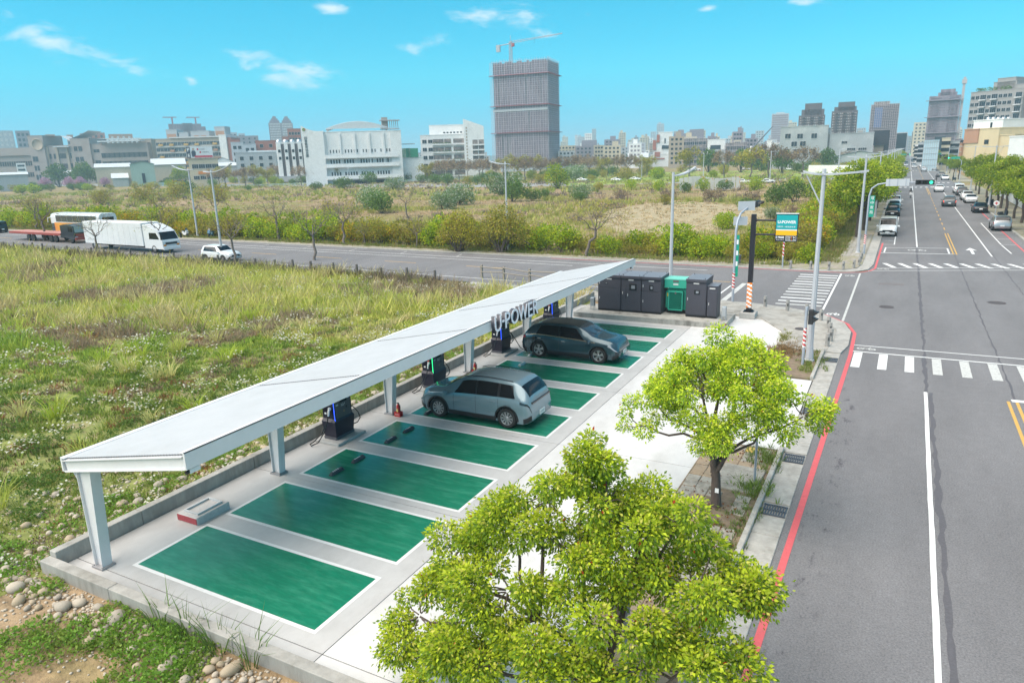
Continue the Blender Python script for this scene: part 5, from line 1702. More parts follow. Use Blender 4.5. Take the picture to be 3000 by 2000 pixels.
for (x_, y_, pt, rz_) in ((6.0, 395, p_white, A), (2.9, 380, p_white, B_), (3.1, 420, p_silver, B_), (10, 395, p_white, A), (10, 420, p_silver, A), (10, 446, p_grey, A), (10, 470, p_white, A), (6.2, 440, p_black, A), (2.9, 470, p_white, B_), (6.0, 500, redp, A), (10, 500, p_grey, A), (10, 540, p_white, A), (3.0, 560, p_black, B_), (6.2, 580, p_silver, A), (-.6, 420, p_white, B_), (-.6, 470, p_grey, B_), (10, 590, p_white, A)):
 key = pt.name
 lab = 'distant %s car %s far down the main road' % (key.replace('paint_', '').split('_')[0], 'parked at the right kerb' if x_ > 9 else ('coming in the left lane' if x_ < 4 else 'driving away'))
 if key not in far_src:
  far_src[key] = car('sedan', 'distant_car', lab, pt, (x_, y_, .012), rz_, group='distant traffic')
 else:
  copy_tree(far_src[key], (x_, y_, .012), rz_, lab)
for (px, py, lab) in ((1806, 531, 'white car on the far road in front of the yellow green shrubs'), (1862, 529, 'second white car on the far road behind the shrubs'), (2178, 538, 'white car on the far road left of the bright park'), (2248, 537, 'white car on the far road beside tall shrubs'), (2043, 500, 'white car far behind the hoarding'), (2185, 498, 'white van-like car on the distant park road'), (2312, 499, 'white sedan on the distant park road before the concrete building'), (1706, 531, 'white car half hidden beside the round green tree'), (860, 513, 'white car parked far off before the white hall'), (595, 527, 'white car parked far off by the billboard building')):
 g_ = G(px, py)
 copy_tree(far_src['paint_white'], (g_.x, g_.y, 0), rnd.uniform(-.3, .3), lab, 'distant white cars beyond the field')
car('suv_c', 'parked_car', 'white hatchback with black roof parked behind the fence and lamp post', p_white, (XatY(648, 50.2), 50.3, .012), 0.02, sc=1.0)
car('van', 'parked_van', 'black van on the side street at the left edge', p_black, (XatY(5, 64.0) , 63.2, .012), PI, cat='van')
# coach
def coach():
 x1, x0 = XatY(344, 61.2), XatY(146, 61.2)
 ln = min(13.5, abs(x1 - x0))
 t = thing('coach', 'white and orange long-distance coach on the far lane of the side street', 'bus', ((x0 + x1) / 2, 61.8, .012), PI - .035)
 W, Hh = 1.28, 3.75
 orange = mat('coach_orange', (.80, .33, .02), .35, coat=.5, col2=(.75, .15, .01), fac=(.5, .8), vscale=.3)
 wh = p_white
 prof = [(-W, .35), (-W, 3.2), (-W + .12, 3.6), (-W + .4, Hh), (W - .4, Hh), (W - .12, 3.6), (W, 3.2), (W, .35)]
 n = len(prof)
 vs = [(-ln / 2, p[0], p[1]) for p in prof] + [(-ln / 2 + .25, p[0], p[1] + .02) for p in prof] + [(ln / 2 - .6, p[0], p[1]) for p in prof] + [(ln / 2 - .05, p[0] * .97, p[1] if p[1] < 1.6 else p[1] - .1) for p in prof]
 fs = [tuple(range(n)), tuple(range(4 * n - 1, 3 * n - 1, -1))]
 for r_ in range(3):
  fs += [(r_ * n + k, r_ * n + (k + 1) % n, (r_ + 1) * n + (k + 1) % n, (r_ + 1) * n + k) for k in range(n)]
 MB().add(vs, fs).build('body', wh, t)
 for s in (-1, 1):
  MB().box((-.4, s * (W + .006), 1.35), (ln - 1.2, .012, 1.95)).build('livery_panel', orange, t)
  MB().add([(ln / 2 - 1.0, s * (W + .008), .45), (ln / 2 - .1, s * (W + .008), .45), (ln / 2 - .1, s * (W + .008), 2.2), (ln / 2 - 2.6, s * (W + .008), 2.2)], [(0, 1, 2, 3)]).build('front_panel', glassb, t)
  for k in range(7):
   MB().box((-ln / 2 + 1.6 + k * (ln - 2.4) / 7, s * (W + .008), 2.92), ((ln - 2.4) / 7 - .06, .014, .95)).build('side_window', glassb, t)
  for a in (-ln / 2 + 3.0, ln / 2 - 2.6):
   w = place(None, 'wheel', t, loc=(a, s * (W - .08), .5))
   Mx = Matrix.Rotation(-PI / 2 * s, 4, 'X')
   MB().lathe([(.3, -.12), (.5, -.12), (.5, .12), (.32, .12), (.3, .06)], 18, M=Mx).build('tyre', rubber, w)
   MB().lathe([(.31, .04), (.31, .1), (.12, .06), (.1, .12), (.01, .12)], 14, M=Mx).build('rim', MATS['rim_silver'], w)
 MB().box((-ln / 2 - .01, 0, 2.75), (.02, 1.7, .95)).build('rear_window', glassd, t)
 MB().box((ln / 2 - .03, 0, 2.3), (.06, 2.2, 1.9)).build('windscreen', glassd, t)
 MB().box((-ln / 2 - .008, 0, 1.1), (.016, 2.2, 1.2)).build('rear_panel', orange, t)
 for s in (-1, 1):
  MB().tube([(ln / 2 - .1, s * 1.2, 3.1), (ln / 2 + .35, s * 1.45, 3.0), (ln / 2 + .38, s * 1.5, 2.3)], .06, 6).build('mirror', wh, t)
coach()
def box_truck():
 x1, x0 = XatY(504, 53.2), XatY(266, 53.2)
 ln = x1 - x0
 t = thing('box_truck', 'white box truck standing behind the grass on the near side of the side street', 'truck', ((x0 + x1) / 2, 53.6, .012), -.035)
 bl = ln * .775
 bx = MB().bbox((-ln / 2 + bl / 2, 0, 2.15), (bl, 2.4, 2.75), .04).build('cargo_box', mat('box_white', (.66, .67, .68), .5, var=.07, vscale=.6), t)
 mb = MB()
 for k in range(int(bl / 1.2)):
  mb.box((-ln / 2 + .6 + k * 1.2, -1.205, 2.15), (.05, .02, 2.6))
 mb.build('box_ribs', MATS['box_white'], bx)
 upright(place(fit_text(text_mesh('3.49TKLM-25', .2, 0, 0, mat('faded_ink', (.35, .36, .37), .6)), 2.0, .22), 'lettering', bx), (-ln / 2 + .5, -1.207, 1.15), 0)
 c0 = -ln / 2 + bl + .12
 cl_ = ln - bl - .12
 prof = [(c0, .55), (c0, 2.6), (c0 + .05, 3.35), (c0 + .35, 3.38), (c0 + cl_ * .62, 2.85), (c0 + cl_ * .80, 2.5), (c0 + cl_ * .97, 1.6), (c0 + cl_, 1.4), (c0 + cl_, .5)]
 n = len(prof)
 vs = [(p[0], -1.12, p[1]) for p in prof] + [(p[0], 1.12, p[1]) for p in prof]
 MB().add(vs, [tuple(range(n)), tuple(range(2 * n - 1, n - 1, -1))] + [(k, n + k, n + (k + 1) % n, (k + 1) % n) for k in range(n)]).build('cab', p_white, t)
 MB().add([(c0 + cl_ * .81, -1.02, 2.46), (c0 + cl_ * .81, 1.02, 2.46), (c0 + cl_ * .97, 1.02, 1.62), (c0 + cl_ * .97, -1.02, 1.62)], [(0, 3, 2, 1)]).build('windscreen', glassd, t, loc=(.03, 0, .02))
 for s in (-1, 1):
  MB().add([(c0 + cl_ * .30, s * 1.13, 1.65), (c0 + cl_ * .85, s * 1.13, 1.65), (c0 + cl_ * .70, s * 1.13, 2.4), (c0 + cl_ * .32, s * 1.13, 2.4)], [(0, 1, 2, 3)]).build('side_window', glassd, t)
  MB().bbox((c0 + cl_ + .15, s * 1.28, 1.95), (.10, .22, .62), .02).build('mirror', blackm, t)
  MB().box((c0 + cl_ + .0, s * .85, .95), (.04, .35, .2)).build('head_lamp', mat('indicator_orange', (.7, .25, .03), .3), t)
  for a in (-ln / 2 + 1.8, c0 + cl_ * .5):
   w = place(None, 'wheel', t, loc=(a, s * 1.0, .46))
   Mx = Matrix.Rotation(-PI / 2 * s, 4, 'X')
   MB().lathe([(.28, -.12), (.46, -.12), (.46, .12), (.3, .12), (.28, .06)], 16, M=Mx).build('tyre', rubber, w)
   MB().lathe([(.29, .02), (.29, .1), (.1, .06), (.01, .1)], 12, M=Mx).build('rim', MATS['rim_silver'], w)
 MB().box((c0 + cl_ + .02, 0, 1.15), (.04, 1.5, .25)).build('grille', darkm, t)
 MB().bbox((c0 + cl_ + .02, 0, .58), (.16, 2.2, .3), .03).build('bumper', p_white, t)
 MB().box((-.3, 0, .62), (ln * .8, .9, .22)).build('chassis', blackm, t)
box_truck()
def flatbed():
 x1, x0 = XatY(243, 57.0), XatY(152, 57.0)
 t = thing('flatbed_truck', 'dark tractor cab with a long red flatbed on the side street', 'truck', (x1, 57.2, .012), -.035)
 dk = paint('truck_navy', (.018, .020, .030), .2)
 cl_ = min(3.4, x1 - x0)
 prof = [(-cl_, .9), (-cl_, 2.45), (-cl_ * .7, 2.6), (-cl_ * .25, 2.58), (-.08, 2.4), (0, 1.5), (.02, .6), (-.4, .5)]
 n = len(prof)
 vs = [(p[0], -1.18, p[1]) for p in prof] + [(p[0], 1.18, p[1]) for p in prof]
 MB().add(vs, [tuple(range(n)), tuple(range(2 * n - 1, n - 1, -1))] + [(k, n + k, n + (k + 1) % n, (k + 1) % n) for k in range(n)]).build('cab', dk, t)
 MB().add([(-.06, -1.05, 2.35), (-.06, 1.05, 2.35), (.0, 1.05, 1.5), (.0, -1.05, 1.5)], [(0, 3, 2, 1)]).build('windscreen', mat('pale_screen', (.28, .36, .36), .12), t, loc=(.025, 0, 0))
 MB().add([(-1.4, -1.19, 1.6), (-.25, -1.19, 1.6), (-.3, -1.19, 2.3), (-1.4, -1.19, 2.3)], [(0, 1, 2, 3)]).build('side_window', glassd, t)
 MB().box((.03, 0, 1.1), (.05, 1.9, .45)).build('grille', mat('truck_red', (.30, .05, .035), .5), t)
 MB().bbox((.06, 0, .65), (.2, 2.3, .35), .04).build('bumper', MATS['truck_red'], t)
 for s in (-1, 1):
  MB().box((.06, s * .92, .85), (.08, .35, .25)).build('head_lamp', MATS['lamp_clear'], t)
 MB().box((-cl_ - 7.5, 0, 1.25), (14.5, 2.45, .16)).build('deck', mat('deck_red', (.42, .19, .16), .8, var=.2, vscale=.6), t)
 MB().box((-cl_ - 7.5, -1.24, 1.16), (14.5, .05, .3)).build('deck_rail', MATS['truck_red'], t)
 for a in (-1.0, -5.2, -6.5, -11.5, -12.8):
  for s in (-1, 1):
   w = place(None, 'wheel', t, loc=(a, s * 1.02, .5))
   Mx = Matrix.Rotation(-PI / 2 * s, 4, 'X')
   MB().lathe([(.3, -.13), (.5, -.13), (.5, .13), (.3, .13)], 14, M=Mx).build('tyre', rubber, w)
   MB().lathe([(.3, .05), (.2, .1), (.01, .1)], 12, M=Mx).build('rim', MATS['rim_silver'], w)
flatbed()
def scooter(label, loc, rz, pt, rider=None, group=None):
 t = thing('scooter', label, 'scooter', loc, rz, group)
 for a in (-.62, .62):
  w = place(None, 'wheel', t, loc=(a, 0, .25))
  Mx = Matrix.Rotation(PI / 2, 4, 'X')
  MB().lathe([(.14, -.06), (.25, -.05), (.25, .05), (.14, .06)], 14, M=Mx).build('tyre', rubber, w)
  MB().lathe([(.15, -.04), (.15, .04)], 12, M=Mx).build('rim', MATS['rim_silver'], w)
 prof = [(-.85, .62), (-.75, .82), (-.2, .80), (.02, .45), (.32, .42), (.50, .95), (.62, 1.0), (.72, .62), (.55, .42), (.30, .30), (-.35, .28), (-.6, .45)]
 n = len(prof)
 vs = [(p[0], -.17, p[1]) for p in prof] + [(p[0], .17, p[1]) for p in prof]
 MB().add(vs, [tuple(range(n)), tuple(range(2 * n - 1, n - 1, -1))] + [(k, n + k, n + (k + 1) % n, (k + 1) % n) for k in range(n)]).build('body', pt, t)
 MB().bbox((-.42, 0, .84), (.72, .30, .10), .04).build('seat', blackm, t)
 MB().add([(.52, -.18, 1.0), (.52, .18, 1.0), (.40, .14, 1.32), (.40, -.14, 1.32)], [(0, 1, 2, 3)]).build('screen', glassb, t)
 MB().tube([(.42, -.33, 1.02), (.48, -.1, 1.0), (.48, .1, 1.0), (.42, .33, 1.02)], .02, 6).build('handlebar', blackm, t)
 MB().box((.70, 0, .78), (.06, .2, .14)).build('head_lamp', MATS['lamp_clear'], t)
 MB().tube([(.62, 0, .25), (.52, 0, .9)], .04, 6).build('fork', blackm, t)
 return t
p_blue = paint('blue', (.03, .18, .33), .3)
g_ = G(545, 696)
scooter('white scooter parked on the verge left of the lamp post', (g_.x, g_.y, .1), -.25, p_white)
g_ = G(620, 697)
scooter('blue scooter parked on the verge right of the lamp post', (g_.x, g_.y, .1), -1.1, p_blue)
scooter('white faced scooter ridden towards the camera on the main road', (1.1, 157, .02), B_, p_white)
scooter('dark scooter ridden away on the right side of the main road', (7.6, 236, .02), A, p_black)
for k, (x_, y_, r_) in enumerate(((11.6, 112, .8), (12.2, 131, 1.9), (12.1, 137, 2.0), (11.7, 232, 2.0))):
 scooter(('dark scooter parked under the first tree right of the road', 'dark scooter parked under the middle trees on the right pavement', 'second dark scooter under the middle trees on the right', 'dark scooter parked past the second junction on the right')[k], (x_, y_, .12), r_, p_black)
# riders: one skinned body each, seated
def skin_body(name, joints, edges, mats, parent):
 me = bpy.data.meshes.new(name)
 me.from_pydata([j[:3] for j in joints], edges, [])
 o = bpy.data.objects.new(name, me)
 C.objects.link(o)
 md = o.modifiers.new('skin', 'SKIN')
 for v, j in zip(me.skin_vertices[0].data, joints):
  v.radius = (j[3], j[3])
 me.skin_vertices[0].data[0].use_root = True
 sb = o.modifiers.new('sub', 'SUBSURF')
 sb.levels = sb.render_levels = 1
 bpy.context.view_layer.update()
 nm = bpy.data.meshes.new_from_object(o.evaluated_get(bpy.context.evaluated_depsgraph_get()))
 bpy.data.objects.remove(o)
 nm.materials.clear()
 for m_ in mats:
  nm.materials.append(m_)
 for p_ in nm.polygons:
  p_.use_smooth = True
 return place(nm, name, parent)
def rider(label, loc, rz, cloth):
 t = thing('person', label, 'person', loc, rz)
 J = [(-.30, 0, .95, .15), (-.22, 0, 1.2, .16), (-.16, 0, 1.42, .15), (-.12, 0, 1.54, .06), (-.10, 0, 1.62, .07)]
 E = [(0, 1), (1, 2), (2, 3), (3, 4)]
 for s in (-1, 1):
  b0 = len(J)
  J += [(-.16, s * .19, 1.42, .065), (.08, s * .30, 1.22, .05), (.36, s * .30, 1.08, .04), (.43, s * .30, 1.04, .04),
              (-.25, s * .10, .90, .10), (.12, s * .16, .88, .075), (.16, s * .17, .50, .055), (.28, s * .17, .45, .05)]
  E += [(2, b0), (b0, b0 + 1), (b0 + 1, b0 + 2), (b0 + 2, b0 + 3), (0, b0 + 4), (b0 + 4, b0 + 5), (b0 + 5, b0 + 6), (b0 + 6, b0 + 7)]
 skin_body('body', J, E, [cloth], t)
 hl = MB().lathe([(.001, -.14), (.09, -.12), (.135, -.03), (.14, .04), (.10, .11), (.04, .14)], 14, M=Matrix.Translation((-.09, 0, 1.72))).build('helmet', p_black, t)
 MB().bbox((.03, 0, 1.71), (.05, .18, .11), .02).build('visor', glassd, t)
rider('rider in dark clothes and helmet coming along the left lane', (1.1, 157, .02), B_, mat('cloth_dark', (.03, .03, .04), .9, var=.2))
rider('rider in black riding away on the right of the main road', (7.6, 236, .02), A, MATS['cloth_dark'])
# ------------------------------------------------------------------ vegetation
def in_view(x, y, z=0.0, mx=.18):
 d = np.stack([x, y, np.zeros_like(x) + z - CAM_H], -1)
 f_ = d @ FW
 u = (d @ RX) / f_ * FPX / 1500
 v = (d @ DN) / f_ * FPX / 1000
 return (f_ > 1) & (np.abs(u) < 1 + mx) & (v < 1 + mx * 1.6) & (v > -1 - mx)
def nz2(x, y, s, seed=0.0):
 return np.array([noise.fractal((a * s, b_ * s, seed), .6, 2.0, 4) for a, b_ in zip(x, y)])
def blades(px, py, pz, hgt, wid, spread, nb, cols, lean=.5, two=True, seed=1):
 """grass: nb blades per tuft; arrays px,py,pz,hgt,spread,cols per tuft"""
 r_ = np.random.RandomState(seed)
 n = len(px)
 a = r_.rand(n, nb) * 2 * PI
 rad = np.sqrt(r_.rand(n, nb)) * spread[:, None]
 bx = px[:, None] + rad * np.cos(a)
 by = py[:, None] + rad * np.sin(a)
 h = hgt[:, None] * (.55 + .6 * r_.rand(n, nb))
 la = a + r_.randn(n, nb) * .7
 le = h * lean * (.3 + r_.rand(n, nb))
 dx, dy = np.cos(la) * le, np.sin(la) * le
 wa = r_.rand(n, nb) * PI
 w = wid[:, None] * (.7 + .6 * r_.rand(n, nb)) if hasattr(wid, '__len__') else wid * (.7 + .6 * r_.rand(n, nb))
 wx, wy = np.cos(wa) * w, np.sin(wa) * w
 z0 = pz[:, None] + np.zeros_like(h)
 m = n * nb
 if two:
  V = np.stack([np.stack([bx - wx, by - wy, z0], -1), np.stack([bx + wx, by + wy, z0], -1),
                      np.stack([bx + dx * .35 + wx * .8, by + dy * .35 + wy * .8, z0 + h * .62], -1), np.stack([bx + dx * .35 - wx * .8, by + dy * .35 - wy * .8, z0 + h * .62], -1),
                      np.stack([bx + dx + wx * .1, by + dy + wy * .1, z0 + h], -1), np.stack([bx + dx - wx * .1, by + dy - wy * .1, z0 + h], -1)], 2)
  V = V.reshape(m * 6, 3)
  b0 = np.arange(m)[:, None] * 6
  Q = np.concatenate([b0 + np.array([0, 1, 2, 3]), b0 + np.array([3, 2, 4, 5])], 0)
  k = 6
 else:
  V = np.stack([np.stack([bx - wx, by - wy, z0], -1), np.stack([bx + wx, by + wy, z0], -1),
                      np.stack([bx + dx + wx * .25, by + dy + wy * .25, z0 + h], -1), np.stack([bx + dx - wx * .25, by + dy - wy * .25, z0 + h], -1)], 2).reshape(m * 4, 3)
  Q = np.arange(m)[:, None] * 4 + np.array([0, 1, 2, 3])
  k = 4
 c = np.repeat(cols, nb, axis=0) * (.78 + .44 * r_.rand(m, 1))
 cc = np.repeat(c, k, axis=0)
 return V, Q, cc
def join(parts):
 V, Q, Cc, o = [], [], [], 0
 for v, q, c in parts:
  V.append(v)
  Q.append(q + o)
  Cc.append(c)
  o += len(v)
 return np.concatenate(V), np.concatenate(Q), np.concatenate(Cc)
def leaves(pos, dirs, size, cols, seed=2, fold=.25, wide=.42):
 """diamond leaves at pos pointing along dirs"""
 r_ = np.random.RandomState(seed)
 n = len(pos)
 d = dirs / (np.linalg.norm(dirs, axis=1, keepdims=True) + 1e-9)
 rv = r_.randn(n, 3)
 sd_ = np.cross(d, rv)
 sd_ /= np.linalg.norm(sd_, axis=1, keepdims=True) + 1e-9
 up_ = np.cross(sd_, d)
 s = (size if hasattr(size, '__len__') else np.full(n, size)) * (.7 + .6 * r_.rand(n))
 s = s[:, None]
 V = np.stack([pos, pos + d * s * .45 + sd_ * s * wide * .6 + up_ * s * fold * .5, pos + d * s, pos + d * s * .45 - sd_ * s * wide * .6 + up_ * s * fold * .5], 1).reshape(n * 4, 3)
 Q = np.arange(n)[:, None] * 4 + np.array([0, 1, 2, 3])
 return V, Q, np.repeat(cols, 4, axis=0)
# ---- grass of the near field
r0 = np.random.RandomState(5)
GR = np.array([(.27, .37, .05), (.40, .46, .07), (.50, .48, .13), (.29, .22, .14), (.17, .26, .04), (.50, .43, .20), (.34, .20, .09)])
parts = []
for (d0, d1, dens, h0, wd_, nb, two) in ((10, 28, 22, .14, .014, 11, True), (28, 45, 12.0, .22, .021, 11, True), (45, 75, 4.6, .46, .032, 11, False), (75, 150, 1.8, .60, .055, 11, False)):
 area = 110.0 * 60.0
 n = int(area * dens)
 x = -18.0 - r0.rand(n) * 112
 y = 0 + r0.rand(n) * 56
 dist = np.hypot(x, y)
 lotx = x * math.cos(LOT) - y * math.sin(LOT)
 k = (dist >= d0) & (dist < d1) & (y < CSY(x, -1.2)) & (lotx < -17.95)
 x, y = x[k], y[k]
 k = in_view(x, y)
 x, y = x[k], y[k]
 a = nz2(x, y, .10, 3.0)
 b_ = nz2(x, y, .33, 8.0)
 c = nz2(x, y, .9, 1.0)
 far = np.clip((y - 18) / 22 + (-x - 30) / 90, 0, 1)
 # bare soil near the lot's outer corner
 bare = (b_ * .6 + c * .5 > .24 - .06 * np.clip((y - 9) / 10, -1.2, 1)) & (x > -32) & (y < 16)
 k = ~bare | (r0.rand(len(x)) < .06)
 x, y, a, b_, c, far = x[k], y[k], a[k], b_[k], c[k], far[k]
 n = len(x)
 idx = np.where(c > .28, 4, np.where(c < -.3, 1, 0))
 idx = np.where((far > .42) & (a + .3 * c > -.12), np.where(r0.rand(n) < .55, 2, 1), idx)
 idx = np.where((a + .55 * b_ < -.34) & (far > .2), 3, idx)
 idx = np.where((b_ > .34) & (far > .45), 5, idx)
 idx = np.where((c < -.38) & (far < .5) & (b_ < .05), 6, idx)
 idx = np.where((b_ < -.30) & (far < .6) & (c > -.1), 3, idx)
 near_ = np.clip((46 - np.hypot(x, y)) / 16, 0, 1)[:, None] * np.clip(1 - far / .7, 0, 1)[:, None]
 GN = np.array([(.185, .235, .045), (.27, .30, .065), (.33, .30, .10), (.22, .155, .09), (.115, .17, .03), (.33, .27, .13), (.27, .12, .055)])
 col = (GR[idx] * (1 - near_) + GN[idx] * near_) * (.72 + .5 * r0.rand(n, 1))
 hh = h0 * (.55 + .9 * r0.rand(n)) * np.where(idx == 2, 1.5, np.where(idx == 3, 1.25, np.where(idx == 5, 1.5, 1.0))) * (1 + .5 * np.clip(b_, -.8, 1))
 parts.append(blades(x, y, np.full(n, -.06), hh, wd_, .10 + hh * .45, nb, col, .75, two, seed=int(d0)))
# tall feathery clumps
n = 420
x = -20 - r0.rand(n) * 85
y = 8 + r0.rand(n) * 40
k = (y < CSY(x, -1.6)) & in_view(x, y) & (nz2(x, y, .16, 14.0) > -.05)
x, y = x[k], y[k]
n = len(x)
col = np.array([(.44, .48, .09), (.38, .46, .05), (.52, .48, .18)])[r0.randint(0, 3, n)]
parts.append(blades(x, y, np.full(n, -.06), .55 + .5 * r0.rand(n), .016, np.full(n, .22), 46, col, .85, True, seed=77))
# scruffy growth along the fence
n = 900
x = -33 - r0.rand(n) * 95
y = CSY(x, -1.7) + r0.randn(n) * .55
k = in_view(x, y)
x, y = x[k], y[k]
n = len(x)
col = np.array([(.19, .15, .10), (.24, .21, .09), (.16, .17, .05), (.15, .11, .10)])[r0.randint(0, 4, n)]
parts.append(blades(x, y, np.full(n, -.06), .5 + .6 * r0.rand(n), .028, np.full(n, .3), 14, col, .6, True, seed=78))
V, Q, Cc = join(parts)
place(fast_mesh('field_grass', V, Q, grassm, Cc), 'field_grass', label='wild yellow green grass of the field left of the lot', cat='grass', kind='stuff')
# ---- low leafy weeds and white flowers
lp, ld, lc, fpz = [], [], [], []
n = 9000
x = -17.9 - np.abs(r0.randn(n)) * 12
y = 3 + r0.rand(n) * 44
x = np.concatenate([x, -17.5 + r0.rand(1500) * 13.5])
y = np.concatenate([y, 7.75 - np.abs(r0.randn(1500)) * 1.6])
lotx = x * math.cos(LOT) - y * math.sin(LOT)
loty = x * math.sin(LOT) + y * math.cos(LOT)
k = ((lotx < -17.95) | (loty < 7.95)) & in_view(x, y)
x, y = x[k], y[k]
q = nz2(x, y, .45, 21.0)
k = q > np.where(x > -21, -.08, .10)
x, y, q = x[k], y[k], q[k]
for i in range(len(x)):
 m_ = 26 if y[i] < 16 else 18
 rr_ = .16 + .14 * max(0, q[i])
 an = r0.rand(m_) * 2 * PI
 ra = np.sqrt(r0.rand(m_)) * rr_ * 1.4
 hz = .03 + (.10 + .30 * max(0, q[i])) * (1 - (ra / (rr_ * 1.4)) ** 2) * r0.rand(m_) ** .5
 lp.append(np.stack([x[i] + ra * np.cos(an), y[i] + ra * np.sin(an), hz - .05], -1))
 ld.append(np.stack([np.cos(an), np.sin(an), .35 + .5 * r0.rand(m_)], -1) + r0.randn(m_, 3) * .3)
 g_ = .8 + .4 * r0.rand(m_, 1)
 base = (np.array((.20, .36, .045)) if x[i] > -21 or y[i] < 8 else np.array((.12, .21, .035))) if q[i] > .12 else np.array((.24, .34, .06))
 lc.append(base * g_)
V, Q, Cc = leaves(np.concatenate(lp), np.concatenate(ld), np.where(np.repeat(1, sum(len(a) for a in lp)), .075, 0), np.concatenate(lc), wide=.6)
place(fast_mesh('leafy_weeds', V, Q, leafm, Cc), 'leafy_weeds', label='low bright green leafy weeds spreading among the stones', cat='weeds', kind='stuff')
n = 52000
x = -18.2 - r0.rand(n) ** 1.1 * 50
y = 5 + r0.rand(n) * 42
k = (y < CSY(x, -2)) & in_view(x, y)
x, y = x[k], y[k]
q = nz2(x, y, .38, 31.0) + .25 * nz2(x, y, 1.3, 2.0)
k = (q > .24) & (r0.rand(len(x)) < np.clip(1.3 - (-x - 18) / 55, .1, 1))
x, y = x[k], y[k]
n = len(x)
s = .016 + .010 * r0.rand(n) + .0004 * np.hypot(x, y)
z = .10 + .32 * r0.rand(n)
V = np.stack([np.stack([x - s, y - s, z], -1), np.stack([x + s, y - s, z + s * .6 * r0.randn(n)], -1), np.stack([x + s, y + s, z], -1), np.stack([x - s, y + s, z + s * .6 * r0.randn(n)], -1)], 1).reshape(n * 4, 3)
Q = np.arange(n)[:, None] * 4 + np.array([0, 1, 2, 3])
Cc = np.repeat(np.array((.62, .62, .52)) * (.7 + .35 * r0.rand(n, 1)), 4, axis=0)
place(fast_mesh('white_flowers', V, Q, grassm, Cc), 'white_flowers', label='scattered small white wild flowers over the field', cat='flowers', kind='stuff')
# ---- rounded river stones along the lot walls
stm = [mat('river_stone_a', (.37, .30, .21), .85, var=.16, vscale=5, bump=.25, bscale=18), mat('river_stone_b', (.34, .30, .245), .85, var=.16, vscale=5, bump=.25, bscale=18), mat('river_stone_c', (.43, .375, .30), .85, var=.14, vscale=5, bump=.25, bscale=18)]
stone_meshes = []
for k in range(9):
 bm = bmesh.new()
 bmesh.ops.create_icosphere(bm, subdivisions=2, radius=1.0)
 sx, sy, sz = rnd.uniform(.8, 1.15), rnd.uniform(.62, .95), rnd.uniform(.5, .72)
 for v in bm.verts:
  n_ = 1 + .16 * noise.noise(v.co * 1.1 + Vector((k * 7.1, 0, 0)))
  v.co = Vector((v.co.x * sx * n_, v.co.y * sy * n_, v.co.z * sz * n_))
 me = bpy.data.meshes.new('river_stone')
 bm.to_mesh(me)
 bm.free()
 for p_ in me.polygons:
  p_.use_smooth = True
 me.materials.append(stm[k % 3])
 stone_meshes.append(me)
spots = []
def try_stone(x, y, r_, tries_ok=.80):
 for (a, b_, c) in spots:
  if (a - x) ** 2 + (b_ - y) ** 2 < ((c + r_) * tries_ok) ** 2:
   return False
 spots.append((x, y, r_))
 return True
for k in range(6500):
 zone = rnd.random()
 r_ = min(.22, .058 * math.exp(rnd.gauss(.48, .48)))
 if zone < .42:
  ly_ = 8.0 - .18 - abs(rnd.gauss(0, .28)) - r_ * .6
  w_ = L(rnd.uniform(-18.2, -7.5), ly_)
 elif zone < .85:
  ly_ = rnd.uniform(7.5, 30)
  w_ = L(-18.0 - r_ - abs(rnd.gauss(0, .55 if ly_ < 16 else .38)), ly_)
 else:
  w_ = L(-18.1 - rnd.uniform(0, 4.2), rnd.uniform(5.5, 17))
  r_ *= .7
 if len(spots) < 1300:
  try_stone(w_.x, w_.y, r_)
spots.sort(key=lambda s_: -s_[2] / math.hypot(s_[0], s_[1]))
STL = ('smooth beige river stone lying along the outer foot of the near end wall', 'smooth beige river stone bedded in weeds along the long field-side wall', 'small rounded stone lying in the weedy soil off the lot corner')
for i, (x_, y_, r_) in enumerate(spots[:300]):
 lc_ = (x_ * math.cos(LOT) - y_ * math.sin(LOT), x_ * math.sin(LOT) + y_ * math.cos(LOT))
 z_ = 0 if lc_[1] < 7.95 and lc_[0] > -18.2 else (1 if lc_[0] > -19.6 else 2)
 o = place(stone_meshes[rnd.randrange(9)], 'river_stone', None, STL[z_], 'stone', ('stones at the near end wall', 'stones along the field-side wall', 'stones in the soil off the corner')[z_], None, (x_, y_, r_ * .30 - .04), rnd.uniform(0, 6.28))
 o.scale = (r_, r_, r_)
# the remaining pebbles as one mass
bmv, bmf, oo = [], [], 0
ico = bmesh.new()
bmesh.ops.create_icosphere(ico, subdivisions=1, radius=1.0)
iv = np.array([v.co[:] for v in ico.verts])
it = np.array([[v.index for v in f.verts] for f in ico.faces])
ico.free()
rest = [(s_[0], s_[1], s_[2]) for s_ in spots[300:]]
for k in range(2600):
 if rnd.random() < .55:
  w_ = L(-18.0 - abs(rnd.gauss(0, 2.6)), rnd.uniform(6, 27))
 else:
  w_ = L(rnd.uniform(-19, -7), 7.95 - abs(rnd.gauss(0, 1.1)))
 rest.append((w_.x, w_.y, rnd.uniform(.015, .055)))
V = np.concatenate([iv * np.array([c, c * rnd.uniform(.7, 1), c * .6]) + np.array([a, b_, c * .15 - .045]) for a, b_, c in rest])
T = np.concatenate([it + len(iv) * k for k in range(len(rest))])
place(fast_mesh('gravel', V, None, stm[2], None, True, T), 'gravel', label='loose pebbles scattered in the soil beside the lot walls', cat='gravel', kind='stuff')
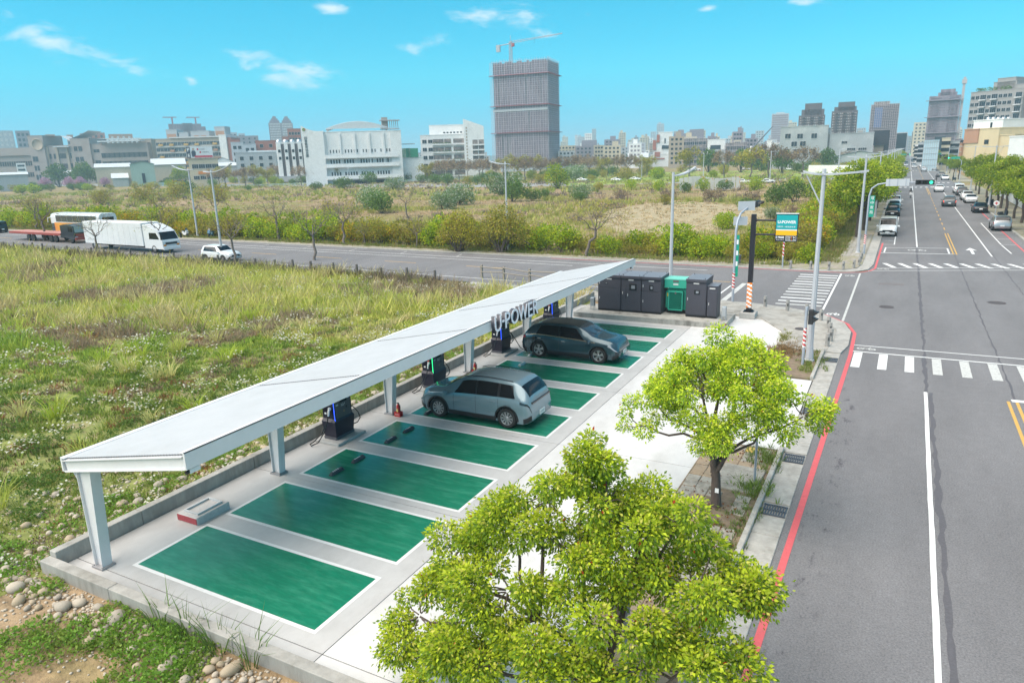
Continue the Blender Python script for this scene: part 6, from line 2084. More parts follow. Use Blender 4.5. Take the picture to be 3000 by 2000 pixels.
# bits of leaf litter on the verge
n = 900
x = -4.9 + r0.rand(n) * 2.0
y = 12 + r0.rand(n) * 10.3
k = nz2(x, y, .8, 5.0) > .08
x, y = x[k], y[k]
n = len(x)
V, Q, Cc = leaves(np.stack([x, y, .10 + .015 * r0.rand(n)], -1), np.stack([r0.randn(n), r0.randn(n), .15 * r0.randn(n)], -1), .07, np.array((.24, .10, .045)) * (.6 + .7 * r0.rand(n, 1)), wide=.6)
place(fast_mesh('leaf_litter', V, Q, leafm, Cc), 'leaf_litter', label='dry brown leaf litter on the verge paving', cat='leaves', kind='stuff')
parts = []
for (cx, cy, sx, sy, n, hh, colr) in ((-3.15, 21.9, .35, .45, 60, .20, (.14, .20, .04)), (-3.0, 19.6, .3, .3, 40, .22, (.16, .24, .04)), (-3.05, 17.3, .25, 1.4, 90, .12, (.13, .19, .04)), (-3.0, 33.8, .3, .9, 80, .16, (.17, .22, .04)), (-4.5, 35.0, .4, .9, 120, .20, (.26, .17, .08)), (-4.75, 37.5, .15, .9, 30, .2, (.22, .22, .06)), (-4.9, 32.5, .3, 1.2, 60, .15, (.24, .17, .08))):
 x, y = cx + r0.randn(n) * sx, cy + r0.randn(n) * sy
 parts.append(blades(x, y, np.full(n, .05), np.full(n, hh), .010, np.full(n, .10), 12, np.array(colr) * (.8 + .4 * r0.rand(n, 1)), .8, True, seed=n))
wk = []
for k, (px, py) in enumerate(((700, 1905), (790, 1985), (620, 1890), (730, 1930))):      # wild tufts against the near wall
 w_ = L(-13.2 + 1.15 * k * .8, 7.92)
 wk.append((w_.x, w_.y))
x, y = np.array([a for a, _ in wk]), np.array([b_ for _, b_ in wk])
parts.append(blades(x, y, np.full(len(x), -.05), np.full(len(x), .75), .012, np.full(len(x), .22), 34, np.array([(.10, .17, .035)] * len(x)), .95, True, seed=8))
V, Q, Cc = join(parts)
place(fast_mesh('verge_grass', V, Q, grassm, Cc), 'verge_grass', label='tufts of grass growing out of the verge paving and wall foot', cat='grass', kind='stuff')
# ---- rough growth of the far field, round a mown dry clearing
CLR = []
for px, py in ((1735, 645), (1800, 612), (1900, 596), (2010, 590), (2120, 596), (2230, 606), (2270, 626), (2215, 655), (2120, 676), (1990, 690), (1880, 692), (1790, 678)):
 g_ = G(px, py)
 CLR.append((g_.x, g_.y))
def in_poly(x, y, P_=CLR):
 c = False
 for i in range(len(P_)):
  (a, b_), (u, v) = P_[i], P_[i - 1]
  if (b_ > y) != (v > y) and x < (u - a) * (y - b_) / (v - b_) + a:
   c = not c
 return c
cm_ = []
for i in range(len(CLR)):
 a, b_ = CLR[i], CLR[(i + 1) % len(CLR)]
 for k in range(6):
  u = k / 6
  cm_.append((a[0] + (b_[0] - a[0]) * u + rnd.uniform(-.9, .9), a[1] + (b_[1] - a[1]) * u + rnd.uniform(-1.6, 1.6)))
MB().sheet(cm_, -.04).build('dry_clearing', mat('dry_straw', (.36, .29, .18), .95, var=.35, vscale=.35, col2=(.27, .23, .12), fac=(.42, .70), coord='World'), kind='structure')
parts = []
FG = np.array([(.31, .31, .07), (.45, .35, .20), (.55, .43, .27), (.24, .18, .14), (.27, .32, .06), (.40, .38, .11)])
for (d0, d1, dens, h0, wd_, nb) in ((60, 110, .9, .55, .045, 10), (110, 190, .32, .70, .085, 10), (190, 420, .07, .9, .17, 9)):
 n = int(430 * 300 * dens)
 x = -420 + r0.rand(n) * 414
 y = 63 + r0.rand(n) * 300
 k = (y > CSY(x, 17.5)) & (np.hypot(x, y) >= d0) & (np.hypot(x, y) < d1)
 x, y = x[k], y[k]
 k = in_view(x, y, 0, .05)
 x, y = x[k], y[k]
 a = nz2(x, y, .020, 4.0)
 b_ = nz2(x, y, .07, 9.0)
 n = len(x)
 dry = np.array([in_poly(p_, q_) for p_, q_ in zip(x, y)])
 mow = (a + .25 * b_ > .16) | dry
 idx = np.where(b_ > .2, 0, np.where(b_ < -.22, 3, 5))
 idx = np.where(mow, np.where(r0.rand(n) < .5, 1, 2), idx)
 idx = np.where((a < -.25) & (r0.rand(n) < .6), 4, idx)
 col = FG[idx] * (.8 + .4 * r0.rand(n, 1))
 hh = h0 * (.5 + .9 * r0.rand(n)) * np.where(dry, .40, np.where(mow, .45, 1.0))
 parts.append(blades(x, y, np.full(n, -.06), hh, wd_, .25 + hh * .5, nb, col, .7, False, seed=int(d0) + 3))
n = 2600
x = -8 - r0.rand(n) * 150
y = CSY(x, 16.2) + np.abs(r0.randn(n)) * .9
parts.append(blades(x, y, np.full(n, -.02), .22 + .25 * r0.rand(n), .03, np.full(n, .3), 10, np.array([(.20, .22, .045), (.28, .24, .10), (.15, .21, .035)])[r0.randint(0, 3, n)], .7, False, seed=15))
n = 3600
x = -4.5 - r0.rand(n) * 3.0
y = 66 + r0.rand(n) * 90
parts.append(blades(x, y, np.full(n, .0), .2 + .2 * r0.rand(n), .03, np.full(n, .3), 10, np.array([(.20, .22, .045), (.26, .22, .10), (.15, .21, .035)])[r0.randint(0, 3, n)], .7, False, seed=16))
V, Q, Cc = join(parts)
place(fast_mesh('far_field_grass', V, Q, grassm, Cc), 'far_field_grass', label='dry brown and green grass of the large field beyond the side street', cat='grass', kind='stuff')
# ---- trees
def wobble(a, b_, n, amp, seed):
 r_ = np.random.RandomState(seed)
 a, b_ = np.array(a, float), np.array(b_, float)
 pts = [a + (b_ - a) * i / n for i in range(n + 1)]
 for i in range(1, n):
  pts[i] = pts[i] + r_.randn(3) * amp * np.linalg.norm(b_ - a)
 return pts
def camphor(seed, lobes, trunk, leaf_n, leaf_s, young=.55, twigs=True, cr=(.17, .40), tone=1.0):
 """branches and leaf mesh of a broad-leaved street tree: lobes (x,y,z,r) carry tufts of leaves"""
 r_ = np.random.RandomState(seed)
 mb = MB()
 fork = np.array(trunk[-1], float)
 mb.tube(trunk, np.linspace(.15, .105, len(trunk)), 9)
 tuft, limbs = [], []
 lobes = [(l_[0], l_[1], l_[2], l_[3] * 1.10) for l_ in lobes]
 order = sorted(lobes, key=lambda l_: -l_[3])
 for n_, (lx, ly_, lz, lr) in enumerate(order):
  c = np.array((lx, ly_, lz))
  if n_ < 4 or not limbs:
   start, r0_ = fork - np.array((0, 0, .12 * n_)), .085
  else:                                   # side limbs leave the nearest main limb
   start = min((q for li in limbs for q in li[2:5]), key=lambda q: np.linalg.norm(q - c) + .6 * abs(q[2] - fork[2]))
   r0_ = .045
  mid = start + (c - start) * .55 + np.array((0, 0, -.10 * lr)) + r_.randn(3) * .06
  limb = wobble(start, mid, 3, .06, r_.randint(1e6)) + wobble(mid, c, 3, .07, r_.randint(1e6))[1:]
  if n_ < 4:
   limbs.append(limb)
  mb.tube(limb, np.linspace(r0_, .02, len(limb)), 6)
  for k in range(max(4, int(14 * lr * lr / (cr[1] / .40) ** 2))):
   v = r_.randn(3)
   v[2] = v[2] * .75 + .28
   v /= np.linalg.norm(v)
   sh = c + v * lr * (.62 + .48 * r_.rand()) * np.array((1, 1, .82))
   tuft.append((sh, v, r_.uniform(*cr)))
   if twigs:
    mb.tube(wobble(c + v * lr * .08, sh, 3, .07, r_.randint(1e6)), np.linspace(.018, .006, 4), 4, cap=False)
 tot = sum(t_[2] ** 2 for t_ in tuft)
 pos, dr, cl = [], [], []
 for sh, v, rc in tuft:
  m_ = int(leaf_n * rc * rc / tot)
  q = r_.randn(m_, 3)
  q[:, 2] += .15
  q /= np.linalg.norm(q, axis=1, keepdims=True)
  rad = .35 + .70 * r_.rand(m_, 1) ** .6
  pos.append(sh + q * rc * rad * np.array((1.1, 1.1, .85)) + r_.randn(m_, 3) * rc * (.07 + .16 * (r_.rand(m_, 1) < .2)))
  dr.append(q * .8 + v * .2 + np.array((0, 0, -.45)) + r_.randn(m_, 3) * .3)
  tip = (q[:, 2:3] + .25 * r_.randn(m_, 1) > .25) & (rad > .7) & (r_.rand(m_, 1) < young + .3)
  a_ = r_.rand(m_, 1)
  col = np.where(tip, np.where(a_ < .25, np.array((.74, .72, .14)), np.array((.64, .76, .04))), np.where(a_ < .45, np.array((.46, .60, .035)), np.where(a_ < .8, np.array((.28, .44, .035)), np.array((.15, .27, .03)))))
  rare = r_.rand(m_, 1) < .003
  cl.append(np.where(rare, np.array((.45, .06, .02)), col) * (.8 + .35 * r_.rand(m_, 1)))
 V, Q, Cc = leaves(np.concatenate(pos), np.concatenate(dr), leaf_s, np.concatenate(cl) * tone, seed, .22, .46)
 return mb, V, Q, Cc
def tree_obj(name, label, loc, data, group=None, bm_=None, rz=0.0, scale=1.0):
 mb, V, Q, Cc = data
 t = thing(name, label, 'tree', loc, rz, group)
 t.scale = (scale, scale, scale)
 mb.build('trunk', bm_ or bark, t)
 place(fast_mesh('crown', V, Q, leafm, Cc), 'crown', t)
 return t
tA = camphor(3, [(-1.85, -.2, 2.75, .72), (-2.15, -.4, 2.2, .50), (-1.35, .1, 3.15, .60), (-.55, -.2, 3.4, .80), (-.35, .5, 4.05, .78), (.45, .7, 4.0, .80), (.55, .1, 3.3, .78), (1.55, .2, 3.45, .55), (2.05, .1, 2.95, .62), (1.35, -.3, 2.7, .55), (-.35, -.6, 2.6, .60), (.35, -.6, 2.5, .52), (.2, 1.0, 3.5, .7), (-1.0, .8, 3.6, .55)],
             [(0, 0, -.1), (-.03, 0, .5), (-.05, .02, .95), (-.12, 0, 1.25)], 42000, .078)
tree = tree_obj('camphor_tree', 'leafy yellow green tree with a forked trunk on the verge in mid picture', (-3.77, 18.12, .04), tA)
MB().box((.03, -.145, .55), (.10, .02, .13)).build('trunk_tag', whitem, tree)
tB = camphor(9, [(-3.2, -.4, 2.5, .72), (-3.55, -1.1, 1.55, .70), (-3.0, -1.5, 1.0, .75), (-2.15, .2, 3.1, .66), (-1.4, .3, 3.85, .72), (-.95, .5, 4.6, .58), (-.3, .4, 4.05, .68), (-1.7, -.8, 2.5, .78), (-.7, -.3, 3.1, .80), (.4, .3, 3.4, .78), (1.0, .3, 3.95, .50), (1.5, 0, 3.05, .78), (2.1, -.1, 2.85, .55), (.4, -.9, 2.4, .75), (1.5, -.9, 2.05, .72), (-.7, -1.6, 1.75, .80), (-2.0, -1.7, 1.5, .70), (1.9, -.7, 2.2, .45), (.6, -1.7, 1.4, .65), (.2, .9, 3.4, .7)],
             [(0, 0, -.1), (.05, 0, .4), (-.05, -.05, .8), (-.1, -.1, 1.1)], 88000, .078)
tree_obj('camphor_tree', 'large bright yellow green tree filling the bottom foreground', (-3.72, 9.95, -.05), tB, scale=.96)
# row trees along the main road share two crowns
rowA = camphor(21, [(0, 0, 4.6, 1.5), (-1.4, .3, 4.1, 1.2), (1.4, -.2, 4.2, 1.25), (.2, 1.3, 4.3, 1.2), (-.2, -1.3, 4.0, 1.2), (.9, .9, 5.0, 1.0), (-.8, -.6, 5.1, 1.0), (0, .2, 5.6, .9), (1.2, -1.2, 3.6, .9), (-1.5, -.9, 3.5, .9)], [(0, 0, -.1), (.05, 0, 1), (0, .1, 2.0), (.05, .05, 2.5)], 11000, .19, .5, False, (.40, .75), .72)
rowB = camphor(33, [(.2, 0, 4.3, 1.4), (-1.2, -.4, 4.4, 1.1), (1.5, .3, 3.9, 1.1), (-.3, 1.4, 4.0, 1.1), (.5, -1.4, 4.2, 1.1), (-.7, .5, 5.2, .9), (.8, -.2, 5.3, .9), (-1.6, .6, 3.5, .8)], [(0, 0, -.1), (-.08, 0, .9), (.05, .1, 1.8), (0, 0, 2.3)], 10000, .19, .25, False, (.40, .75), .62)
srcs = []
cnt = 0
for side, X, Ys in (('left', -3.9, [86, 93.5, 100, 107, 114, 121, 128.5, 136, 144, 152, 160, 170, 181, 192]), ('right', 13.1, [92, 98.5, 105.5, 113, 121, 130, 138, 147, 157, 168, 180])):
 for i, Y in enumerate(Ys):
  lab = ('nearest', 'second', 'third', 'fourth', 'fifth', 'sixth', 'seventh', 'eighth', 'ninth', 'tenth', 'eleventh', 'twelfth', 'thirteenth', 'fourteenth')[i] + (' yellow green street tree in the row left of the main road' if side == 'left' else ' green street tree in the row right of the main road')
  loc = (X + rnd.uniform(-.3, .3), Y + rnd.uniform(-.8, .8), .1)
  sc_ = rnd.uniform(.98, 1.22) * (1.06 if side == 'left' else 1.05)
  if i < 2 and side == 'left':
   srcs.append(tree_obj('street_tree', lab, loc, (rowA, rowB)[i], 'street trees left of the road', rz=rnd.uniform(0, 6), scale=sc_))
  else:
   copy_tree(srcs[cnt % 2 if side == 'left' else 1], loc, rnd.uniform(0, 6), lab, 'street trees left of the road' if side == 'left' else 'street trees right of the road', sc_)
  cnt += 1
for k in range(26):
 s = 1 if k % 2 else -1
 copy_tree(srcs[k % 2], (13.3 if s > 0 else -4.4, 205 + k * 13 + (60 if s < 0 else 25), .1), rnd.uniform(0, 6), 'far street tree on the %s of the main road towards the horizon' % ('right' if s > 0 else 'left'), 'far street trees', rnd.uniform(.9, 1.2))
# leaf clouds: shrubs and distant crowns
def cloud(seed, lobes, n, ls, pal, stems=True, up=.3, shell=.75):
 r_ = np.random.RandomState(seed)
 tot = sum(l[3] ** 2 for l in lobes)
 pos, dr, cl = [], [], []
 mb = MB()
 for (lx, ly_, lz, lr) in lobes:
  m_ = max(6, int(n * lr * lr / tot))
  v = r_.randn(m_, 3)
  v /= np.linalg.norm(v, axis=1, keepdims=True)
  p = np.array((lx, ly_, lz)) + v * lr * (shell + (1.12 - shell) * r_.rand(m_, 1)) * np.array((1, 1, .85))
  # ragged outline: push clumps in and out
  f_ = np.array([noise.noise(Vector(q) * (1.8 / max(lr, .3)) + Vector((seed, 0, 0))) for q in p])
  p = p + v * (f_[:, None] * .30 * lr)
  pos.append(p)
  dr.append(v + r_.randn(m_, 3) * .6 + np.array((0, 0, up)))
  w = np.array(pal)[:, :3]
  pr = np.array([c[3] for c in pal])
  ci = r_.choice(len(pal), m_, p=pr / pr.sum())
  # new shoots sit on top of the outer clumps
  cl.append(w[ci] * (.72 + .5 * r_.rand(m_, 1)))
  if stems:
   mb.tube(wobble((lx * .15, ly_ * .15, -.1), (lx, ly_, lz), 3, .06, r_.randint(1e6)), np.linspace(.05, .015, 4) * max(.6, lr), 5, cap=False)
 V, Q, Cc = leaves(np.concatenate(pos), np.concatenate(dr), ls, np.concatenate(cl), seed, .25, .6)
 k = V[:, 2].reshape(-1, 4).min(1) > -.05
 keep = np.repeat(k, 4)
 V, Cc = V[keep], Cc[keep]
 Q = np.arange(len(V) // 4)[:, None] * 4 + np.array([0, 1, 2, 3])
 return mb, V, Q, Cc
PG = [(.30, .44, .02, 5), (.48, .55, .02, 3), (.15, .22, .02, 2), (.62, .56, .03, .8)]
PO = [(.40, .37, .05, 5), (.52, .42, .06, 2), (.24, .26, .04, 3), (.30, .19, .10, 1)]
PY = [(.66, .52, .02, 4), (.72, .34, .04, 1.2), (.36, .42, .02, 3), (.18, .22, .02, 2)]
PD = [(.12, .20, .045, 5), (.18, .28, .05, 3), (.08, .14, .04, 2)]
PS = [(.22, .32, .13, 5), (.45, .50, .37, 2.5), (.14, .22, .07, 3), (.62, .62, .52, .7)]
PB = [(.32, .23, .16, 5), (.42, .32, .15, 2), (.20, .155, .13, 3)]
PP = [(.62, .38, .52, 5), (.50, .30, .45, 3), (.35, .25, .3, 1)]
PW = [(.42, .40, .04, 5), (.54, .45, .04, 2.5), (.27, .26, .04, 3), (.32, .21, .09, 1.5)]
def shrub_lobes(seed, w, h, k):
 r_ = np.random.RandomState(seed)
 out = []
 for i in range(k):
  lr = h * r_.uniform(.24, .38)
  out.append((r_.uniform(-w, w) * .7, r_.uniform(-w, w) * .6, r_.uniform(lr * .7, h - lr * .75), lr))
 return out
SH = {}
def shrub_src(key, pal, w, h, k, n, ls, seed):
 SH[key] = (cloud(seed, shrub_lobes(seed, w, h, k), n, ls, pal), None)
for i in range(2):
 shrub_src('g%d' % i, PG, 1.5, 2.9, 9, 1700, .20, 40 + i)
 shrub_src('o%d' % i, PO, 1.5, 2.6, 9, 1500, .18, 50 + i)
shrub_src('y0', PY, 1.4, 2.7, 8, 1400, .19, 60)
shrub_src('d0', PD, 1.6, 2.6, 8, 1500, .20, 61)
shrub_src('s0', PS, 2.4, 4.2, 10, 2200, .27, 62)
shrub_src('b0', PB, 1.2, 1.5, 7, 900, .14, 63)
SRC = {}
def shrub(key, x_, y_, sc_, label, group, name='shrub', cat='shrub', z=-.03):
 if key not in SRC:
  mb, V, Q, Cc = SH[key][0]
  t = thing(name, label, cat, (x_, y_, z), rnd.uniform(0, 6), group)
  mb.build('stems', bark, t)
  place(fast_mesh('foliage', V, Q, leafm, Cc), 'foliage', t)
  t.scale = (sc_,) * 3
  SRC[key] = t
  return t
 return copy_tree(SRC[key], (x_, y_, z), rnd.uniform(0, 6), label, group, (sc_ * rnd.uniform(.9, 1.15), sc_ * rnd.uniform(.9, 1.15), sc_))
HL = {'g': 'fresh green hedge shrub', 'o': 'olive brown hedge shrub', 'y': 'yellow orange hedge shrub', 'd': 'dark green shrub', 's': 'silvery green spreading tree', 'b': 'low brown dry bush'}
x = -7.0
while x > -150:
 for row in (0, 1):
  q = noise.noise((x * .06, row * 3.1, 2.0)) + rnd.uniform(-.3, .3)
  key = ('g0', 'g1')[rnd.randrange(2)] if q > -.02 else (('o0', 'o1')[rnd.randrange(2)] if q > -.42 else 'y0')
  if x > -30 and rnd.random() < .35:
   key = 'o0'
  tall = .78 if x > -34 else (1.08 if x > -75 else 1.15)
  shrub(key, x + rnd.uniform(-.5, .5), CSY(x, 19.2 + 2.0 * row) + rnd.uniform(-.5, .5), tall * rnd.uniform(.68, 1.32), HL[key[0]] + ' in the long row beyond the side street', 'hedge shrubs beyond the side street')
 x -= rnd.uniform(1.7, 2.5)
y = 68.0
while y < 190:
 for row in (0, 1):
  if row == 0 and y > 150:
   continue
  q = rnd.random()
  key = 'y0' if q < .22 else (('g0', 'g1')[rnd.randrange(2)] if q < .62 else 'o1')
  shrub(key, -7.9 - 2.2 * row + rnd.uniform(-.4, .4) - (1.5 if y < 72 else 0), y + rnd.uniform(-.5, .5), rnd.uniform(.85, 1.15) * (1.0 if y < 100 else 1.1), HL[key[0]] + ' in the row running back along the main road', 'hedge shrubs along the main road')
 y += rnd.uniform(1.8, 2.6)
# shrubs and small trees standing in the field: survey pixel, kind, size
for (px, py, key, sc_, lab) in ((1090, 612, 's0', 1.05, 'silvery green tree in the middle of the far field, left of the willow bushes'), (1120, 625, 'd0', 1.3, 'dark green bush below the silvery field tree'), (1340, 600, 's0', 1.0, 'broad silvery shrub with pale flower heads left of the lamp post'), (1300, 612, 's0', .8, 'lower silvery shrub with pale flower heads in the field'),
                               (1480, 572, 's0', 1.35, 'tall silvery green tree behind the lamp post'), (1500, 590, 'd0', 1.5, 'dark green bush behind the lamp post'), (1690, 528, 's0', 2.3, 'large round silvery green tree in front of the far park'), (1630, 552, 'g0', 2.0, 'round bright green bush left of the far park'), (1700, 580, 's0', 1.2, 'silvery bush below the large round field tree'), (1690, 592, 'd0', 1.1, 'dark bush below the large round field tree'),
                               (1560, 590, 'd0', .8, 'small dark bush in the field near the lamp post'), (1600, 580, 'd0', .7, 'second small dark bush in the field near the lamp post'), (1015, 556, 'd0', 1.5, 'dark flat-topped bush before the white hall'), (1075, 540, 'd0', 1.8, 'round dark bush in front of the white hall'), (1155, 556, 's0', 1.0, 'small silvery tree before the white hall'), (930, 558, 'd0', 1.0, 'dark bush at the edge of the dry strip'), (560, 570, 'd0', 1.6, 'dark bush in the field left of the first lamp'), (725, 560, 'd0', .7, 'small dark bush on the dry strip'), (2130, 668, 'g1', 1.1, 'bright yellow green bush rising above the hedge'), (2115, 672, 'g0', .9, 'second bright bush above the hedge'),
                               (2330, 590, 'd0', 2.0, 'large green shrub left of the tall lamp arm'), (2270, 600, 'd0', 1.7, 'green shrub in the field left of the tall lamp'), (2390, 580, 'g1', 1.8, 'green shrub behind the tall lamp pole'), (2210, 560, 'g0', 1.5, 'green shrub before the far road'), (2120, 560, 'd0', 1.4, 'dark shrub before the far road hoarding'), (2400, 548, 'g0', 1.6, 'green shrub near the bright park'), (2470, 560, 'd0', 1.5, 'dark shrub beside the far lamp post'), (2330, 550, 'g1', 1.5, 'shrub at the far road beside parked cars'),
                               (1750, 560, 'o0', 1.4, 'olive shrub behind the dry clearing'), (1850, 556, 'g0', 1.3, 'green shrub by the far road'), (1930, 560, 'g1', 1.5, 'tall green shrub by the far road'), (2000, 565, 'd0', 1.3, 'dark shrub by the far road'), (2060, 560, 'g0', 1.4, 'green shrub left of the hoarding'), (1820, 582, 'b0', 2.0, 'brown dry bush at the back of the clearing'), (1960, 585, 'b0', 2.2, 'brown thicket behind the lamp post'), (2090, 590, 'b0', 2.2, 'brown thicket before the far road'), (2200, 600, 'b0', 2.0, 'brown bush left of the sign board'), (2180, 615, 'd0', 1.0, 'green bush above the sign board'), (2330, 640, 'b0', 1.6, 'brown dry bush right of the sign board'), (2260, 640, 's0', .6, 'grey green bush right of the sign board'),
                               (1950, 600, 'o1', 1.0, 'olive bush at the right of the dry clearing'), (300, 600, 'o0', 1.4, 'olive bush behind the coach'), (420, 590, 'o1', 1.6, 'olive bush in the field behind the truck'), (640, 590, 'o0', 1.7, 'olive thicket behind the street lamps'), (520, 580, 'o1', 1.8, 'second olive thicket behind the street lamps')):
 g_ = G(px, py)
 shrub(key, g_.x, g_.y, sc_ * (1.3 if px < 1650 else .8), lab, None, 'field_shrub', 'shrub')
n = 0
for k in range(150):                       # far hedge lines at the back of the field
 px = rnd.uniform(-40, 2480)
 hz_ = 466 - .03125 * (px - 1500)
 py = hz_ + rnd.uniform(52, 72) * (1.0 if px > 1200 else .78)
 g_ = G(px, py)
 key = rnd.choice(('d0', 'o0', 'g1', 'o1', 'd0'))
 shrub(key, g_.x, g_.y, rnd.uniform(1.1, 2.0), HL[key[0]].replace('hedge ', '') + ' in the thicket at the back of the far field', 'thicket at the back of the field')
# bare spring trees
def bare_tree(seed, h, spread, lean=(0, 0), leafy=0, pal=PW, ls=.12):
 r_ = np.random.RandomState(seed)
 mb = MB()
 tips = []
 th = h * .42
 fork = np.array((lean[0] * th, lean[1] * th, th))
 mb.tube(wobble((0, 0, -.1), fork, 5, .035, seed), np.linspace(.16, .11, 6) * h / 6, 7)
 def br(p, d, ln, rad, lev):
  d = d / np.linalg.norm(d)
  e = p + d * ln
  pts = wobble(p, e, 3, .07, r_.randint(1e6))
  mb.tube(pts, np.linspace(rad, rad * .55, 4), 5 if lev < 2 else 3, cap=False)
  if lev >= 4:
   tips.append(e)
   return
  for k in range(3 if lev < 3 else 3):
   nd = d + r_.randn(3) * .55 + np.array((0, 0, .10))
   br(pts[-1 - (k % 2)], nd, ln * r_.uniform(.58, .82), rad * .55, lev + 1)
  tips.append(e)
 for k in range(5):
  a = 2 * PI * k / 5 + r_.rand()
  br(fork, np.array((math.cos(a) * spread, math.sin(a) * spread, .75 + .4 * r_.rand())), h * .25, .06 * h / 6, 1)
 tips = np.array(tips)
 if leafy:
  idx = r_.randint(0, len(tips), leafy)
  p = tips[idx] + r_.randn(leafy, 3) * h * .04
  w = np.array(pal)[:, :3]
  pr = np.array([c[3] for c in pal])
  ci = r_.choice(len(pal), leafy, p=pr / pr.sum())
  V, Q, Cc = leaves(p, r_.randn(leafy, 3) + np.array((0, 0, -.3)), ls, w[ci] * (.75 + .5 * r_.rand(leafy, 1)), seed)
 else:
  V = None
 return (mb, V, Q, Cc) if leafy else (mb, None, None, None)
def bare_obj(label, loc, data, group=None, name='bare_tree', scale=1.0, rz=0.0):
 mb, V, Q, Cc = data
 t = thing(name, label, 'tree', loc, rz, group)
 t.scale = (scale,) * 3
 mb.build('trunk', barkpale, t)
 if V is not None:
  place(fast_mesh('crown', V, Q, leafm, Cc), 'crown', t)
 return t
bt = [bare_tree(71, 6.0, .85, (.05, 0), 260), bare_tree(72, 6.0, 1.0, (-.10, .05), 320), bare_tree(73, 6.0, .9, (.0, -.05), 900, PO, .16)]
bsrc = [None] * 3
for k, (px, py, h_, kind, lab) in enumerate(((131, 705, 6.8, 0, 'bare tree leaning beside the red flatbed'), (291, 749, 5.4, 1, 'bare tree in front of the white box truck'), (480, 740, 5.8, 0, 'bare tree before the cab of the white truck'), (690, 768, 5.6, 1, 'bare tree beside the parked white hatchback'), (922, 762, 6.0, 1, 'bare spreading tree on the near verge of the side street'),
           (815, 704, 6.7, 0, 'slender bare tree beyond the side street, right of the lamps'), (1010, 718, 6.4, 2, 'bare tree with olive tips in front of the orange shrubs'), (110, 674, 6.7, 2, 'olive bare tree behind the flatbed'), (640, 660, 7.5, 2, 'olive bare tree between the two street lamps'), (480, 665, 7.0, 2, 'olive bare tree behind the white truck'), (1195, 640, 6.0, 1, 'bare tree standing in the far field'), (1219, 728, 3.6, 1, 'small bent bare tree on the far verge'), (1070, 719, 3.0, 0, 'small sapling on the far verge'), (300, 640, 7, 2, 'olive bare tree behind the coach'))):
 g_ = G(px, py)
 if bsrc[kind] is None:
  bsrc[kind] = bare_obj(lab, (g_.x, g_.y, 0), bt[kind], 'bare trees along the side street', scale=h_ / 6.0, rz=rnd.uniform(0, 6))
 else:
  copy_tree(bsrc[kind], (g_.x, g_.y, 0), rnd.uniform(0, 6), lab, 'bare trees along the side street', h_ / 6.0)
g_ = G(1718, 753)
bare_obj('bare tree with a strongly leaning trunk on the far verge', (g_.x, g_.y, 0), bare_tree(81, 6.4, .95, (.36, .05), 1300, PO, .13), rz=-.15)
for k, (px, py, sc_, lab) in enumerate(((1342, 739, 1.0, 'olive green willow-like bush with many stems on the far verge'), (1470, 742, 1.1, 'brown willow-like tree with an arching trunk on the far verge'))):
 g_ = G(px, py)
 lob = [(0, 0, 2.6, 1.5), (-1.3, .3, 2.2, 1.2), (1.3, -.2, 2.3, 1.2), (.3, .2, 3.7, 1.1), (-.9, 0, 3.4, .9), (1.5, .2, 3.2, .9), (-1.9, 0, 1.5, .8), (2.1, 0, 1.6, .8)]
 mb, V, Q, Cc = cloud(90 + k, lob, 4200, .17, PW if k == 0 else PO, True, -.5, .45)
 for q in range(16):
  a = rnd.uniform(0, 6.28)
  mb.tube(wobble((.12 * math.cos(a), .12 * math.sin(a), -.1), (1.3 * math.cos(a), 1.0 * math.sin(a), rnd.uniform(1.6, 3.2)), 4, .05, q + k * 50), np.linspace(.05, .015, 5), 5, cap=False)
 if k == 1:
  mb.tube([(0, 0, -.1), (.1, 0, .7), (.5, 0, 1.3), (1.2, 0, 1.6), (2.2, 0, 1.4), (3.0, 0, 1.0)], [.16, .15, .13, .11, .08, .04], 7)
 t = tree_obj('willow_bush', lab, (g_.x, g_.y, 0), (mb, V, Q, Cc), scale=sc_)
# far trees: rows before the buildings
ft = {'b': bare_tree(101, 6, 1.05, (0, 0), 1500, PB, .30), 'o': bare_tree(102, 6, 1.05, (0, 0), 1700, PO, .32)}
fsrc = {}
def far_tree(kind, px, py, h_, lab, group):
 g_ = G(px, py)
 if kind not in fsrc:
  if kind in ft:
   fsrc[kind] = bare_obj(lab, (g_.x, g_.y, 0), ft[kind], group, 'far_tree', h_ / 6, rnd.uniform(0, 6))
  else:
   pal = {'d': PD, 'p': PP, 'g': PG}[kind]
   data = cloud({'d': 111, 'p': 112, 'g': 113}[kind], [(0, 0, 3.6, 1.9), (-1.7, .3, 3.0, 1.4), (1.7, -.2, 3.1, 1.4), (.2, 1.3, 3.2, 1.4), (-.2, -1.4, 3.0, 1.4), (.4, 0, 4.6, 1.3), (-1.0, .2, 4.2, 1.1), (1.9, .8, 2.4, 1.0), (-2.0, -.8, 2.4, 1.0)], 1700, .42, pal)
   data[0].tube([(0, 0, -.1), (0, 0, 2.6)], [.22, .15], 7)
   fsrc[kind] = tree_obj('far_tree', lab, (g_.x, g_.y, 0), data, group, rz=rnd.uniform(0, 6), scale=h_ / 6)
 else:
  copy_tree(fsrc[kind], (g_.x, g_.y, 0), rnd.uniform(0, 6), lab, group, h_ / 6 * rnd.uniform(.9, 1.1))
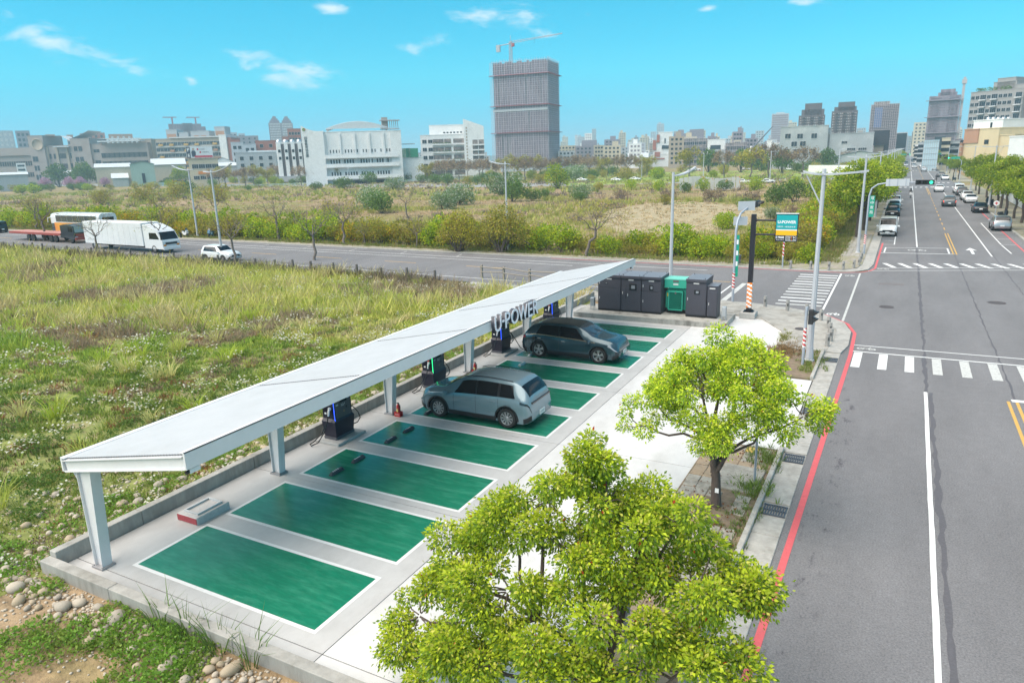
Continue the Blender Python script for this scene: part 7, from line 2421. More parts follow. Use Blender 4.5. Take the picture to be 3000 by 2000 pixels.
for (px, py, h_, kind, lab) in ((175, 548, 17, 'd', 'large dark tree before the long school building'), (235, 545, 15, 'd', 'second large dark tree before the long school building'), (255, 547, 16, 'd', 'dark round tree right of the pink blossom'), (60, 550, 10, 'd', 'dark tree at the far left edge'), (15, 548, 11, 'd', 'dark tree cut by the left edge'), (135, 553, 7.5, 'p', 'pink blossom tree left of the dark trees'), (205, 551, 8, 'p', 'pink blossom tree between two dark trees'), (240, 551, 7, 'p', 'pink blossom tree in front of the dark round tree'), (310, 548, 6, 'p', 'small pink blossom tree before the pale shed'), (5, 552, 7, 'p', 'pink blossom tree at the left edge'), (585, 538, 9, 'p', 'pale pink tree before the billboard building'),
        (530, 540, 12, 'g', 'round green tree left of the billboard building'), (945, 532, 14, 'd', 'dark tree at the left of the white hall'), (1050, 535, 12, 'd', 'dark tree in front of the white hall'), (1680, 490, 13, 'd', 'dark green tree behind the far park'), (1760, 488, 14, 'd', 'broad dark tree behind the far park'), (1840, 486, 12, 'd', 'green tree left of the modern white house'), (1720, 478, 18, 'g', 'light green tree in front of the hazy skyline'), (2075, 505, 13, 'd', 'dark tree below the scaffolded house'), (2170, 505, 12, 'd', 'dark tree before the construction yard'), (2230, 503, 11, 'd', 'dark tree left of the concrete building'), (2290, 508, 11, 'd', 'dark green tree in front of the concrete building'), (2420, 500, 10, 'd', 'dark tree before the grey workshop'), (2480, 495, 9, 'b', 'reddish round tree in front of the grey workshop'), (2350, 520, 12, 'b', 'broad brown tree on the bright park'), (2250, 522, 12, 'b', 'brown tree on the bright park left of the broad one'), (2200, 526, 11, 'o', 'olive tree at the edge of the bright park'), (2020, 520, 12, 'o', 'olive tree behind the hoarding'), (2120, 522, 12, 'b', 'brown tree behind the orange hoarding')):
 far_tree(kind, px, py, h_, lab, None)
for k in range(46):
 px = 640 + k * 28 + rnd.uniform(-10, 10)
 hz_ = 466 - .03125 * (px - 1500)
 py = hz_ + (60 if px > 1250 else 52) + rnd.uniform(-6, 8)
 kind = rnd.choice('bbo')
 far_tree(kind, px, py, rnd.uniform(8.5, 11.5), 'half bare %s tree in the long row before the distant buildings' % ('brown' if kind == 'b' else 'olive'), 'row of half bare trees before the buildings')
# ------------------------------------------------------------------ buildings
def wmat(name, c, r_=.8, **k):
 return mat('wall_' + name, c, r_, var=k.pop('var', .08), vscale=k.pop('vscale', .25), **k)
w_taupe = wmat('taupe', (.33, .275, .25), col2=(.27, .215, .19), fac=(.5, .8))
w_white = wmat('white', (.74, .74, .73), col2=(.58, .58, .58), fac=(.55, .85))
w_grey = wmat('grey', (.40, .42, .44))
w_conc = wmat('raw_concrete', (.33, .35, .36), col2=(.46, .47, .47), fac=(.52, .72), vscale=.16)
w_cream = wmat('cream', (.52, .45, .33))
w_beige = wmat('beige', (.62, .50, .30), col2=(.50, .38, .24), fac=(.58, .8), stretch=(1, 1, .3))
w_orange = wmat('orange_brick', (.42, .22, .13))
w_red = wmat('red_brick', (.36, .13, .09))
w_dark = wmat('dark_brown', (.115, .095, .10))
w_mauve = wmat('mauve_grey', (.25, .22, .25))
w_green = wmat('pale_green', (.30, .42, .36))
w_tan = wmat('tan', (.36, .29, .22))
w_net = mat('net_mauve', (.185, .145, .175), .9, var=.3, vscale=.5, col2=(.26, .22, .25), fac=(.45, .6), stretch=(1, 1, .12))
w_net2 = mat('net_brown', (.30, .25, .23), .9, var=.3, vscale=.5, col2=(.15, .125, .12), fac=(.45, .6), stretch=(1, 1, .2))
w_blue = wmat('hazy_blue_grey', (.42, .45, .48))
trimm = mat('building_trim', (.55, .55, .55), .6)
dglass = mat('building_glass', (.022, .025, .032), .2, spec=.35)
roofw = mat('sheet_roof', (.55, .58, .60), .5, var=.06, vscale=.3)
yel = mat('balcony_yellow', (.52, .30, .06), .6)
redt = mat('red_trim', (.33, .06, .07), .7)
class Bld:
 """building frame: x along the facade, y away from the camera, z up"""
 def __init__(self, name, label, px0, px1, d0, d1=None, cat='building', group=None, k=1.0):
  a = AT(px0, 460, d0)
  b_ = AT(px1, 460, d1 or d0)
  a.z = b_.z = 0
  v = b_ - a
  self.w = v.length
  self.o, self.ux = a, v.normalized()
  self.px0, self.px1, self.d0, self.d1 = px0, px1, d0, d1 or d0
  self.t = thing(name, label, cat, a, math.atan2(v.y, v.x), group)
  self.cache = {}
  # nominal plan drawn at d0, set out k times as far and as large
  self.t.location = (a.x * k, a.y * k, CAM_H * (1 - k))
  self.t.scale = (k, k, k)
 def x(self, px):
  """x along the facade of the column px"""
  lo, hi = -self.w * 3, self.w * 4
  for _ in range(50):
   m_ = (lo + hi) / 2
   q = self.o + self.ux * m_
   d = np.array([q.x, q.y, 25 - CAM_H])
   if (d @ RX) / (d @ FW) * FPX + 1500 < px:
    lo = m_
   else:
    hi = m_
  return lo
 def z(self, px, py):
  q = self.o + self.ux * self.x(px)
  return AT(px, py, math.hypot(q.x, q.y)).z
 def block(self, px0, px1, py, depth, m, y0=0.0, name='wall', z0=-.3, parent=None, x01=None):
  x0, x1 = x01 or (self.x(px0), self.x(px1))
  zt = self.z((px0 + px1) / 2, py)
  MB().box(((x0 + x1) / 2, y0 + depth / 2, (z0 + zt) / 2), (x1 - x0, depth, zt - z0)).build(name, m, parent or self.t)
  # parapet lip
  if zt > 4 and self.d0 < 500:
   MB().box(((x0 + x1) / 2, y0 + depth / 2, zt + .12), (x1 - x0 + .25, depth + .25, .24)).build('parapet', m, parent or self.t)
  return x0, x1, zt
 def win_mesh(self, w, h, frame=None, mull=1, glass=None):
  key = (round(w, 2), round(h, 2), mull, frame.name if frame else '', glass.name if glass else '')
  if key not in self.cache:
   mb = MB()
   mb.box((0, -.02, 0), (w, .06, h), 0)
   f_ = .07
   for s in (-1, 1):
    mb.box((s * (w / 2 + f_ / 2), -.06, 0), (f_, .14, h + 2 * f_), 1)
    mb.box((0, -.06, s * (h / 2 + f_ / 2)), (w, .14, f_), 1)
   for k in range(mull):
    mb.box((-w / 2 + w * (k + 1) / (mull + 1), -.06, 0), (.05, .06, h), 1)
   self.cache[key] = mb.mesh('window', [glass or dglass, frame or trimm])
  return self.cache[key]
 def windows(self, x0, x1, z0, z1, nx, nz, w, h, frame=None, mull=1, y0=0.0, skip=None, glass=None, ledge=None):
  me = self.win_mesh(w, h, frame, mull, glass)
  for j in range(nz):
   for i in range(nx):
    if skip and skip(i, j):
     continue
    xx = x0 + (x1 - x0) * (i + .5) / nx
    zz = z0 + (z1 - z0) * (j + .5) / nz
    place(me, 'window', self.t, loc=(xx, y0 - .012, zz))
  if ledge:
   for j in range(nz):
    zz = z0 + (z1 - z0) * j / nz + .15
    MB().box(((x0 + x1) / 2, y0 - .15, zz), (x1 - x0, .36, .25)).build('floor_band', ledge, self.t)
 def mass_windows(self, x0, x1, z0, z1, nx, nz, w, h, y0=0.0, m=None, name='windows', frame=None):
  """windows too small to tell apart: joined"""
  mb = MB()
  for j in range(nz):
   for i in range(nx):
    xx = x0 + (x1 - x0) * (i + .5) / nx
    zz = z0 + (z1 - z0) * (j + .5) / nz
    mb.box((xx, y0 - .02, zz), (w, .1, h))
  o = mb.build(name, m or dglass, self.t)
  o['kind'] = 'stuff'
# ---- long school building at the left
B = Bld('school_building', 'long taupe school building with rows of windows at the far left', 0, 430, 400, 370, k=1.9)
x0, x1, zt = B.block(-60, 92, 436, 14, w_taupe)
B.windows(x0, x1, 2, zt - 4.2, 22, 3, 1.7, 2.0, w_taupe, 1)
MB().box(((x0 + x1) / 2, -.5, zt - 1.5), (x1 - x0, 1.2, 3.2)).build('eave_band', w_taupe, B.t)
x0, x1, zt = B.block(86, 130, 399, 16, w_taupe, -1.5)
B.windows(x0 + .3, x0 + 3.4, zt - 20, zt - 8, 1, 3, 2.2, 2.2, w_taupe, 1, -1.5)
xe, ze = B.x(112), B.z(112, 424)
MB().lathe([(2.6, 0), (2.6, .3), (2.2, .3), (2.2, .12), (.01, .12)], 24, M=Matrix.Translation((xe, -1.5, ze)) @ Matrix.Rotation(PI / 2, 4, 'X')).build('round_emblem', w_tan, B.t)
MB().add([(x0 + 2, 2, zt), (x1 + 6, 2, zt), (x1 + 14, 2, zt - 5), (x0 + 2, 10, zt), (x1 + 6, 10, zt), (x1 + 14, 10, zt - 5)], [(0, 1, 4, 3), (1, 2, 5, 4)]).build('sloped_roof', roofw, B.t)
x0, x1, zt = B.block(130, 208, 428, 14, w_taupe)
B.windows(x0, x1, 1.5, zt - 2.2, 8, 4, 1.9, 2.2, w_taupe, 1, skip=lambda i, j: (i + j) % 5 == 4)
MB().box(((x0 + x1) / 2 + 2, -1.2, zt - .4), ((x1 - x0) * .6, 3, .35)).build('roof_awning', roofw, B.t)
for px in (132, 160, 190, 206):
 MB().box((B.x(px), -.25, zt / 2 - .2), (1.1, .6, zt)).build('pilaster', w_tan, B.t)
x0, x1, zt = B.block(206, 262, 407, 16, w_taupe, -1.0)
B.windows(x0 + 1, x0 + 5, 4, zt - 2, 2, 4, 1.5, 2.0, w_taupe, 1, -1.0)
MB().add([(x0 - .5, 0, zt), (x0 + 4, 0, zt + 1.6), (x1, 0, zt + 3.5), (x0 - .5, 12, zt), (x0 + 4, 12, zt + 1.6), (x1, 12, zt + 3.5)], [(0, 1, 4, 3), (1, 2, 5, 4)]).build('sloped_roof', roofw, B.t)
x0, x1, zt = B.block(262, 428, 421, 15, w_taupe)
B.windows(x0 + .5, x0 + 3.6, 2, zt - .5, 1, 4, 2.4, 1.3, w_taupe, 1)
B.windows(x0 + 4.2, x1 - 1, zt - 14.2, zt - 3.2, 9, 3, 2.6, 2.1, w_tan, 2)
MB().box(((x0 + x1) / 2 + 1.5, -.6, zt + 1.0), ((x1 - x0) * .74, 6, .5)).build('roof_canopy', roofw, B.t)
for k in range(9):
 MB().box((x0 + 5 + k * (x1 - x0 - 8) / 8, -.3, zt + .4), (.4, .4, 1.0)).build('canopy_post', w_taupe, B.t)
B.block(395, 432, 408, 9, w_tan, 3)
# ---- striped slabs behind the school
for k, (a, b_, py, m_) in enumerate(((2, 50, 383, w_blue), (56, 98, 383, w_mauve), (142, 170, 394, w_orange), (203, 222, 395, w_orange), (242, 256, 391, w_mauve), (262, 315, 389, w_red), (325, 395, 393, w_orange), (258, 420, 405, w_white))):
 B = Bld('distant_block', ('pale striped slab block behind the left school wing', 'brown and white striped slab block behind the school', 'small red-edged rooftop block behind the school', 'small roof block behind the school gable', 'slim grey tower behind the school', 'red topped apartment block behind the school', 'low red roofed block behind the right school wing', 'white building stepping up behind the right school wing')[k], a, b_, 620, cat='building', k=1.7)
 x0, x1, zt = B.block(a, b_, py, 20, m_)
 B.mass_windows(x0 + .5, x1 - .5, 14, zt - 1, max(3, int((x1 - x0) / 3.2)), 7, 1.5, 1.9, m=dglass if k % 2 else trimm)
# ---- apartment block, brown and yellow
B = Bld('apartment_block', 'brown and yellow apartment block with a white end wall behind the billboard', 455, 690, 430, 415, k=1.6)
x0, x1, zt = B.block(455, 645, 406, 16, w_tan)
nfl = 7
for j in range(nfl):
 z_ = 3 + (zt - 4) * j / nfl
 MB().box(((x0 + x1) / 2, -.4, z_), (x1 - x0, .9, .35)).build('floor_band', w_orange if j < 5 else trimm, B.t)
B.windows(x0, x1, 3.4, zt - 1, 18, nfl, 1.7, 1.6, trimm, 1)
for j in range(nfl):
 for i in (1, 4, 8, 11, 14, 16):
  if (i * 3 + j) % 4 == 0:
   continue
  MB().box((x0 + (x1 - x0) * (i + .5) / 18, -.75, 4.0 + (zt - 4) * j / nfl), (2.2, 1.0, 1.1)).build('balcony', yel if (i + j) % 3 else w_orange, B.t)
MB().box(((x0 + x1) / 2 + 4, -.2, zt + .6), ((x1 - x0) * .8, 1.2, .6)).build('roof_rail', trimm, B.t)
B.block(643, 664, 396, 17, w_white, -1.0, 'end_wall')
B.block(664, 676, 404, 15, w_red, 0, 'side_wall')
for a, b_, py in ((480, 512, 380), (552, 606, 384), (517, 545, 388), (624, 654, 371)):
 xa, xb, zz = B.block(a, b_, py, 9, w_grey, 4, 'roof_block', zt - .5)
 for k in range(2):
  MB().box((xa + (xb - xa) * (.3 + .4 * k), 3.95, zz - 3.2), (2.4, .12, 2.2)).build('red_panel', w_orange, B.t)
B = Bld('netted_block', 'large hazy block wrapped in grey scaffold netting with two small cranes', 505, 615, 760, k=1.3)
for a, b_, py in ((505, 600, 363), (600, 612, 371), (545, 575, 361)):
 B.block(a, b_, py, 25, w_net)
for px, py in ((518, 350), (586, 352)):
 x_, z_ = B.x(px), B.z(px, 365)
 MB().box((x_, 8, z_ + 3), (1.2, 1.2, 8)).box((x_ - 2, 8, z_ + 7), (12, .8, .8)).build('tower_crane', redt, B.t)
# ---- billboard building and sheds
B = Bld('billboard_building', 'beige three-storey building carrying a wide white billboard', 537, 625, 300, k=1.45)
x0, x1, zt = B.block(537, 625, 467, 14, w_cream)
B.windows(x0 + 1.0, x1, zt - 4.2, zt - 1.0, 4, 1, 2.2, 1.5, trimm, 2)
B.windows(x0 + 1.0, x1, zt - 8.2, zt - 5.4, 4, 1, 2.0, 1.3, trimm, 2)
MB().box(((x0 + x1) / 2 + 1.0, -.2, zt - 5.0), ((x1 - x0) * .62, .3, 1.0)).build('orange_signboard', mat('orange_sign', (.65, .22, .03), .5), B.t)
bz0, bz1 = B.z(575, 463), B.z(575, 430)
bx0, bx1 = B.x(535), B.x(613)
bb = thing('billboard', 'wide white advertising billboard with a suited figure and red band', 'billboard', B.t.location, B.t.rotation_euler[2])
bb.scale = B.t.scale
bh = bz1 - bz0
bw = bx1 - bx0
MB().box(((bx0 + bx1) / 2, -.5, (bz0 + bz1) / 2), (bw, .35, bh)).build('panel', mat('billboard_white', (.62, .66, .70), .5), bb)
MB().box((bx0 + bw * .08, -.70, (bz0 + bz1) / 2), (bw * .15, .04, bh * .98)).build('dark_strip', mat('billboard_navy', (.02, .025, .06), .5), bb)
MB().box((bx0 + bw * .64, -.70, bz0 + bh * .12), (bw * .68, .04, bh * .17)).build('red_band', mat('billboard_red', (.50, .03, .06), .5), bb)
fx = bx0 + bw * .27
MB().add([(fx - bw * .07, -.71, bz0 + bh * .1), (fx + bw * .07, -.71, bz0 + bh * .1), (fx + bw * .085, -.71, bz0 + bh * .5), (fx + bw * .05, -.71, bz0 + bh * .66), (fx - bw * .05, -.71, bz0 + bh * .66), (fx - bw * .085, -.71, bz0 + bh * .5)], [(0, 1, 2, 3, 4, 5)]).build('suit_shape', MATS['billboard_navy'], bb)
MB().lathe([(bh * .10, 0), (bh * .10, .02)], 14, M=Matrix.Translation((fx, -.70, bz0 + bh * .78)) @ Matrix.Rotation(PI / 2, 4, 'X')).build('head_shape', mat('skin_tone', (.42, .28, .21), .6), bb)
for k in range(2):
 MB().box((bx0 + bw * (.44 + .09 * k), -.70, bz0 + bh * (.76 - .26 * k)), (bw * .06, .04, bh * .18)).build('red_stamp', MATS['billboard_red'], bb)
for body, xx, zz, ww, hh in (('全聯', .50, .70, .22, .13), ('首購美宅', .60, .44, .26, .13)):
 upright(place(fit_text(text_mesh(body if body != '全聯' else '幸福家', .3, 0, 0, mat('ink_grey', (.20, .21, .23), .6)), bw * ww, bh * hh), 'lettering', bb), (bx0 + bw * xx, -.705, bz0 + bh * zz), 0)
for k, ch in enumerate('冠禾'):
 upright(place(fit_text(text_mesh(ch, .3, 0, .01, whitem), bw * .10, bh * .34), 'lettering', bb), (bx0 + bw * .03, -.725, bz0 + bh * (.55 - .5 * k)), 0)
mb = MB()
for k in range(5):
 mb.box((bx0 + bw * (.1 + .2 * k), .2, (zt + bz1) / 2), (.2, .2, bz1 - zt))
mb.build('support_frame', darkm, bb)
def shed(label, px0, px1, py, ridge, d, m, rm, depth=20, gable=False, d1=None, k=1.75):
 B = Bld('shed', label, px0, px1, d, d1, k=k)
 x0, x1 = 0, B.w
 zt = B.z((px0 + px1) / 2, py)
 zr = B.z((px0 + px1) / 2, ridge)
 MB().box((B.w / 2, depth / 2, zt / 2), (B.w, depth, zt)).build('wall', m, B.t)
 if gable:
  MB().add([(0, 0, zt), (B.w, 0, zt), (B.w / 2, 0, zr), (0, depth, zt), (B.w, depth, zt), (B.w / 2, depth, zr)], [(0, 1, 2), (3, 5, 4)]).build('gable', m, B.t)
  MB().add([(-.4, -.4, zt - .1), (B.w / 2, -.4, zr + .1), (B.w / 2, depth, zr + .1), (-.4, depth, zt - .1), (B.w + .4, -.4, zt - .1), (B.w + .4, depth, zt - .1)], [(0, 1, 2, 3), (1, 4, 5, 2)]).build('roof', rm, B.t)
 else:
  MB().add([(-.3, -.5, zt), (B.w + .3, -.5, zt), (B.w + .3, depth * .5, zr), (-.3, depth * .5, zr), (-.3, depth, zt), (B.w + .3, depth, zt)], [(0, 1, 2, 3), (3, 2, 5, 4), ]).build('roof', rm, B.t)
  mb = MB()
  for k in range(int(B.w / 1.2)):
   a = k * 1.2
   mb.add([(a, -.5, zt + .02), (a + .12, -.5, zt + .02), (a + .12, depth * .5, zr + .05), (a, depth * .5, zr + .05)], [(0, 1, 2, 3)])
  mb.build('roof_ribs', rm, B.t)
 return B
B = shed('long cream shed with a pale sheet roof behind pink blossom', 272, 378, 490, 478, 310, w_cream, roofw)
MB().box((B.w * .25, -.1, 4.0), (2.5, .2, 1.6)).build('window', dglass, B.t)
MB().box((B.w * .5, -.05, 1.2), (B.w, .15, 2.4)).build('rusty_base', w_orange, B.t)
B = shed('pale green sheet metal shed with a dark slot window', 376, 447, 480, 473, 290, w_green, roofw, 14, True)
MB().box((B.w * .5, -.08, 7.0), (1.0, .2, 3.4)).build('window', dglass, B.t)
MB().box((B.w + 4, 3, 2.6), (9, 8, 5.2)).build('annex', w_green, B.t)
B = shed('wide cream hall with a ribbed white roof left of the billboard', 440, 540, 482, 463, 312, w_cream, roofw, 24)
MB().box((B.w * .75, -.1, 3.0), (B.w * .4, .2, 5.0)).build('dark_opening', dglass, B.t)
shed('white gabled hall right of the billboard building', 610, 690, 478, 462, 320, w_white, roofw, 26, True)
shed('low white sheet roof hall in front of the red apartment houses', 636, 800, 484, 474, 300, w_grey, roofw, 16)
shed('low white roofed shed at the left edge', -20, 70, 512, 505, 300, w_grey, roofw, 12)
shed('small white roofed shed among dark trees', 165, 203, 510, 500, 370, w_white, roofw, 10)
shed('low grey shed with a white front behind pink blossom', 318, 365, 522, 508, 300, w_grey, roofw, 10)
# ---- red brick and white houses
for k, (a, b_, py, d, m_) in enumerate(((672, 708, 418, 360, w_grey), (708, 745, 424, 360, w_grey), (745, 806, 413, 370, w_red), (672, 700, 410, 400, w_red), (690, 760, 398, 620, w_mauve), (676, 700, 388, 640, w_blue), (703, 722, 391, 640, w_blue), (680, 800, 448, 330, w_grey), (720, 806, 443, 340, w_white))):
 B = Bld('town_house', ('grey house with white top left of the red brick block', 'second grey house left of the red brick block', 'stepped red brick apartment block', 'red gabled roof house behind the grey houses', 'dark hazy row of flats behind the red brick block', 'small hazy tower block left of the hills', 'second small hazy tower block left of the hills', 'low grey balcony house behind bare trees', 'white low house with dark windows behind bare trees')[k], a, b_, d, k=1.5)
 x0, x1, zt = B.block(a, b_, py, 14, m_)
 nx = max(2, int((x1 - x0) / 4.0))
 B.windows(x0 + .5, x1 - .5, zt - 9.5, zt - .8, nx, 3, 1.5, 1.5, trimm, 0)
# twin towers and red blocks behind
B = Bld('twin_towers', 'pair of hazy pinkish towers with rounded stepped tops', 795, 866, 900)
for a, b_ in ((796, 832), (832, 866)):
 x0, x1, zt = B.block(a, b_, 360, 18, w_mauve)
 B.mass_windows(x0 + 1, x1 - 1, 8, zt, 7, 18, 1.2, 1.7, m=trimm)
 for i, s in enumerate((.8, .55, .3)):
  xa, xb = x0 + (x1 - x0) * (1 - s) / 2, x1 - (x1 - x0) * (1 - s) / 2
  MB().box(((xa + xb) / 2, 9, zt + 1.6 + i * 2.4), (xb - xa, 14 * s, 2.6)).build('stepped_top', w_mauve, B.t)
B = Bld('red_block', 'coral red apartment block left of the kindergarten wall', 828, 884, 480, k=1.4)
for a, b_, py in ((845, 884, 378), (828, 870, 401)):
 x0, x1, zt = B.block(a, b_, py, 12, w_red)
 B.windows(x0 + .5, x1 - .5, zt - 8, zt - 1, 4, 2, 1.4, 1.6, trimm, 0)
B = Bld('row_houses', 'row of white terraced houses with dark gaps beside the kindergarten', 803, 888, 330, k=1.3)
x0, x1, zt = B.block(803, 888, 418, 14, w_white)
for k in range(4):
 a = x0 + (x1 - x0) * (k + .42) / 4.2
 MB().box((a, -.35, zt * .5 + 2.2), ((x1 - x0) * .13, .8, zt - 4)).build('bay', w_white, B.t)
 MB().lathe([(1.0, 0), (1.0, 1.1), (.6, 1.4)], 10, M=Matrix.Translation((a, 4, zt))).build('water_tank', mat('tank_steel', (.5, .52, .55), .3, .6), B.t)
 B.windows(a - .8, a + .8, zt - 8, zt - 2, 1, 2, 1.0, 1.2, trimm, 0, y0=-.76)
 MB().box((a + (x1 - x0) * .11, -.02, zt * .5), (1.5, .08, zt - 1)).build('dark_gap', w_dark, B.t)
MB().box(((x0 + x1) / 2, -1.5, 4.2), (x1 - x0, 3, 2.4)).build('grey_parapet', w_grey, B.t)
# ---- kindergarten hall
B = Bld('kindergarten_hall', 'white kindergarten hall with curved roof and tall lettered wall', 880, 1174, 300, 300, k=1.22)
zl, zr = B.z(884, 369), B.z(945, 384)
xa, xb = B.x(881), B.x(945)
n = 9
vs = [(xa + (xb - xa) * k / n, -1.5, zl + (zr - zl) * k / n - .9 * math.sin(PI * k / n)) for k in range(n + 1)]
vs += [(v[0], 1.5, v[2]) for v in vs] + [(xa, -1.5, -.3), (xb, -1.5, -.3), (xa, 1.5, -.3), (xb, 1.5, -.3)]
m_ = n + 1
fs = [tuple([2 * m_, 2 * m_ + 1] + list(range(n, -1, -1))), tuple([2 * m_ + 3, 2 * m_ + 2] + list(range(m_, 2 * m_)))] + [(k, k + 1, m_ + k + 1, m_ + k) for k in range(n)] + [(2 * m_, 0, m_, 2 * m_ + 2), (2 * m_ + 1, 2 * m_ + 3, 2 * m_ - 1, n)]
MB().add(vs, fs).build('lettered_wall', w_white, B.t)
inkk = mat('ink_dark', (.07, .08, .09), .6)
for k, ch in enumerate('四季藝術幼兒園'):
 z_ = B.z(892, 406 + 8.6 * k)
 upright(place(fit_text(text_mesh(ch, 1.0, .1, .0, inkk), 1.05, 1.05), 'lettering', B.t), (B.x(888), -1.6, z_ - .5), 0)
MB().lathe([(.65, 0), (.65, .1), (.35, .1), (.35, .04), (.01, .04)], 16, M=Matrix.Translation((B.x(889), -1.5, B.z(889, 381))) @ Matrix.Rotation(PI / 2, 4, 'X')).build('round_logo', mat('logo_green', (.12, .30, .10), .5, col2=(.5, .12, .10), fac=(.45, .55), vscale=1.2), B.t)
x0, x1, zt = B.block(945, 1160, 386, 26, w_white, 0)
B.block(1140, 1172, 384, 18, w_white, -1.0, 'corner_pier')
# dome roof
dx0, dx1 = B.x(950), B.x(1142)
zt2, zd = zt, B.z(1050, 357)
n = 20
vs, fs = [], []
for k in range(n + 1):
 u = k / n
 zz = zt2 + .2 + (zd - zt2) * math.sin(PI * (.08 + .84 * u)) ** .9 * 1.0
 for y_ in (1.0, 14, 25):
  vs.append((dx0 + (dx1 - dx0) * u, y_, zz + (0 if y_ != 14 else .8)))
for k in range(n):
 fs += [(3 * k, 3 * k + 3, 3 * k + 4, 3 * k + 1), (3 * k + 1, 3 * k + 4, 3 * k + 5, 3 * k + 2)]
fs += [tuple(3 * k for k in range(n, -1, -1))]
MB().add(vs, fs, 0, False).build('dome_roof', roofw, B.t)
H_ = zt
for k in range(5):
 xa = x0 + (x1 - x0) * (.0 + .2 * k)
 MB().box((xa + .3, -.3, H_ * .66), (.8, .7, H_ * .62)).build('pilaster', w_white, B.t)
for (za, zb, nx, ww, hh) in ((H_ * .62, H_ * .71, 22, .42, 1.2), (H_ * .44, H_ * .53, 24, .55, 1.5), (H_ * .22, H_ * .31, 24, .55, 1.4)):
 B.windows(x0 + 1.5, x1 - 1.5, za, zb, nx, 1, ww, hh, w_white, 0, skip=lambda i, j: i % 6 in (4,) )
for zz in (H_ * .39, H_ * .55, H_ * .18):
 MB().box(((x0 + x1) / 2, -1.0, zz), (x1 - x0, 2.2, .5)).build('balcony_slab', w_white, B.t)
 MB().box(((x0 + x1) / 2, -1.95, zz + .7), (x1 - x0, .12, 1.0)).build('balcony_rail', w_white, B.t)
MB().box(((x0 + x1) / 2, -.1, 1.6), (x1 - x0 - 4, .2, 3.0)).build('ground_glazing', dglass, B.t)
# rooftop frame tower
xa, xb = B.x(1118), B.x(1166)
za, zb = B.z(1140, 378), B.z(1140, 343)
MB().box(((xa * .8 + xb * .2), 4, (za + zb) / 2), ((xb - xa) * .36, 5, zb - za)).build('roof_core', w_taupe, B.t)
for k in range(6):
 MB().box((xa + (xb - xa) * (.38 + .124 * k), 2, (za + zb) / 2 - .6), (.28, .28, zb - za - 1.4)).build('frame_post', trimm, B.t)
MB().box(((xa + xb) / 2, 2.2, zb - 1.2), (xb - xa + 1.5, 4, .3)).build('frame_ring', w_grey, B.t)
MB().box(((xa + xb) / 2, 2.2, za + .1), (xb - xa + 1.0, 4, .3)).build('frame_ring', w_grey, B.t)
B2 = Bld('roof_garden_house', 'low white building with a green notice hoarding beside the hall', 1172, 1232, 305, k=1.22)
x0, x1, zt = B2.block(1172, 1235, 462, 12, w_white)
MB().box((B2.x(1202), -.3, B2.z(1202, 448)), (5, .3, 3.6)).build('green_hoarding', mat('hoarding_green', (.03, .26, .14), .6), B2.t)
MB().box((B2.x(1182), -.3, B2.z(1182, 448)), (4, .3, 3.6)).build('leafy_hoarding', mat('hoarding_leaf', (.45, .52, .42), .6, col2=(.2, .35, .15), vscale=1.5), B2.t)
MB().box((B2.x(1192), 2, B2.z(1190, 422)), (5.5, 4, .25)).build('flat_canopy', w_grey, B2.t)
# ---- white office with slanted wall
B = Bld('white_office', 'white office with planted balconies and a tall slanted fin wall', 1228, 1420, 335, 335, k=1.2)
x0, x1, zt = B.block(1229, 1362, 396, 18, w_white)
B.block(1256, 1360, 366, 12, w_white, 4, 'upper_floor', zt)
nf = 5
for j in range(nf):
 z_ = zt - 1.6 - 3.55 * j
 B.windows(x0 + .5, x0 + 5.8, z_ - 2.2, z_, 2, 1, 1.9, 1.5, trimm, 1)
 for (u0, u1) in ((.26, .52), (.52, .68), (.72, .97)):
  w_ = (u1 - u0) * (x1 - x0)
  MB().box((x0 + (u0 + u1) / 2 * (x1 - x0), -.03, z_ - 1.1), (w_ * .94, .12, 1.9)).build('balcony_recess', mat('recess_shade', (.12, .11, .11), .7, col2=(.30, .24, .21), fac=(.45, .6), vscale=.7), B.t)
  MB().box((x0 + (u0 + u1) / 2 * (x1 - x0), -.55, z_ - 2.5), (w_ * .98, 1.0, .7)).build('balcony_front', w_white, B.t)
  if (j + int(u0 * 10)) % 3 != 1:
   mbp, V, Q, Cc = cloud(200 + j, [(q * w_ * .2, 0, 0, .38) for q in (-2, -1, 0, 1, 2)], 160, .35, PD, False)
   V[:, 2] *= .8
   place(fast_mesh('balcony_plants', V, Q, leafm, Cc), 'balcony_plants', B.t, loc=(x0 + (u0 + u1) / 2 * (x1 - x0), -1.0, z_ - 2.2))
for k in range(6):
 MB().box((B.x(1300 + 10 * k), 3.97, zt + 1.2), (.9, .1, .6)).build('vent_slot', dglass, B.t)
xa, xb = B.x(1357), B.x(1416)
za, zb = B.z(1360, 349), B.z(1416, 370)
MB().add([(xa, -2.0, -.3), (xb, -2.0, -.3), (xb, -2.0, zb), (xa, -2.0, za), (xa, 1.5, -.3), (xb, 1.5, -.3), (xb, 1.5, zb), (xa, 1.5, za)], [(0, 1, 2, 3), (7, 6, 5, 4), (1, 5, 6, 2), (4, 0, 3, 7), (3, 2, 6, 7)]).build('fin_wall', w_white, B.t)
for k in range(12):
 MB().box((xa + 1.3, -2.03, za - 4 - 1.35 * k), (.55, .08, .75)).build('sign_letter', w_tan, B.t)
for j in range(4):
 z_ = B.z(1400, 412 + 15 * j)
 for u in (.55, .85):
  MB().box((xa + (xb - xa) * u, -2.05, z_ - .6), (2.4, .12, 1.9)).build('balcony_recess', MATS['recess_shade'], B.t)
  MB().box((xa + (xb - xa) * u, -2.5, z_ - 1.9), (2.9, 1.0, .6)).build('balcony_front', w_white, B.t)
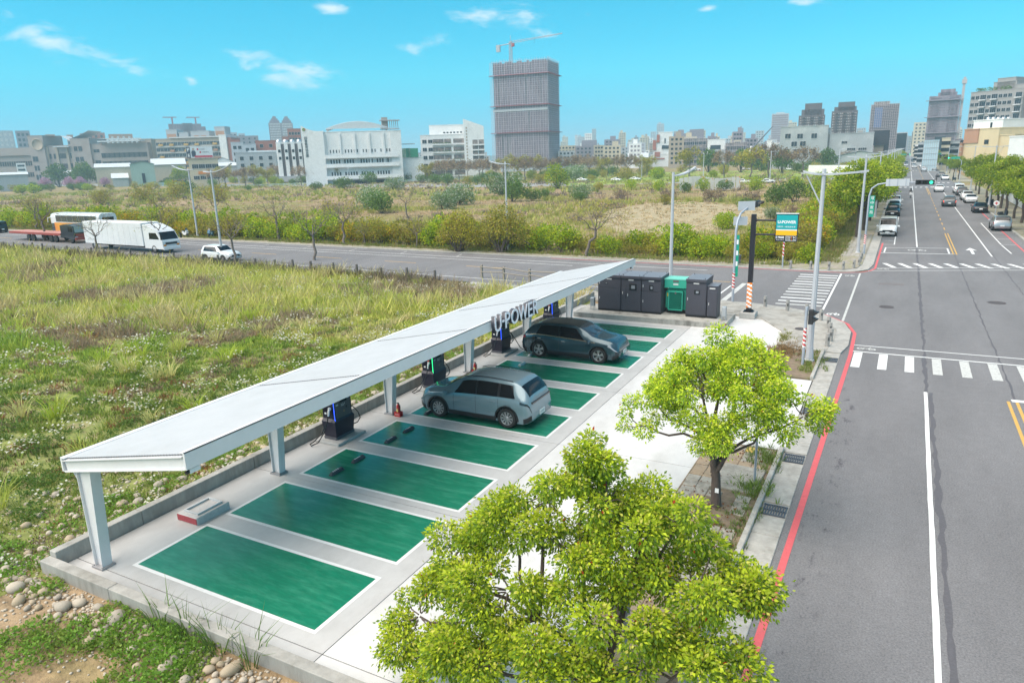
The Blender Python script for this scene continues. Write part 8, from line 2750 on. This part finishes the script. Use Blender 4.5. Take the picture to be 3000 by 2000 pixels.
# ---- scaffolded tower with crane
B = Bld('scaffold_tower', 'tall tower under construction wrapped in mauve scaffold netting', 1449, 1610, 575, 560)
x0, x1 = B.x(1451), B.x(1606)
zt = B.z(1530, 178)
dp = 30
MB().box(((x0 + x1) / 2, dp / 2, zt / 2 + 3), (x1 - x0 - 1.6, dp - 1.6, zt - 8)).build('core', w_mauve, B.t)
MB().box(((x0 + x1) / 2, dp / 2, 3), (x1 - x0 - 6, dp - 4, 7)).build('open_ground_floor', w_grey, B.t)
nfl = 24
fh = (zt - 7) / nfl
nb_ = 22
mb = MB()
for j in range(nfl * 2 + 1):
 z_ = 7 + (zt - 7) * j / (nfl * 2)
 mb.box(((x0 + x1) / 2, -.55, z_), (x1 - x0 + 1.0, .16, .12 if j % 2 else .24))
 mb.box((x1 + .55, dp / 2, z_), (.16, dp + 1.0, .12 if j % 2 else .24))
for i in range(nb_ + 1):
 xx = x0 - .4 + (x1 - x0 + .8) * i / nb_
 mb.box((xx, -.6, zt / 2 + 4), (.2, .2, zt - 5))
for i in range(13):
 mb.box((x1 + .6, dp * i / 12, zt / 2 + 4), (.2, .2, zt - 5))
for i in range(3):
 xx = x0 - 2.4 + .9 * i
 mb.box((xx, -.6, zt / 2), (.2, .2, zt))
o = mb.build('scaffold', mat('scaffold_pipe', (.46, .41, .46), .6), B.t)
o['kind'] = 'stuff'
# netting bays, each its own sheet a little in or out
for i in range(nb_):
 for (za, zb) in ((7, zt * .355), (zt * .36, zt * .60), (zt * .605, zt * .88), (zt * .885, zt)):
  if rnd.random() < .10:
   continue
  xa, xb = x0 + (x1 - x0) * i / nb_, x0 + (x1 - x0) * (i + 1) / nb_
  MB().box(((xa + xb) / 2, -.25 + rnd.uniform(-.12, .1), (za + zb) / 2), (xb - xa - .3, .06, zb - za - .6)).build('net_sheet', w_net, B.t)
for i in range(7):
 MB().box((x1 + .28, dp * (i + .5) / 7, zt / 2 + 4), (.06, dp / 7 - .3, zt - 9)).build('net_sheet', w_net, B.t)
mb = MB()
for zz in (zt * .36, zt * .605, zt * .88):
 MB().box(((x0 + x1) / 2, -1.4, zz), (x1 - x0 + 5.5, 2.6, .3)).build('safety_fan', redt, B.t)
 MB().box((x1 + 1.5, dp / 2, zz), (2.6, dp + 2.6, .3)).build('safety_fan', redt, B.t)
MB().box(((x0 + x1) / 2, -.9, zt * .565), (x1 - x0 + .5, .3, 1.8)).build('white_band', w_grey, B.t)
mb = MB()
for i in range(26):
 xx = x0 + (x1 - x0) * i / 25
 mb.box((xx, rnd.uniform(0, dp), zt + 1), (.14, .14, rnd.uniform(2, 4)))
o = mb.build('rebar_starters', MATS['scaffold_pipe'], B.t)
o['kind'] = 'stuff'
cr_ = thing('tower_crane', 'slim tower crane standing on top of the scaffolded tower', 'crane', B.t.location, B.t.rotation_euler[2])
cx_ = B.x(1491)
zc0, zc1 = zt - 2, B.z(1491, 116)
mb = MB()
for dx in (-.9, .9):
 for dy in (-.9, .9):
  mb.box((cx_ + dx, 10 + dy, (zc0 + zc1) / 2), (.3, .3, zc1 - zc0))
k = zc0
while k < zc1:
 for s in (-1, 1):
  mb.tube([(cx_ - .9, 10 + s * .9, k), (cx_ + .9, 10 + s * .9, k + 1.8)], .1, 4)
  mb.tube([(cx_ + s * .9, 9.1, k), (cx_ + s * .9, 10.9, k + 1.8)], .1, 4)
 k += 1.8
mb.build('mast', mat('crane_grey', (.42, .38, .38), .5), cr_)
jz = zc1 - 1.5
jx0, jx1 = B.x(1452), B.x(1640)
jz1 = B.z(1640, 93)
mb = MB()
for off in (0, 1.4):
 mb.tube([(cx_, 10, jz + off), (jx1, 10, jz1 + off * .3)], .16, 5)
n = 26
for i in range(n):
 u, v = i / n, (i + 1) / n
 mb.tube([(cx_ + (jx1 - cx_) * u, 10, jz + (jz1 - jz) * u), (cx_ + (jx1 - cx_) * v, 10, jz + (jz1 - jz) * v + 1.4 * (1 - .7 * v))], .09, 4)
mb.build('jib', MATS['crane_grey'], cr_)
MB().tube([(cx_, 10, jz), (jx0, 10, jz - 1.2)], .35, 5).build('counter_jib', MATS['crane_grey'], cr_)
MB().box((jx0 + 1.0, 10, jz - 3), (3, 2, 5)).build('counterweight', w_grey, cr_)
MB().box((cx_ + 1.8, 10, jz - 1.2), (2.4, 2, 2.4)).build('cab', redt, cr_)
MB().tube([(cx_, 10, jz), (cx_, 10, jz + 6)], .2, 5).build('apex', MATS['crane_grey'], cr_)
MB().tube([(B.x(1560), 10, B.z(1560, 106)), (B.x(1560), 10, B.z(1560, 122))], .1, 4).build('hook_line', darkm, cr_)
# hoardings and low roofs at its foot
B = Bld('site_hoarding', 'colourful site hoarding at the foot of the scaffolded tower', 1450, 1640, 300, k=1.5)
for k in range(9):
 MB().box((B.w * (k + .5) / 9, 0, 1.6), (B.w / 9 - .3, .2, 3.2)).build('hoarding_panel', mat('hoard_%d' % (k % 3), ((.30, .45, .48), (.45, .50, .15), (.48, .50, .5))[k % 3], .6), B.t)
shed('white roofed market shed behind the far trees', 1660, 1762, 462, 453, 380, w_white, roofw, 14)
shed('small red roofed shed at the foot of the tower', 1630, 1660, 460, 452, 420, w_red, wmat('roof_red', (.40, .16, .13)), 10)
shed('second white roofed shed left of the modern white house', 1840, 1898, 462, 448, 360, w_white, roofw, 14)
# ---- modern white house
B = Bld('modern_house', 'modern white five-storey house with brown inset panels', 1908, 1974, 330, k=1.8)
x0, x1, zt = B.block(1908, 1974, 452, 12, w_white)
B.block(1916, 1974, 416, 12, w_white, .2, 'upper_wall', zt)
B.block(1930, 1972, 388, 11, w_white, .5, 'top_wall', zt)
for (a, b_, ya, yb) in ((1925, 1934, 395, 418), (1914, 1924, 411, 440), (1920, 1936, 446, 460), (1912, 1950, 464, 468)):
 MB().box(((B.x(a) + B.x(b_)) / 2, -.02, (B.z(a, ya) + B.z(a, yb)) / 2), (B.x(b_) - B.x(a), .5, B.z(a, ya) - B.z(a, yb))).build('brown_panel', w_red, B.t)
MB().box((B.x(1945), -.02, B.z(1945, 431)), (1.2, .5, 1.5)).box((B.x(1955), -.02, B.z(1955, 431)), (2.4, .4, 1.4)).build('window', dglass, B.t)
MB().box((B.x(1950), .3, B.z(1950, 413)), (.5, .5, 2.2)).build('slot_window', dglass, B.t)
def scaffold_house(label, a, b_, py, d, m, nx, nz):
 B = Bld('scaffolded_house', label, a, b_, d, k=1.8)
 x0, x1, zt = B.block(a, b_, py, 14, m)
 B.windows(x0 + .5, x1 - .5, 2, zt - .6, max(2, nx // 2), nz, 1.6, 1.5, w_tan, 0)
 mb = MB()
 for i in range(nx + 1):
  mb.box((x0 + (x1 - x0) * i / nx, -1.0, zt / 2), (.1, .1, zt + 2))
 for j in range(nz * 2 + 1):
  mb.box(((x0 + x1) / 2, -1.0, zt * j / (nz * 2) + .6), (x1 - x0, .1, .1))
 o = mb.build('scaffold', MATS['scaffold_pipe'], B.t)
 o['kind'] = 'stuff'
 return B
scaffold_house('brown scaffolded block right of the modern white house', 1974, 2076, 408, 335, w_net2, 16, 5)
B = Bld('balcony_house', 'white house with dark glazed balconies between two scaffolded blocks', 2076, 2128, 325, k=1.8)
x0, x1, zt = B.block(2076, 2128, 409, 12, w_white)
B.windows(x0 + 1.5, x1 - 2, 2, zt - 2, 2, 4, 2.3, 2.0, darkm, 2)
for j in range(4):
 MB().box((x0 + 4, -.7, 2.2 + (zt - 4) * j / 4), (5.5, 1.3, .9)).build('balcony', darkm if j < 2 else w_grey, B.t)
scaffold_house('second brown scaffolded block left of the crane boom', 2130, 2194, 420, 320, w_net2, 12, 4)
B = Bld('construction_shed', 'white construction site hut with a red girder roof', 2180, 2256, 315, k=1.75)
x0, x1, zt = B.block(2182, 2214, 450, 8, w_white)
MB().add([(B.x(2205), 2, B.z(2205, 440)), (B.x(2258), 2, B.z(2258, 424)), (B.x(2258), 12, B.z(2258, 430)), (B.x(2205), 12, B.z(2205, 446))], [(0, 1, 2, 3)]).build('red_roof', w_red, B.t)
MB().box((B.x(2232), 3, B.z(2232, 455)), (B.x(2258) - B.x(2205), 3, 3)).build('lower_wall', w_red, B.t)
cb = thing('mobile_crane', 'mobile crane boom rising over the construction site', 'crane', B.t.location, B.t.rotation_euler[2])
cb.scale = B.t.scale
MB().tube([(B.x(2205), 1, B.z(2205, 440)), (B.x(2268), 1, B.z(2268, 369))], [.45, .2], 6).build('boom', mat('boom_dark', (.12, .12, .15), .5), cb)
MB().tube([(B.x(2200), 1, B.z(2200, 455)), (B.x(2206), 1, B.z(2206, 429)), (B.x(2224), 1, B.z(2224, 434)), (B.x(2228), 1, B.z(2228, 450))], .35, 6).build('white_arm', w_white, cb)
# ---- raw concrete building
B = Bld('concrete_building', 'large raw concrete building with scattered white framed windows', 2276, 2574, 262, 262, k=1.6)
x0, x1, zt = B.block(2292, 2434, 371, 22, w_conc)
B.block(2276, 2300, 425, 14, w_conc, 1, 'side_wall')
B.block(2434, 2444, 376, 18, w_conc, 2, 'stair_tower')
B.block(2440, 2572, 391, 22, w_conc, 1.0, 'right_wing')
for (px, py) in ((2315, 399), (2351, 399), (2393, 398), (2335, 422), (2361, 421), (2313, 444), (2343, 444), (2390, 443)):
 place(B.win_mesh(1.75, 1.55, trimm, 1), 'window', B.t, loc=(B.x(px), -.012, B.z(px, py)))
for (px, py, w_, h_) in ((2485, 417, 1.7, .8), (2507, 437, 2.4, .75), (2541, 436, 2.4, .75)):
 place(B.win_mesh(w_, h_, trimm, 3), 'window', B.t, loc=(B.x(px), .98, B.z(px, py)))
for (px) in (2317, 2400):
 place(B.win_mesh(1.0, 1.6, trimm, 0), 'window', B.t, loc=(B.x(px), -.012, B.z(px, 464)))
B = Bld('white_house', 'narrow white house with dark windows left of the concrete building', 2253, 2292, 270, k=1.6)
x0, x1, zt = B.block(2253, 2268, 413, 9, w_white)
B.block(2266, 2290, 420, 9, w_white, 1)
MB().box((B.x(2270), .9, B.z(2270, 440)), (1.4, .3, 3.2)).build('window', w_orange, B.t)
shed('grey corrugated workshop with a low gable in front of the concrete building', 2448, 2592, 455, 443, 245, w_grey, mat('workshop_roof', (.30, .33, .36), .5), 24, True, k=1.5)
B = Bld('black_netted_block', 'small block draped in black netting over a pale base', 2568, 2616, 300, k=1.5)
B.block(2572, 2612, 425, 12, w_tan)
B.block(2570, 2615, 384, 13, mat('black_net', (.035, .034, .045), .9, var=.3, vscale=1.5, bump=.8, bscale=3), -.8, 'net_drape', B.z(2590, 425))
B.block(2602, 2616, 396, 12, MATS['black_net'], -.5, 'net_drape')
# ---- towers on the right half
def tower(label, a, b_, py, d, m, nx, nz, steps=(), name='tower_block', base=2, balc=None, win=(1.3, 1.5), wm=None, stuff=True, depth=22):
 B = Bld(name, label, a, b_, d)
 x0, x1, zt = B.block(a, b_, py, depth, m)
 if nx * nz > 260 or stuff:
  B.mass_windows(x0 + .6, x1 - .6, base, zt - .8, nx, nz, win[0], win[1], m=wm or dglass)
 else:
  B.windows(x0 + .6, x1 - .6, base, zt - .8, nx, nz, win[0], win[1], trimm, 1)
 for (p, q, yy) in steps:
  B.block(p, q, yy, depth * .6, m, depth * .2, 'roof_block', zt - .5)
 if balc:
  for u in balc:
   for j in range(nz):
    MB().box((x0 + (x1 - x0) * u, -.6, base + (zt - base) * j / nz + .5), ((x1 - x0) * .13, 1.2, .9)).build('balcony', m, B.t)
 return B, x0, x1, zt
tower('pale hazy tower left of the dark towers', 2258, 2308, 333, 720, w_blue, 10, 20, ((2270, 2295, 329),), wm=w_mauve)
tower('left dark brown tower with a narrow top', 2338, 2415, 338, 560, w_dark, 14, 18, ((2354, 2404, 302), (2345, 2412, 320)), balc=(.2, .5, .8), wm=trimm, win=(.5, .5))
tower('middle dark brown tower with a narrow top', 2434, 2510, 325, 545, w_dark, 14, 18, ((2451, 2500, 298), (2440, 2506, 312)), balc=(.2, .5, .8), wm=trimm, win=(.5, .5))
B, x0, x1, zt = tower('scaffolded brown tower with blue sheeting right of the dark towers', 2548, 2630, 306, 540, w_net2, 14, 18, ((2555, 2602, 297),), wm=w_dark, name='scaffold_tower')
MB().box((x0 + (x1 - x0) * .28, -.3, zt * .78), (4.5, .2, zt * .34)).build('blue_sheeting', mat('sheet_blue', (.10, .17, .36), .7), B.t)
mb = MB()
for i in range(15):
 mb.box((x0 + (x1 - x0) * i / 14, -.8, zt / 2), (.16, .16, zt + 3))
for j in range(36):
 mb.box(((x0 + x1) / 2, -.8, zt * j / 35), (x1 - x0 + 1, .14, .14))
o = mb.build('scaffold', MATS['scaffold_pipe'], B.t)
o['kind'] = 'stuff'
tower('hazy block of flats at the road end, left side', 2625, 2662, 388, 640, w_blue, 8, 14)
tower('pale stepped tower at the vanishing point of the road', 2672, 2694, 385, 900, w_blue, 6, 16, ((2676, 2691, 372),))
tower('hazy low flats right of the pale stepped tower', 2694, 2712, 398, 900, w_blue, 4, 9)
B, x0, x1, zt = tower('tall grey tower wrapped in netting right of the road', 2714, 2806, 281, 620, w_net, 16, 22, ((2745, 2788, 261), (2738, 2794, 270)), wm=w_mauve, name='netted_tower', win=(2.2, 1.0))
MB().box((x1 + 1.0, 2, zt / 2 + 6), (1.6, 1.6, zt + 12)).build('hoist_mast', MATS['crane_grey'], B.t)
MB().box((x1 + 1.0, 2, zt + 9), (3, 3, 3)).build('hoist_head', MATS['crane_grey'], B.t)
MB().box(((x0 + x1) / 2, -.3, zt * .22), ((x1 - x0) * .34, .6, zt * .28)).build('glass_front', dglass, B.t)
for zz in (.42, .67, .93):
 MB().box(((x0 + x1) / 2, -.8, zt * zz), (x1 - x0 + 4, 2, .4)).build('safety_fan', w_mauve, B.t)
# big grey apartment at the right
B = Bld('grey_apartment_tower', 'large grey apartment tower with many dark windows at the right edge', 2838, 2990, 430, 420)
x0, x1, zt = B.block(2838, 2992, 266, 24, wmat('grey_tile', (.30, .285, .275)))
gt = MATS['wall_grey_tile']
nz_ = 12
for j in range(nz_):
 z_ = zt - 2.6 - 3.25 * j
 for u in (.05, .14, .36, .58, .67, .76):
  place(B.win_mesh(1.6, 1.5, w_grey, 1), 'window', B.t, loc=(x0 + (x1 - x0) * u, -.012, z_))
 for u in (.25, .47, .92):
  place(B.win_mesh(2.6, 2.1, w_grey, 2), 'window', B.t, loc=(x0 + (x1 - x0) * u, -.012, z_))
  MB().box((x0 + (x1 - x0) * u, -.7, z_ - 1.3), (3.0, 1.3, .5)).build('balcony', trimm, B.t)
for (a, b_, py) in ((2885, 2952, 240), (2950, 2982, 247), (2895, 2948, 229)):
 B.block(a, b_, py, 12, gt, 5, 'roof_block', zt - .5)
B.block(2992, 3040, 274, 20, w_mauve, 4, 'side_wing')
for px in (2850, 2862, 2880, 2895, 2920, 2935):
 mbp, V, Q, Cc = cloud(300 + px, [(0, 0, .9, .9), (.7, 0, .7, .6)], 90, .5, PD, True)
 place(fast_mesh('roof_garden', V, Q, leafm, Cc), 'roof_garden', B.t, loc=(B.x(px), 3, zt + .2))
# beige stepped building
B = Bld('beige_building', 'stepped beige rendered building with streaked blank walls on the right', 2812, 2992, 235, 225, k=1.6)
x0, x1, zt = B.block(2844, 2948, 378, 16, w_beige)
B.block(2946, 2992, 396, 14, w_beige, .6, 'right_wall')
B.block(2858, 2946, 352, 12, w_white, 1.2, 'water_room', zt - .2)
B.block(2846, 2888, 380, 10, w_orange, -.3, 'brick_terrace', zt - 3.5)
B.block(2808, 2846, 421, 14, w_orange, -.8, 'brick_annex')
B.block(2815, 2846, 413, 8, mat('tarp_black', (.02, .02, .03), .8), .5, 'tarpaulin', B.z(2830, 421))
place(B.win_mesh(1.0, .95, darkm, 0), 'window', B.t, loc=(B.x(2914), -.012, B.z(2914, 415)))
MB().box((B.x(2912), 1.15, B.z(2912, 366)), (.5, .12, 1.3)).build('slot_window', dglass, B.t)
for zz in (428, 445):
 MB().box((B.x(2826), -.86, B.z(2826, zz)), (4.4, .12, .35)).build('brick_band', w_tan, B.t)
MB().box((B.x(2828), -.86, B.z(2828, 455)), (2.3, .14, 1.1)).build('garage_window', dglass, B.t)
for px in (2870, 2885, 2900, 2915, 2930):
 MB().lathe([(.5, 0), (.5, .6), (.3, .75)], 10, M=Matrix.Translation((B.x(px), 5, B.z(px, 352)))).build('water_tank', MATS['tank_steel'], B.t)
B = Bld('sign_building', 'plain white wall at the right edge behind the trees', 2988, 3040, 190)
B.block(2988, 3040, 400, 5, w_white)
# low houses at the right of the road
for k, (a, b_, py, d, m_) in enumerate(((2720, 2765, 412, 330, mat('clear_panels', (.45, .58, .64), .3)), (2772, 2798, 405, 340, w_cream), (2798, 2826, 414, 350, w_grey), (2700, 2722, 418, 420, w_grey), (2690, 2704, 424, 470, w_white), (2806, 2830, 408, 460, w_mauve))):
 B = Bld('roadside_house', ('glassy panelled building right of the road', 'cream balcony house behind the glassy building', 'grey roofed house beside the brick annex', 'low grey house far down the right side', 'small white house far down the right side', 'tall mauve house behind the grey roofs')[k], a, b_, d)
 x0, x1, zt = B.block(a, b_, py, 12, m_)
 if k == 0:
  mb = MB()
  for i in range(8):
   mb.box((x0 + (x1 - x0) * i / 7, -.1, zt / 2), (.12, .12, zt))
  for j in range(6):
   mb.box(((x0 + x1) / 2, -.1, zt * j / 5.2), (x1 - x0, .12, .12))
  mb.build('panel_grid', w_grey, B.t)
 else:
  B.windows(x0 + .3, x1 - .3, 1.5, zt - .5, 2, 4, 1.7, 1.3, darkm, 1)
# ---- walls, hoardings
B = Bld('long_white_wall', 'long white boundary wall across the far park', 2372, 2594, 330, 300)
MB().box((B.w / 2, 0, 1.6), (B.w, .3, 3.4)).build('wall', w_white, B.t)
B = Bld('orange_hoarding', 'white and orange site hoarding standing in the park', 1992, 2172, 195, 200)
for k in range(14):
 MB().box((B.w * (k + .5) / 14, -.3 * math.sin(k), 1.7 + .4 * math.sin(k * .5)), (B.w / 14 - .12, .12, 3.3)).build('hoarding_panel', mat('hoarding_white', (.60, .58, .55), .5, col2=(.62, .33, .10), fac=(.57, .62), vscale=.5), B.t)
t = thing('roadside_hoarding', 'white hoarding wall behind the trees right of the main road', 'fence', (0, 0, 0))
for k in range(36):
 MB().box((15.9, 78 + 2.6 * k, 1.3), (.12, 2.5, 2.5)).build('hoarding_panel', w_white, t)
t = thing('roadside_hoarding', 'second stretch of low white wall right of the road before the beige building', 'fence', (0, 0, 0))
for k in range(20):
 MB().box((18.5, 232 + 6 * k, 1.2), (.2, 5.9, 2.6)).build('hoarding_panel', w_white, t)
# park lawn
pk = MB()
pk.add([G(1660, 545, -.03), G(2600, 512, -.03), G(2620, 490, -.03), G(1640, 512, -.03)], [(0, 1, 2, 3)])
pk.build('park_lawn', mat('lawn_bright', (.22, .29, .035), .9, var=.25, vscale=.2, col2=(.27, .27, .06), fac=(.5, .75), coord='World'), kind='structure')
fr = MB()
fr.add([G(-60, 545, -.035), G(1500, 548, -.035), G(2600, 522, -.035), G(2600, 516, -.035), G(1500, 538, -.035), G(-60, 540, -.035)], [(0, 1, 4, 5), (1, 2, 3, 4)])
fr.build('far_road', mat('far_asphalt', (.26, .26, .26), .9, var=.1, coord='World'), kind='structure')
fl = thing('guard_rail', 'pale green railing along the far road before the white office', 'railing', (0, 0, 0))
pr = None
for k in range(40):
 g_ = G(720 + k * 24, (466 - .03125 * (720 + k * 24 - 1500)) + 58)
 MB().box((0, 0, .6), (.2, .2, 1.3)).build('rail_post', mat('rail_green', (.38, .52, .47), .6), fl, loc=(g_.x, g_.y, 0))
 if pr is not None:
  for z_ in (.6, 1.1):
   MB().tube([(pr.x, pr.y, z_), (g_.x, g_.y, z_)], .09, 4).build('rail', MATS['rail_green'], fl)
 pr = g_
# ---- hazy skyline to the horizon
sk = 0
far_m = [w_blue, w_white, w_grey, w_mauve, w_cream, w_tan]
rk_ = random.Random(99)
for (a, b_, dmin, dmax, ylo, yhi, n) in ((-40, 470, 650, 1500, 12, 48, 22), (430, 900, 700, 1600, 15, 55, 26), (1150, 1460, 600, 1500, 8, 30, 16), (1640, 1960, 550, 1000, 6, 40, 34), (1640, 2290, 900, 1900, 25, 72, 44), (1960, 2300, 520, 900, 10, 60, 24), (2290, 2720, 800, 1800, 20, 66, 20), (2690, 3040, 700, 1500, 15, 50, 18)):
 for k in range(n):
  px = rk_.uniform(a, b_)
  d = rk_.uniform(dmin, dmax)
  hz_ = 466 - .03125 * (px - 1500)
  wpx = rk_.uniform(14, 42) * 900 / d
  top = hz_ - rk_.uniform(ylo, yhi) * (1.0 if rk_.random() < .8 else 1.25)
  m_ = rk_.choice(far_m)
  B = Bld('skyline_block', '%s hazy %s building in the skyline %s' % ('tall' if hz_ - top > 40 else 'low', {w_blue: 'blue grey', w_white: 'white', w_grey: 'grey', w_mauve: 'mauve', w_cream: 'cream', w_tan: 'tan'}[m_], 'left of the scaffolded tower' if px < 1450 else ('between the scaffolded tower and the concrete building' if px < 2290 else 'behind the towers at the right')), px - wpx / 2, px + wpx / 2, d, cat='building', group='distant skyline')
  x0, x1, zt = B.block(px - wpx / 2, px + wpx / 2, top, rk_.uniform(14, 26), m_)
  nf = max(3, int(zt / 3.3))
  nx = max(3, int((x1 - x0) / 3.2))
  B.mass_windows(x0 + .8, x1 - .8, 2, zt - .5, nx, nf, 1.6, 1.5, m=dglass if rk_.random() < .7 else w_mauve)
  if rk_.random() < .6:
   u = rk_.uniform(.2, .6)
   MB().box((x0 + (x1 - x0) * (u + .1), 8, zt + 1.6), ((x1 - x0) * .35, 8, 3.4)).build('roof_block', m_, B.t)
# low hills on the horizon
hb = MB()
hv = []
for k in range(60):
 px = -200 + k * 60
 hz_ = 466 - .03125 * (px - 1500)
 hgt = 22 + 34 * math.exp(-((px - 690) / 150) ** 2) + 26 * math.exp(-((px - 300) / 260) ** 2) + 5 * math.sin(k * 1.3)
 p = AT(px, hz_ - hgt * .62, 2700)
 hv.append(p)
vs = [(p.x, p.y, -5) for p in hv] + [tuple(p) for p in hv] + [(p.x * 1.15, p.y * 1.15, -5) for p in hv]
n = len(hv)
hb.add(vs, [(k, k + 1, n + k + 1, n + k) for k in range(n - 1)] + [(n + k, n + k + 1, 2 * n + k + 1, 2 * n + k) for k in range(n - 1)], 0, True)
hb.build('hills', mat('hill_green', (.07, .10, .07), .95, var=.2, vscale=.01), kind='structure')
# ------------------------------------------------------------------ air
hz = MB().box((-300, 1450, 62.5), (5600, 5100, 127))
vm = bpy.data.materials.new('haze_air')
vm.use_nodes = True
vt = vm.node_tree
vt.nodes.clear()
pv = vt.nodes.new('ShaderNodeVolumePrincipled')
pv.inputs['Color'].default_value = (.58, .88, 1.0, 1)
pv.inputs['Density'].default_value = .00042
pv.inputs['Anisotropy'].default_value = 0.0
vo = vt.nodes.new('ShaderNodeOutputMaterial')
vt.links.new(pv.outputs[0], vo.inputs['Volume'])
hz.build('haze', vm, kind='stuff', label='thin blue haze in the air', cat='haze')
